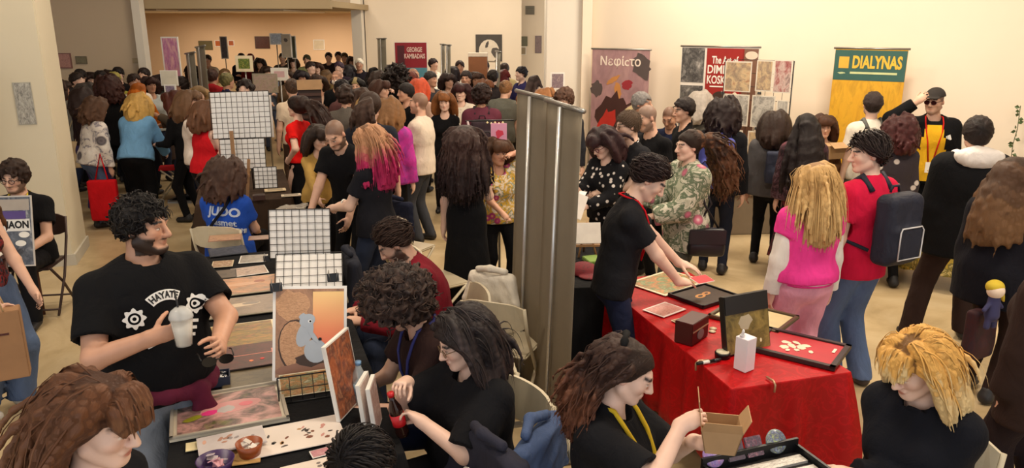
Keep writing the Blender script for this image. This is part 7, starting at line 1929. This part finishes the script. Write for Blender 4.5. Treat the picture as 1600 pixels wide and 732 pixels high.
# grey plinth and stall table on the right
q0, q1 = at_z(1148, 368, 0), at_z(1226, 372, 0); t_ = thing('plinth', 'low grey brown plinth standing against the right stalls', 'plinth', tuple((q0 + q1) / 2 + V3(0, .1, 0)), .1); MB().box((0, .15, .25), (.9, .3, .5), bev=.01).build('block', plain((126, 112, 94), .6), t_); MB().box((0, .15, .51), (.94, .34, .03)).build('slab', plain((146, 130, 108), .5), t_)
_o3 = on_right_wall(1330, 240, 2.0); table('stall table in front of the man in the cap', (_o3[0], _o3[1], 0), RW_ANG, 1.7, .6, .78, DWOOD)
tablecloth('mustard patterned cloth on the stall of the man in the cap', (_o3[0], _o3[1], 0), RW_ANG, 1.7, .6, .78, .6, pattern('floral', [(176, 150, 60), (120, 110, 60), (200, 180, 120), (90, 110, 60), (150, 60, 50)], 10), .01, seed=9)
t_ = thing('cardboard_box', 'open brown cardboard box beside the photographing person', 'box', tuple(on_right_wall(1302, 246, 1.4)), .3); MB().box((0, 0, .07), (.3, .22, .14), bev=.003).build('body', CARD, t_); MB().box((0, -.14, .15), (.3, .1, .004), Matrix.Rotation(.5, 3, 'X')).build('flap', CARD, t_)
# hanging vine
q_ = on_right_wall(1592, 180, .15); t_ = thing('hanging_vine', 'thin hanging vine of green leaves at the right wall', 'plant', tuple(q_), 0); MB().tube([(0, 0, .1), (.01, 0, -.15), (-.01, 0, -.32), (0, 0, -.5)], .004, 5).build('stem', plain((70, 80, 44), .6), t_)
_lf = MB().add([(0, 0, 0), (.03, .004, .025), (.06, 0, 0), (.03, .004, -.02), (.03, -.006, .002)], [(0, 4, 1), (1, 4, 2), (2, 4, 3), (3, 4, 0)]).mesh('leaf')
for k_ in range(14): l_ = link('leaf', _lf, plain((72, 92, 50), .5), t_); l_.location = (0, 0, .08 - .042 * k_); l_.rotation_euler = (rng.uniform(-.5, .5), rng.uniform(-.4, .4), rng.uniform(0, 6.3))
# doll hanging from the bag of the woman in the patched jacket
q_ = at_y(1556, 455, 4.6); t_ = thing('plush_doll', 'small plush doll with yellow hair hanging from a bag', 'toy', tuple(q_), .4); sdf_obj('head', [E((0, 0, 0), (.055, .05, .05), None, .01)], .008, plain((226, 206, 186), .8), t_)
sdf_obj('hair', [E((0, .01, .025), (.065, .058, .05), None, .01), C((.04, 0, .0), (.09, 0, -.08), .03, .012, .02)], .008, plain((206, 180, 50), .8), t_, fold=.004); sdf_obj('body', [C((0, 0, -.05), (0, 0, -.16), .035, .045, .02), C((-.03, 0, -.07), (-.08, 0, -.12), .014, None, .01), C((.03, 0, -.07), (.08, 0, -.12), .014, None, .01), C((-.02, 0, -.15), (-.03, 0, -.24), .02, None, .01), C((.02, 0, -.15), (.03, 0, -.24), .02, None, .01)], .008, plain((50, 50, 90), .8), t_)
soft_bag('shoulder_bag', 'dark blue and red bag of the woman in the patched jacket', tuple(at_y(1524, 560, 4.75)), .26, .36, .10, .5, art(((22, 24, 44), (60, 18, 24), (18, 18, 26)), 160, 2, .8))

# ------------------------------------------------------------------ far stalls
def far_pic(name, label, cat, x0, x1, y0, y1, Y, mat, bcol=None, border=.02, yaw=0.0, thick=.02, spec=()):
    a = at_y((x0 + x1) / 2, (y0 + y1) / 2, Y); w = (x1 - x0) / FPX * Y; h = (at_y(x0, y0, Y) - at_y(x0, y1, Y))[2]
    t = picture(name, label, cat, tuple(a), w, h, yaw, mat, border, bcol or WHITEP, thick, tilt=90, spec=spec)
    if Y < 14 or 14.6 < Y < 19 or 21.2 < Y < 25:
        zb = float(a[2])
        MB().tube([(0, 0, -.012), (0, -zb + .02, -.012)], .012, 6).build('post', STEEL, t); MB().box((0, -zb + .012, 0), (.34, .024, .3)).build('base', STEEL, t)
    return t


far_pic('poster', 'small pink poster on the left wall', 'poster', 92, 112, 83, 107, 14.449, art(((150, 96, 90), (190, 140, 130), (110, 70, 66)), 170, 3), plain((130, 90, 84), .6))
far_pic('poster', 'small olive poster beside the pink one', 'poster', 119, 136, 88, 100, 14.449, art(((96, 92, 70), (130, 120, 90)), 171, 3), plain((110, 100, 80), .6))
far_pic('poster', 'small tan sheet high on the left wall corner', 'poster', 208, 228, 91, 99, 14.449, art(((150, 130, 96), (180, 160, 120)), 172, 3), plain((170, 150, 116), .6))
far_pic('painting', 'dark painting of a white oval with leaping fish', 'painting', 744, 784, 54, 96, 19.499, plain((70, 66, 62), .6), plain((60, 56, 52), .6), .01, spec=(('e', 0, -.25, .8, .9, 0, plain((220, 208, 190), .6)), ('b', -.15, .25, .12, .3, -20, plain((80, 74, 70), .6)), ('b', .5, -.35, .35, .45, 30, plain((84, 78, 74), .6))))
far_pic('poster', 'green grey poster in the alcove', 'poster', 811, 824, 57, 72, 20.849, art(((96, 100, 80), (120, 120, 100), (80, 84, 70)), 173, 3), plain((110, 110, 90), .6)); far_pic('poster', 'pale lower poster in the alcove', 'poster', 811, 822, 73, 86, 20.849, art(((176, 160, 130), (150, 136, 112)), 174, 3)); far_pic('poster', 'violet grey poster beside the middle pillar', 'poster', 836, 846, 56, 83, 20.849, art(((120, 104, 110), (150, 130, 130), (90, 80, 90)), 175, 3), plain((130, 116, 120), .6))
t_ = thing('air_vent', 'grey slatted air vent high in the alcove', 'vent', tuple(at_y(828, 16, 20.84)), 0); MB().box((0, 0, 0), (.24, .02, .22)).build('frame', plain((130, 124, 110), .5), t_)
for k_ in range(5): MB().box((0, -.014, -.08 + .04 * k_), (.2, .012, .012)).build('slat', plain((96, 92, 84), .5), t_)
_gb = far_pic('banner', 'red and blue banner lettered GEORGE by the middle wall', 'banner', 618, 668, 66, 150, 17.5, plain((150, 30, 44), .5, 0, .1), WHITEP, .015)
MB().box((.0, -.28, .0225), (.7, .62, .002)).build('blue_field', plain((90, 150, 170), .5), _gb); MB().box((-.22, .26, .0225), (.16, .5, .002)).build('dark_figure', plain((84, 30, 40), .5), _gb)
_hh = float(at_y(618, 66, 17.5)[2] - at_y(618, 150, 17.5)[2])
for tx_, z2 in (('GEORGE', .5), ('KAMBADAIS', .36)): text_obj(tx_, plain((240, 206, 196), .5), _gb, (.08, _hh / 2 - (.17 if z2 > .4 else .31), .024), (0, 0, 0), .14, depth=.001, bold=.004, fit=.34 if z2 > .4 else .46)
for k_, (x0, x1, y0, Y, ln, lb) in enumerate(((586, 600, 60, 15.6, 1.2, 'narrow grey roll-up banner beside the column'), (684, 691, 69, 14.6, .8, 'left one of two thin silver banner backs'), (692, 700, 70, 14.2, .8, 'right one of two thin silver banner backs'), (287, 302, 82, 11.4, 4, 'left one of two slanted silver banner backs'), (303, 318, 72, 11.8, 4, 'right one of two slanted silver banner backs'), (770, 778, 80, 14.0, .5, 'thin grey post banner behind the cardboard box'))):
    a_ = at_y(x0, y0, Y); b_ = at_y(x1, y0, Y - .45); tl_, _ = rollup(lb, (a_[0], a_[1], 0), (b_[0], b_[1], 0), float(a_[2]), 1.5, plain((150, 146, 130), .4, .1), back=True, group='plain banner backs among the crowd'); tl_.rotation_euler[1] = math.radians(-ln)
_fb = far_pic('banner', 'pink and purple picture banner at the wall corner', 'banner', 257, 283, 58, 150, 12.2, art(((206, 120, 140), (176, 90, 150), (226, 170, 170), (150, 60, 90)), 176, 2), WHITEP)
far_pic('notice_board', 'blank white notice board left of the silver banners', 'board', 252, 278, 110, 134, 11.0, plain((214, 208, 190), .6), None, .01); far_pic('poster', 'violet poster under the white notice board', 'poster', 258, 276, 132, 152, 10.9, art(((150, 130, 150), (110, 90, 120), (190, 176, 180)), 177, 3))
far_pic('poster', 'yellow and green jungle poster in a pale frame', 'poster', 369, 395, 87, 112, 13.6, art(((196, 180, 50), (110, 140, 50), (60, 80, 30), (210, 196, 90)), 178, 3), CREAMP, .05); far_pic('poster', 'grey blue tall poster far back', 'poster', 345, 356, 57, 92, 18.9, art(((110, 108, 116), (90, 90, 100), (150, 140, 140)), 179, 3)); far_pic('poster', 'orange panel far back', 'poster', 336, 345, 63, 73, 25.449, plain((180, 90, 30), .6)); far_pic('poster', 'small orange panel right of the grey blue poster', 'poster', 357, 366, 63, 72, 25.449, plain((170, 84, 30), .6))
far_pic('poster', 'dark olive board at the back wall', 'poster', 311, 332, 64, 78, 25.449, plain((100, 90, 56), .6), plain((90, 80, 52), .6)); far_pic('poster', 'dark brown poster right of the red sweater', 'poster', 399, 421, 57, 76, 25.449, art(((60, 36, 28), (90, 50, 36), (40, 26, 22)), 180, 3), plain((60, 40, 32), .6)); far_pic('poster', 'silver foil poster catching the light', 'poster', 422, 441, 52, 70, 17, art(((190, 190, 186), (120, 118, 116), (226, 224, 220)), 181, 4, .15)); far_pic('poster', 'pale tall poster with a dark diamond', 'poster', 440, 455, 53, 90, 17, plain((186, 172, 150), .6), None, .01, spec=(('b', 0, .5, .4, .5, 45, plain((90, 80, 72), .6)),))
far_pic('placard', 'pale pink placard with white frame above the white t-shirt', 'placard', 424, 450, 106, 126, 11.8, plain((214, 176, 178), .6), WHITEP, .05); far_pic('poster', 'white board far back in the recess', 'board', 490, 507, 62, 78, 25.449, plain((206, 190, 160), .6)); far_pic('poster', 'dark green banner far back', 'poster', 456, 463, 56, 92, 18, plain((70, 72, 50), .6)); far_pic('poster', 'pale green textile display before the crowd', 'display', 396, 434, 115, 145, 11.2, art(((150, 140, 110), (176, 150, 140), (130, 140, 100)), 182, 2, .7), plain((150, 140, 120), .6))
q_ = at_y(483, 125, 9.7); t_ = thing('slat_board', 'dark slatted display board beside the white t-shirt man', 'board', (q_[0], q_[1], 0), .35); zt_ = float(q_[2])
MB().box((0, .03, zt_ / 2), (.28, .02, zt_)).build('panel', plain((46, 30, 26), .7), t_); MB().box((0, .02, zt_ - .06), (.30, .05, .12)).build('header', CARD, t_); MB().box((0, .03, .02), (.3, .4, .04)).build('base', BLACKM, t_)
for k_ in range(9): MB().box((0, .01, zt_ - .18 - .07 * k_), (.27, .02, .035)).build('slat', plain((64, 40, 32), .6), t_)
far_pic('sign', 'pink sign with a red blossom hung beside the grey banner', 'sign', 767, 792, 193, 240, 6.9, plain((226, 160, 190), .6), plain((230, 170, 196), .6), .004, thick=.008, spec=(('b', .1, .35, .55, .5, 0, plain((214, 60, 86), .6)), ('b', -.1, .1, .2, .2, 0, plain((214, 60, 86), .6))))
t_ = thing('clothes_rail', 'thin rail with string lights above the pink sign', 'rail', tuple(at_y(765, 193, 7.0)), 0); MB().tube([(-.22, 0, .02), (.22, 0, .03)], .008, 6).build('bar', BLACKM, t_); MB().tube([(-.2, 0, .02), (-.12, -.02, -.3), (-.05, 0, -.9), (-.05, 0, -1.6)], .012, 6).build('post', plain((190, 170, 170), .4), t_)
for k_ in range(5): o_ = MB().lathe([(0, -.012), (.012, 0), (0, .012)], 8).build('bulb', plain((250, 226, 170), .3), t_); o_.location = (-.02 + .035 * k_, -.02, .01 - .008 * (k_ % 2))
t_ = thing('cardboard_box', 'brown and white box standing on the far counter', 'box', (at_y(747, 100, 14.4)[0], 14.4, .75), 0); _z = float(at_y(747, 88, 14.4)[2]) - .75; MB().box((0, 0, _z / 2), (.34, .26, _z)).build('body', plain((140, 88, 54), .7), t_); MB().box((0, 0, _z + .03), (.35, .27, .06)).build('lid', plain((222, 206, 186), .6), t_)
far_pic('poster', 'violet sheet display before the middle pillar', 'poster', 860, 882, 113, 140, 10.4, art(((160, 140, 140), (120, 100, 110), (190, 170, 160)), 183, 3))
# stall tables that carry the far goods
for k_, (x, y, yw, W, L, c_, lb) in enumerate(((-1.1, 14.1, 0, 1.5, .6, (206, 196, 184), 'white covered counter under the circle painting'), (-7.6, 13.0, 0, 1.8, .7, (70, 56, 50), 'stall table along the left wall'))):
    table('folding table, ' + lb, (x, y, 0), yw, W, L, .74); tablecloth('cloth on the ' + lb, (x, y, 0), yw, W, L, .74, .55, cloth(c_), .012, seed=20 + k_)
    for j_ in range(5):
        u, v = W * (.15 + .17 * j_), L * rng.uniform(.25, .75); c2, a2 = frame_on(None, yw); q_ = V3(x, y, .748) + c2 * u + a2 * v
        t_ = thing('goods_box', '%s %s on the %s' % (('upright', 'leaning', 'flat', 'tall', 'small')[j_], ('card stand', 'print', 'booklet pile', 'carton', 'box')[j_], lb), 'goods', tuple(q_), yw + rng.uniform(-.3, .3), 'goods on the far stalls')
        h_ = (.2, .24, .04, .22, .1)[j_]; MB().box((0, 0, h_ / 2), ((.14, .18, .2, .1, .1)[j_], (.03, .03, .14, .1, .1)[j_], h_), bev=.003).build('body', art(((206, 190, 170), (120, 90, 80), (rng.randint(60, 220), rng.randint(60, 180), rng.randint(60, 180))), 200 + k_ * 7 + j_, 3), t_)
        MB().box((0, 0, h_ + .004), (.09, .025, .008)).build('edge', plain((220, 210, 196), .6), t_)
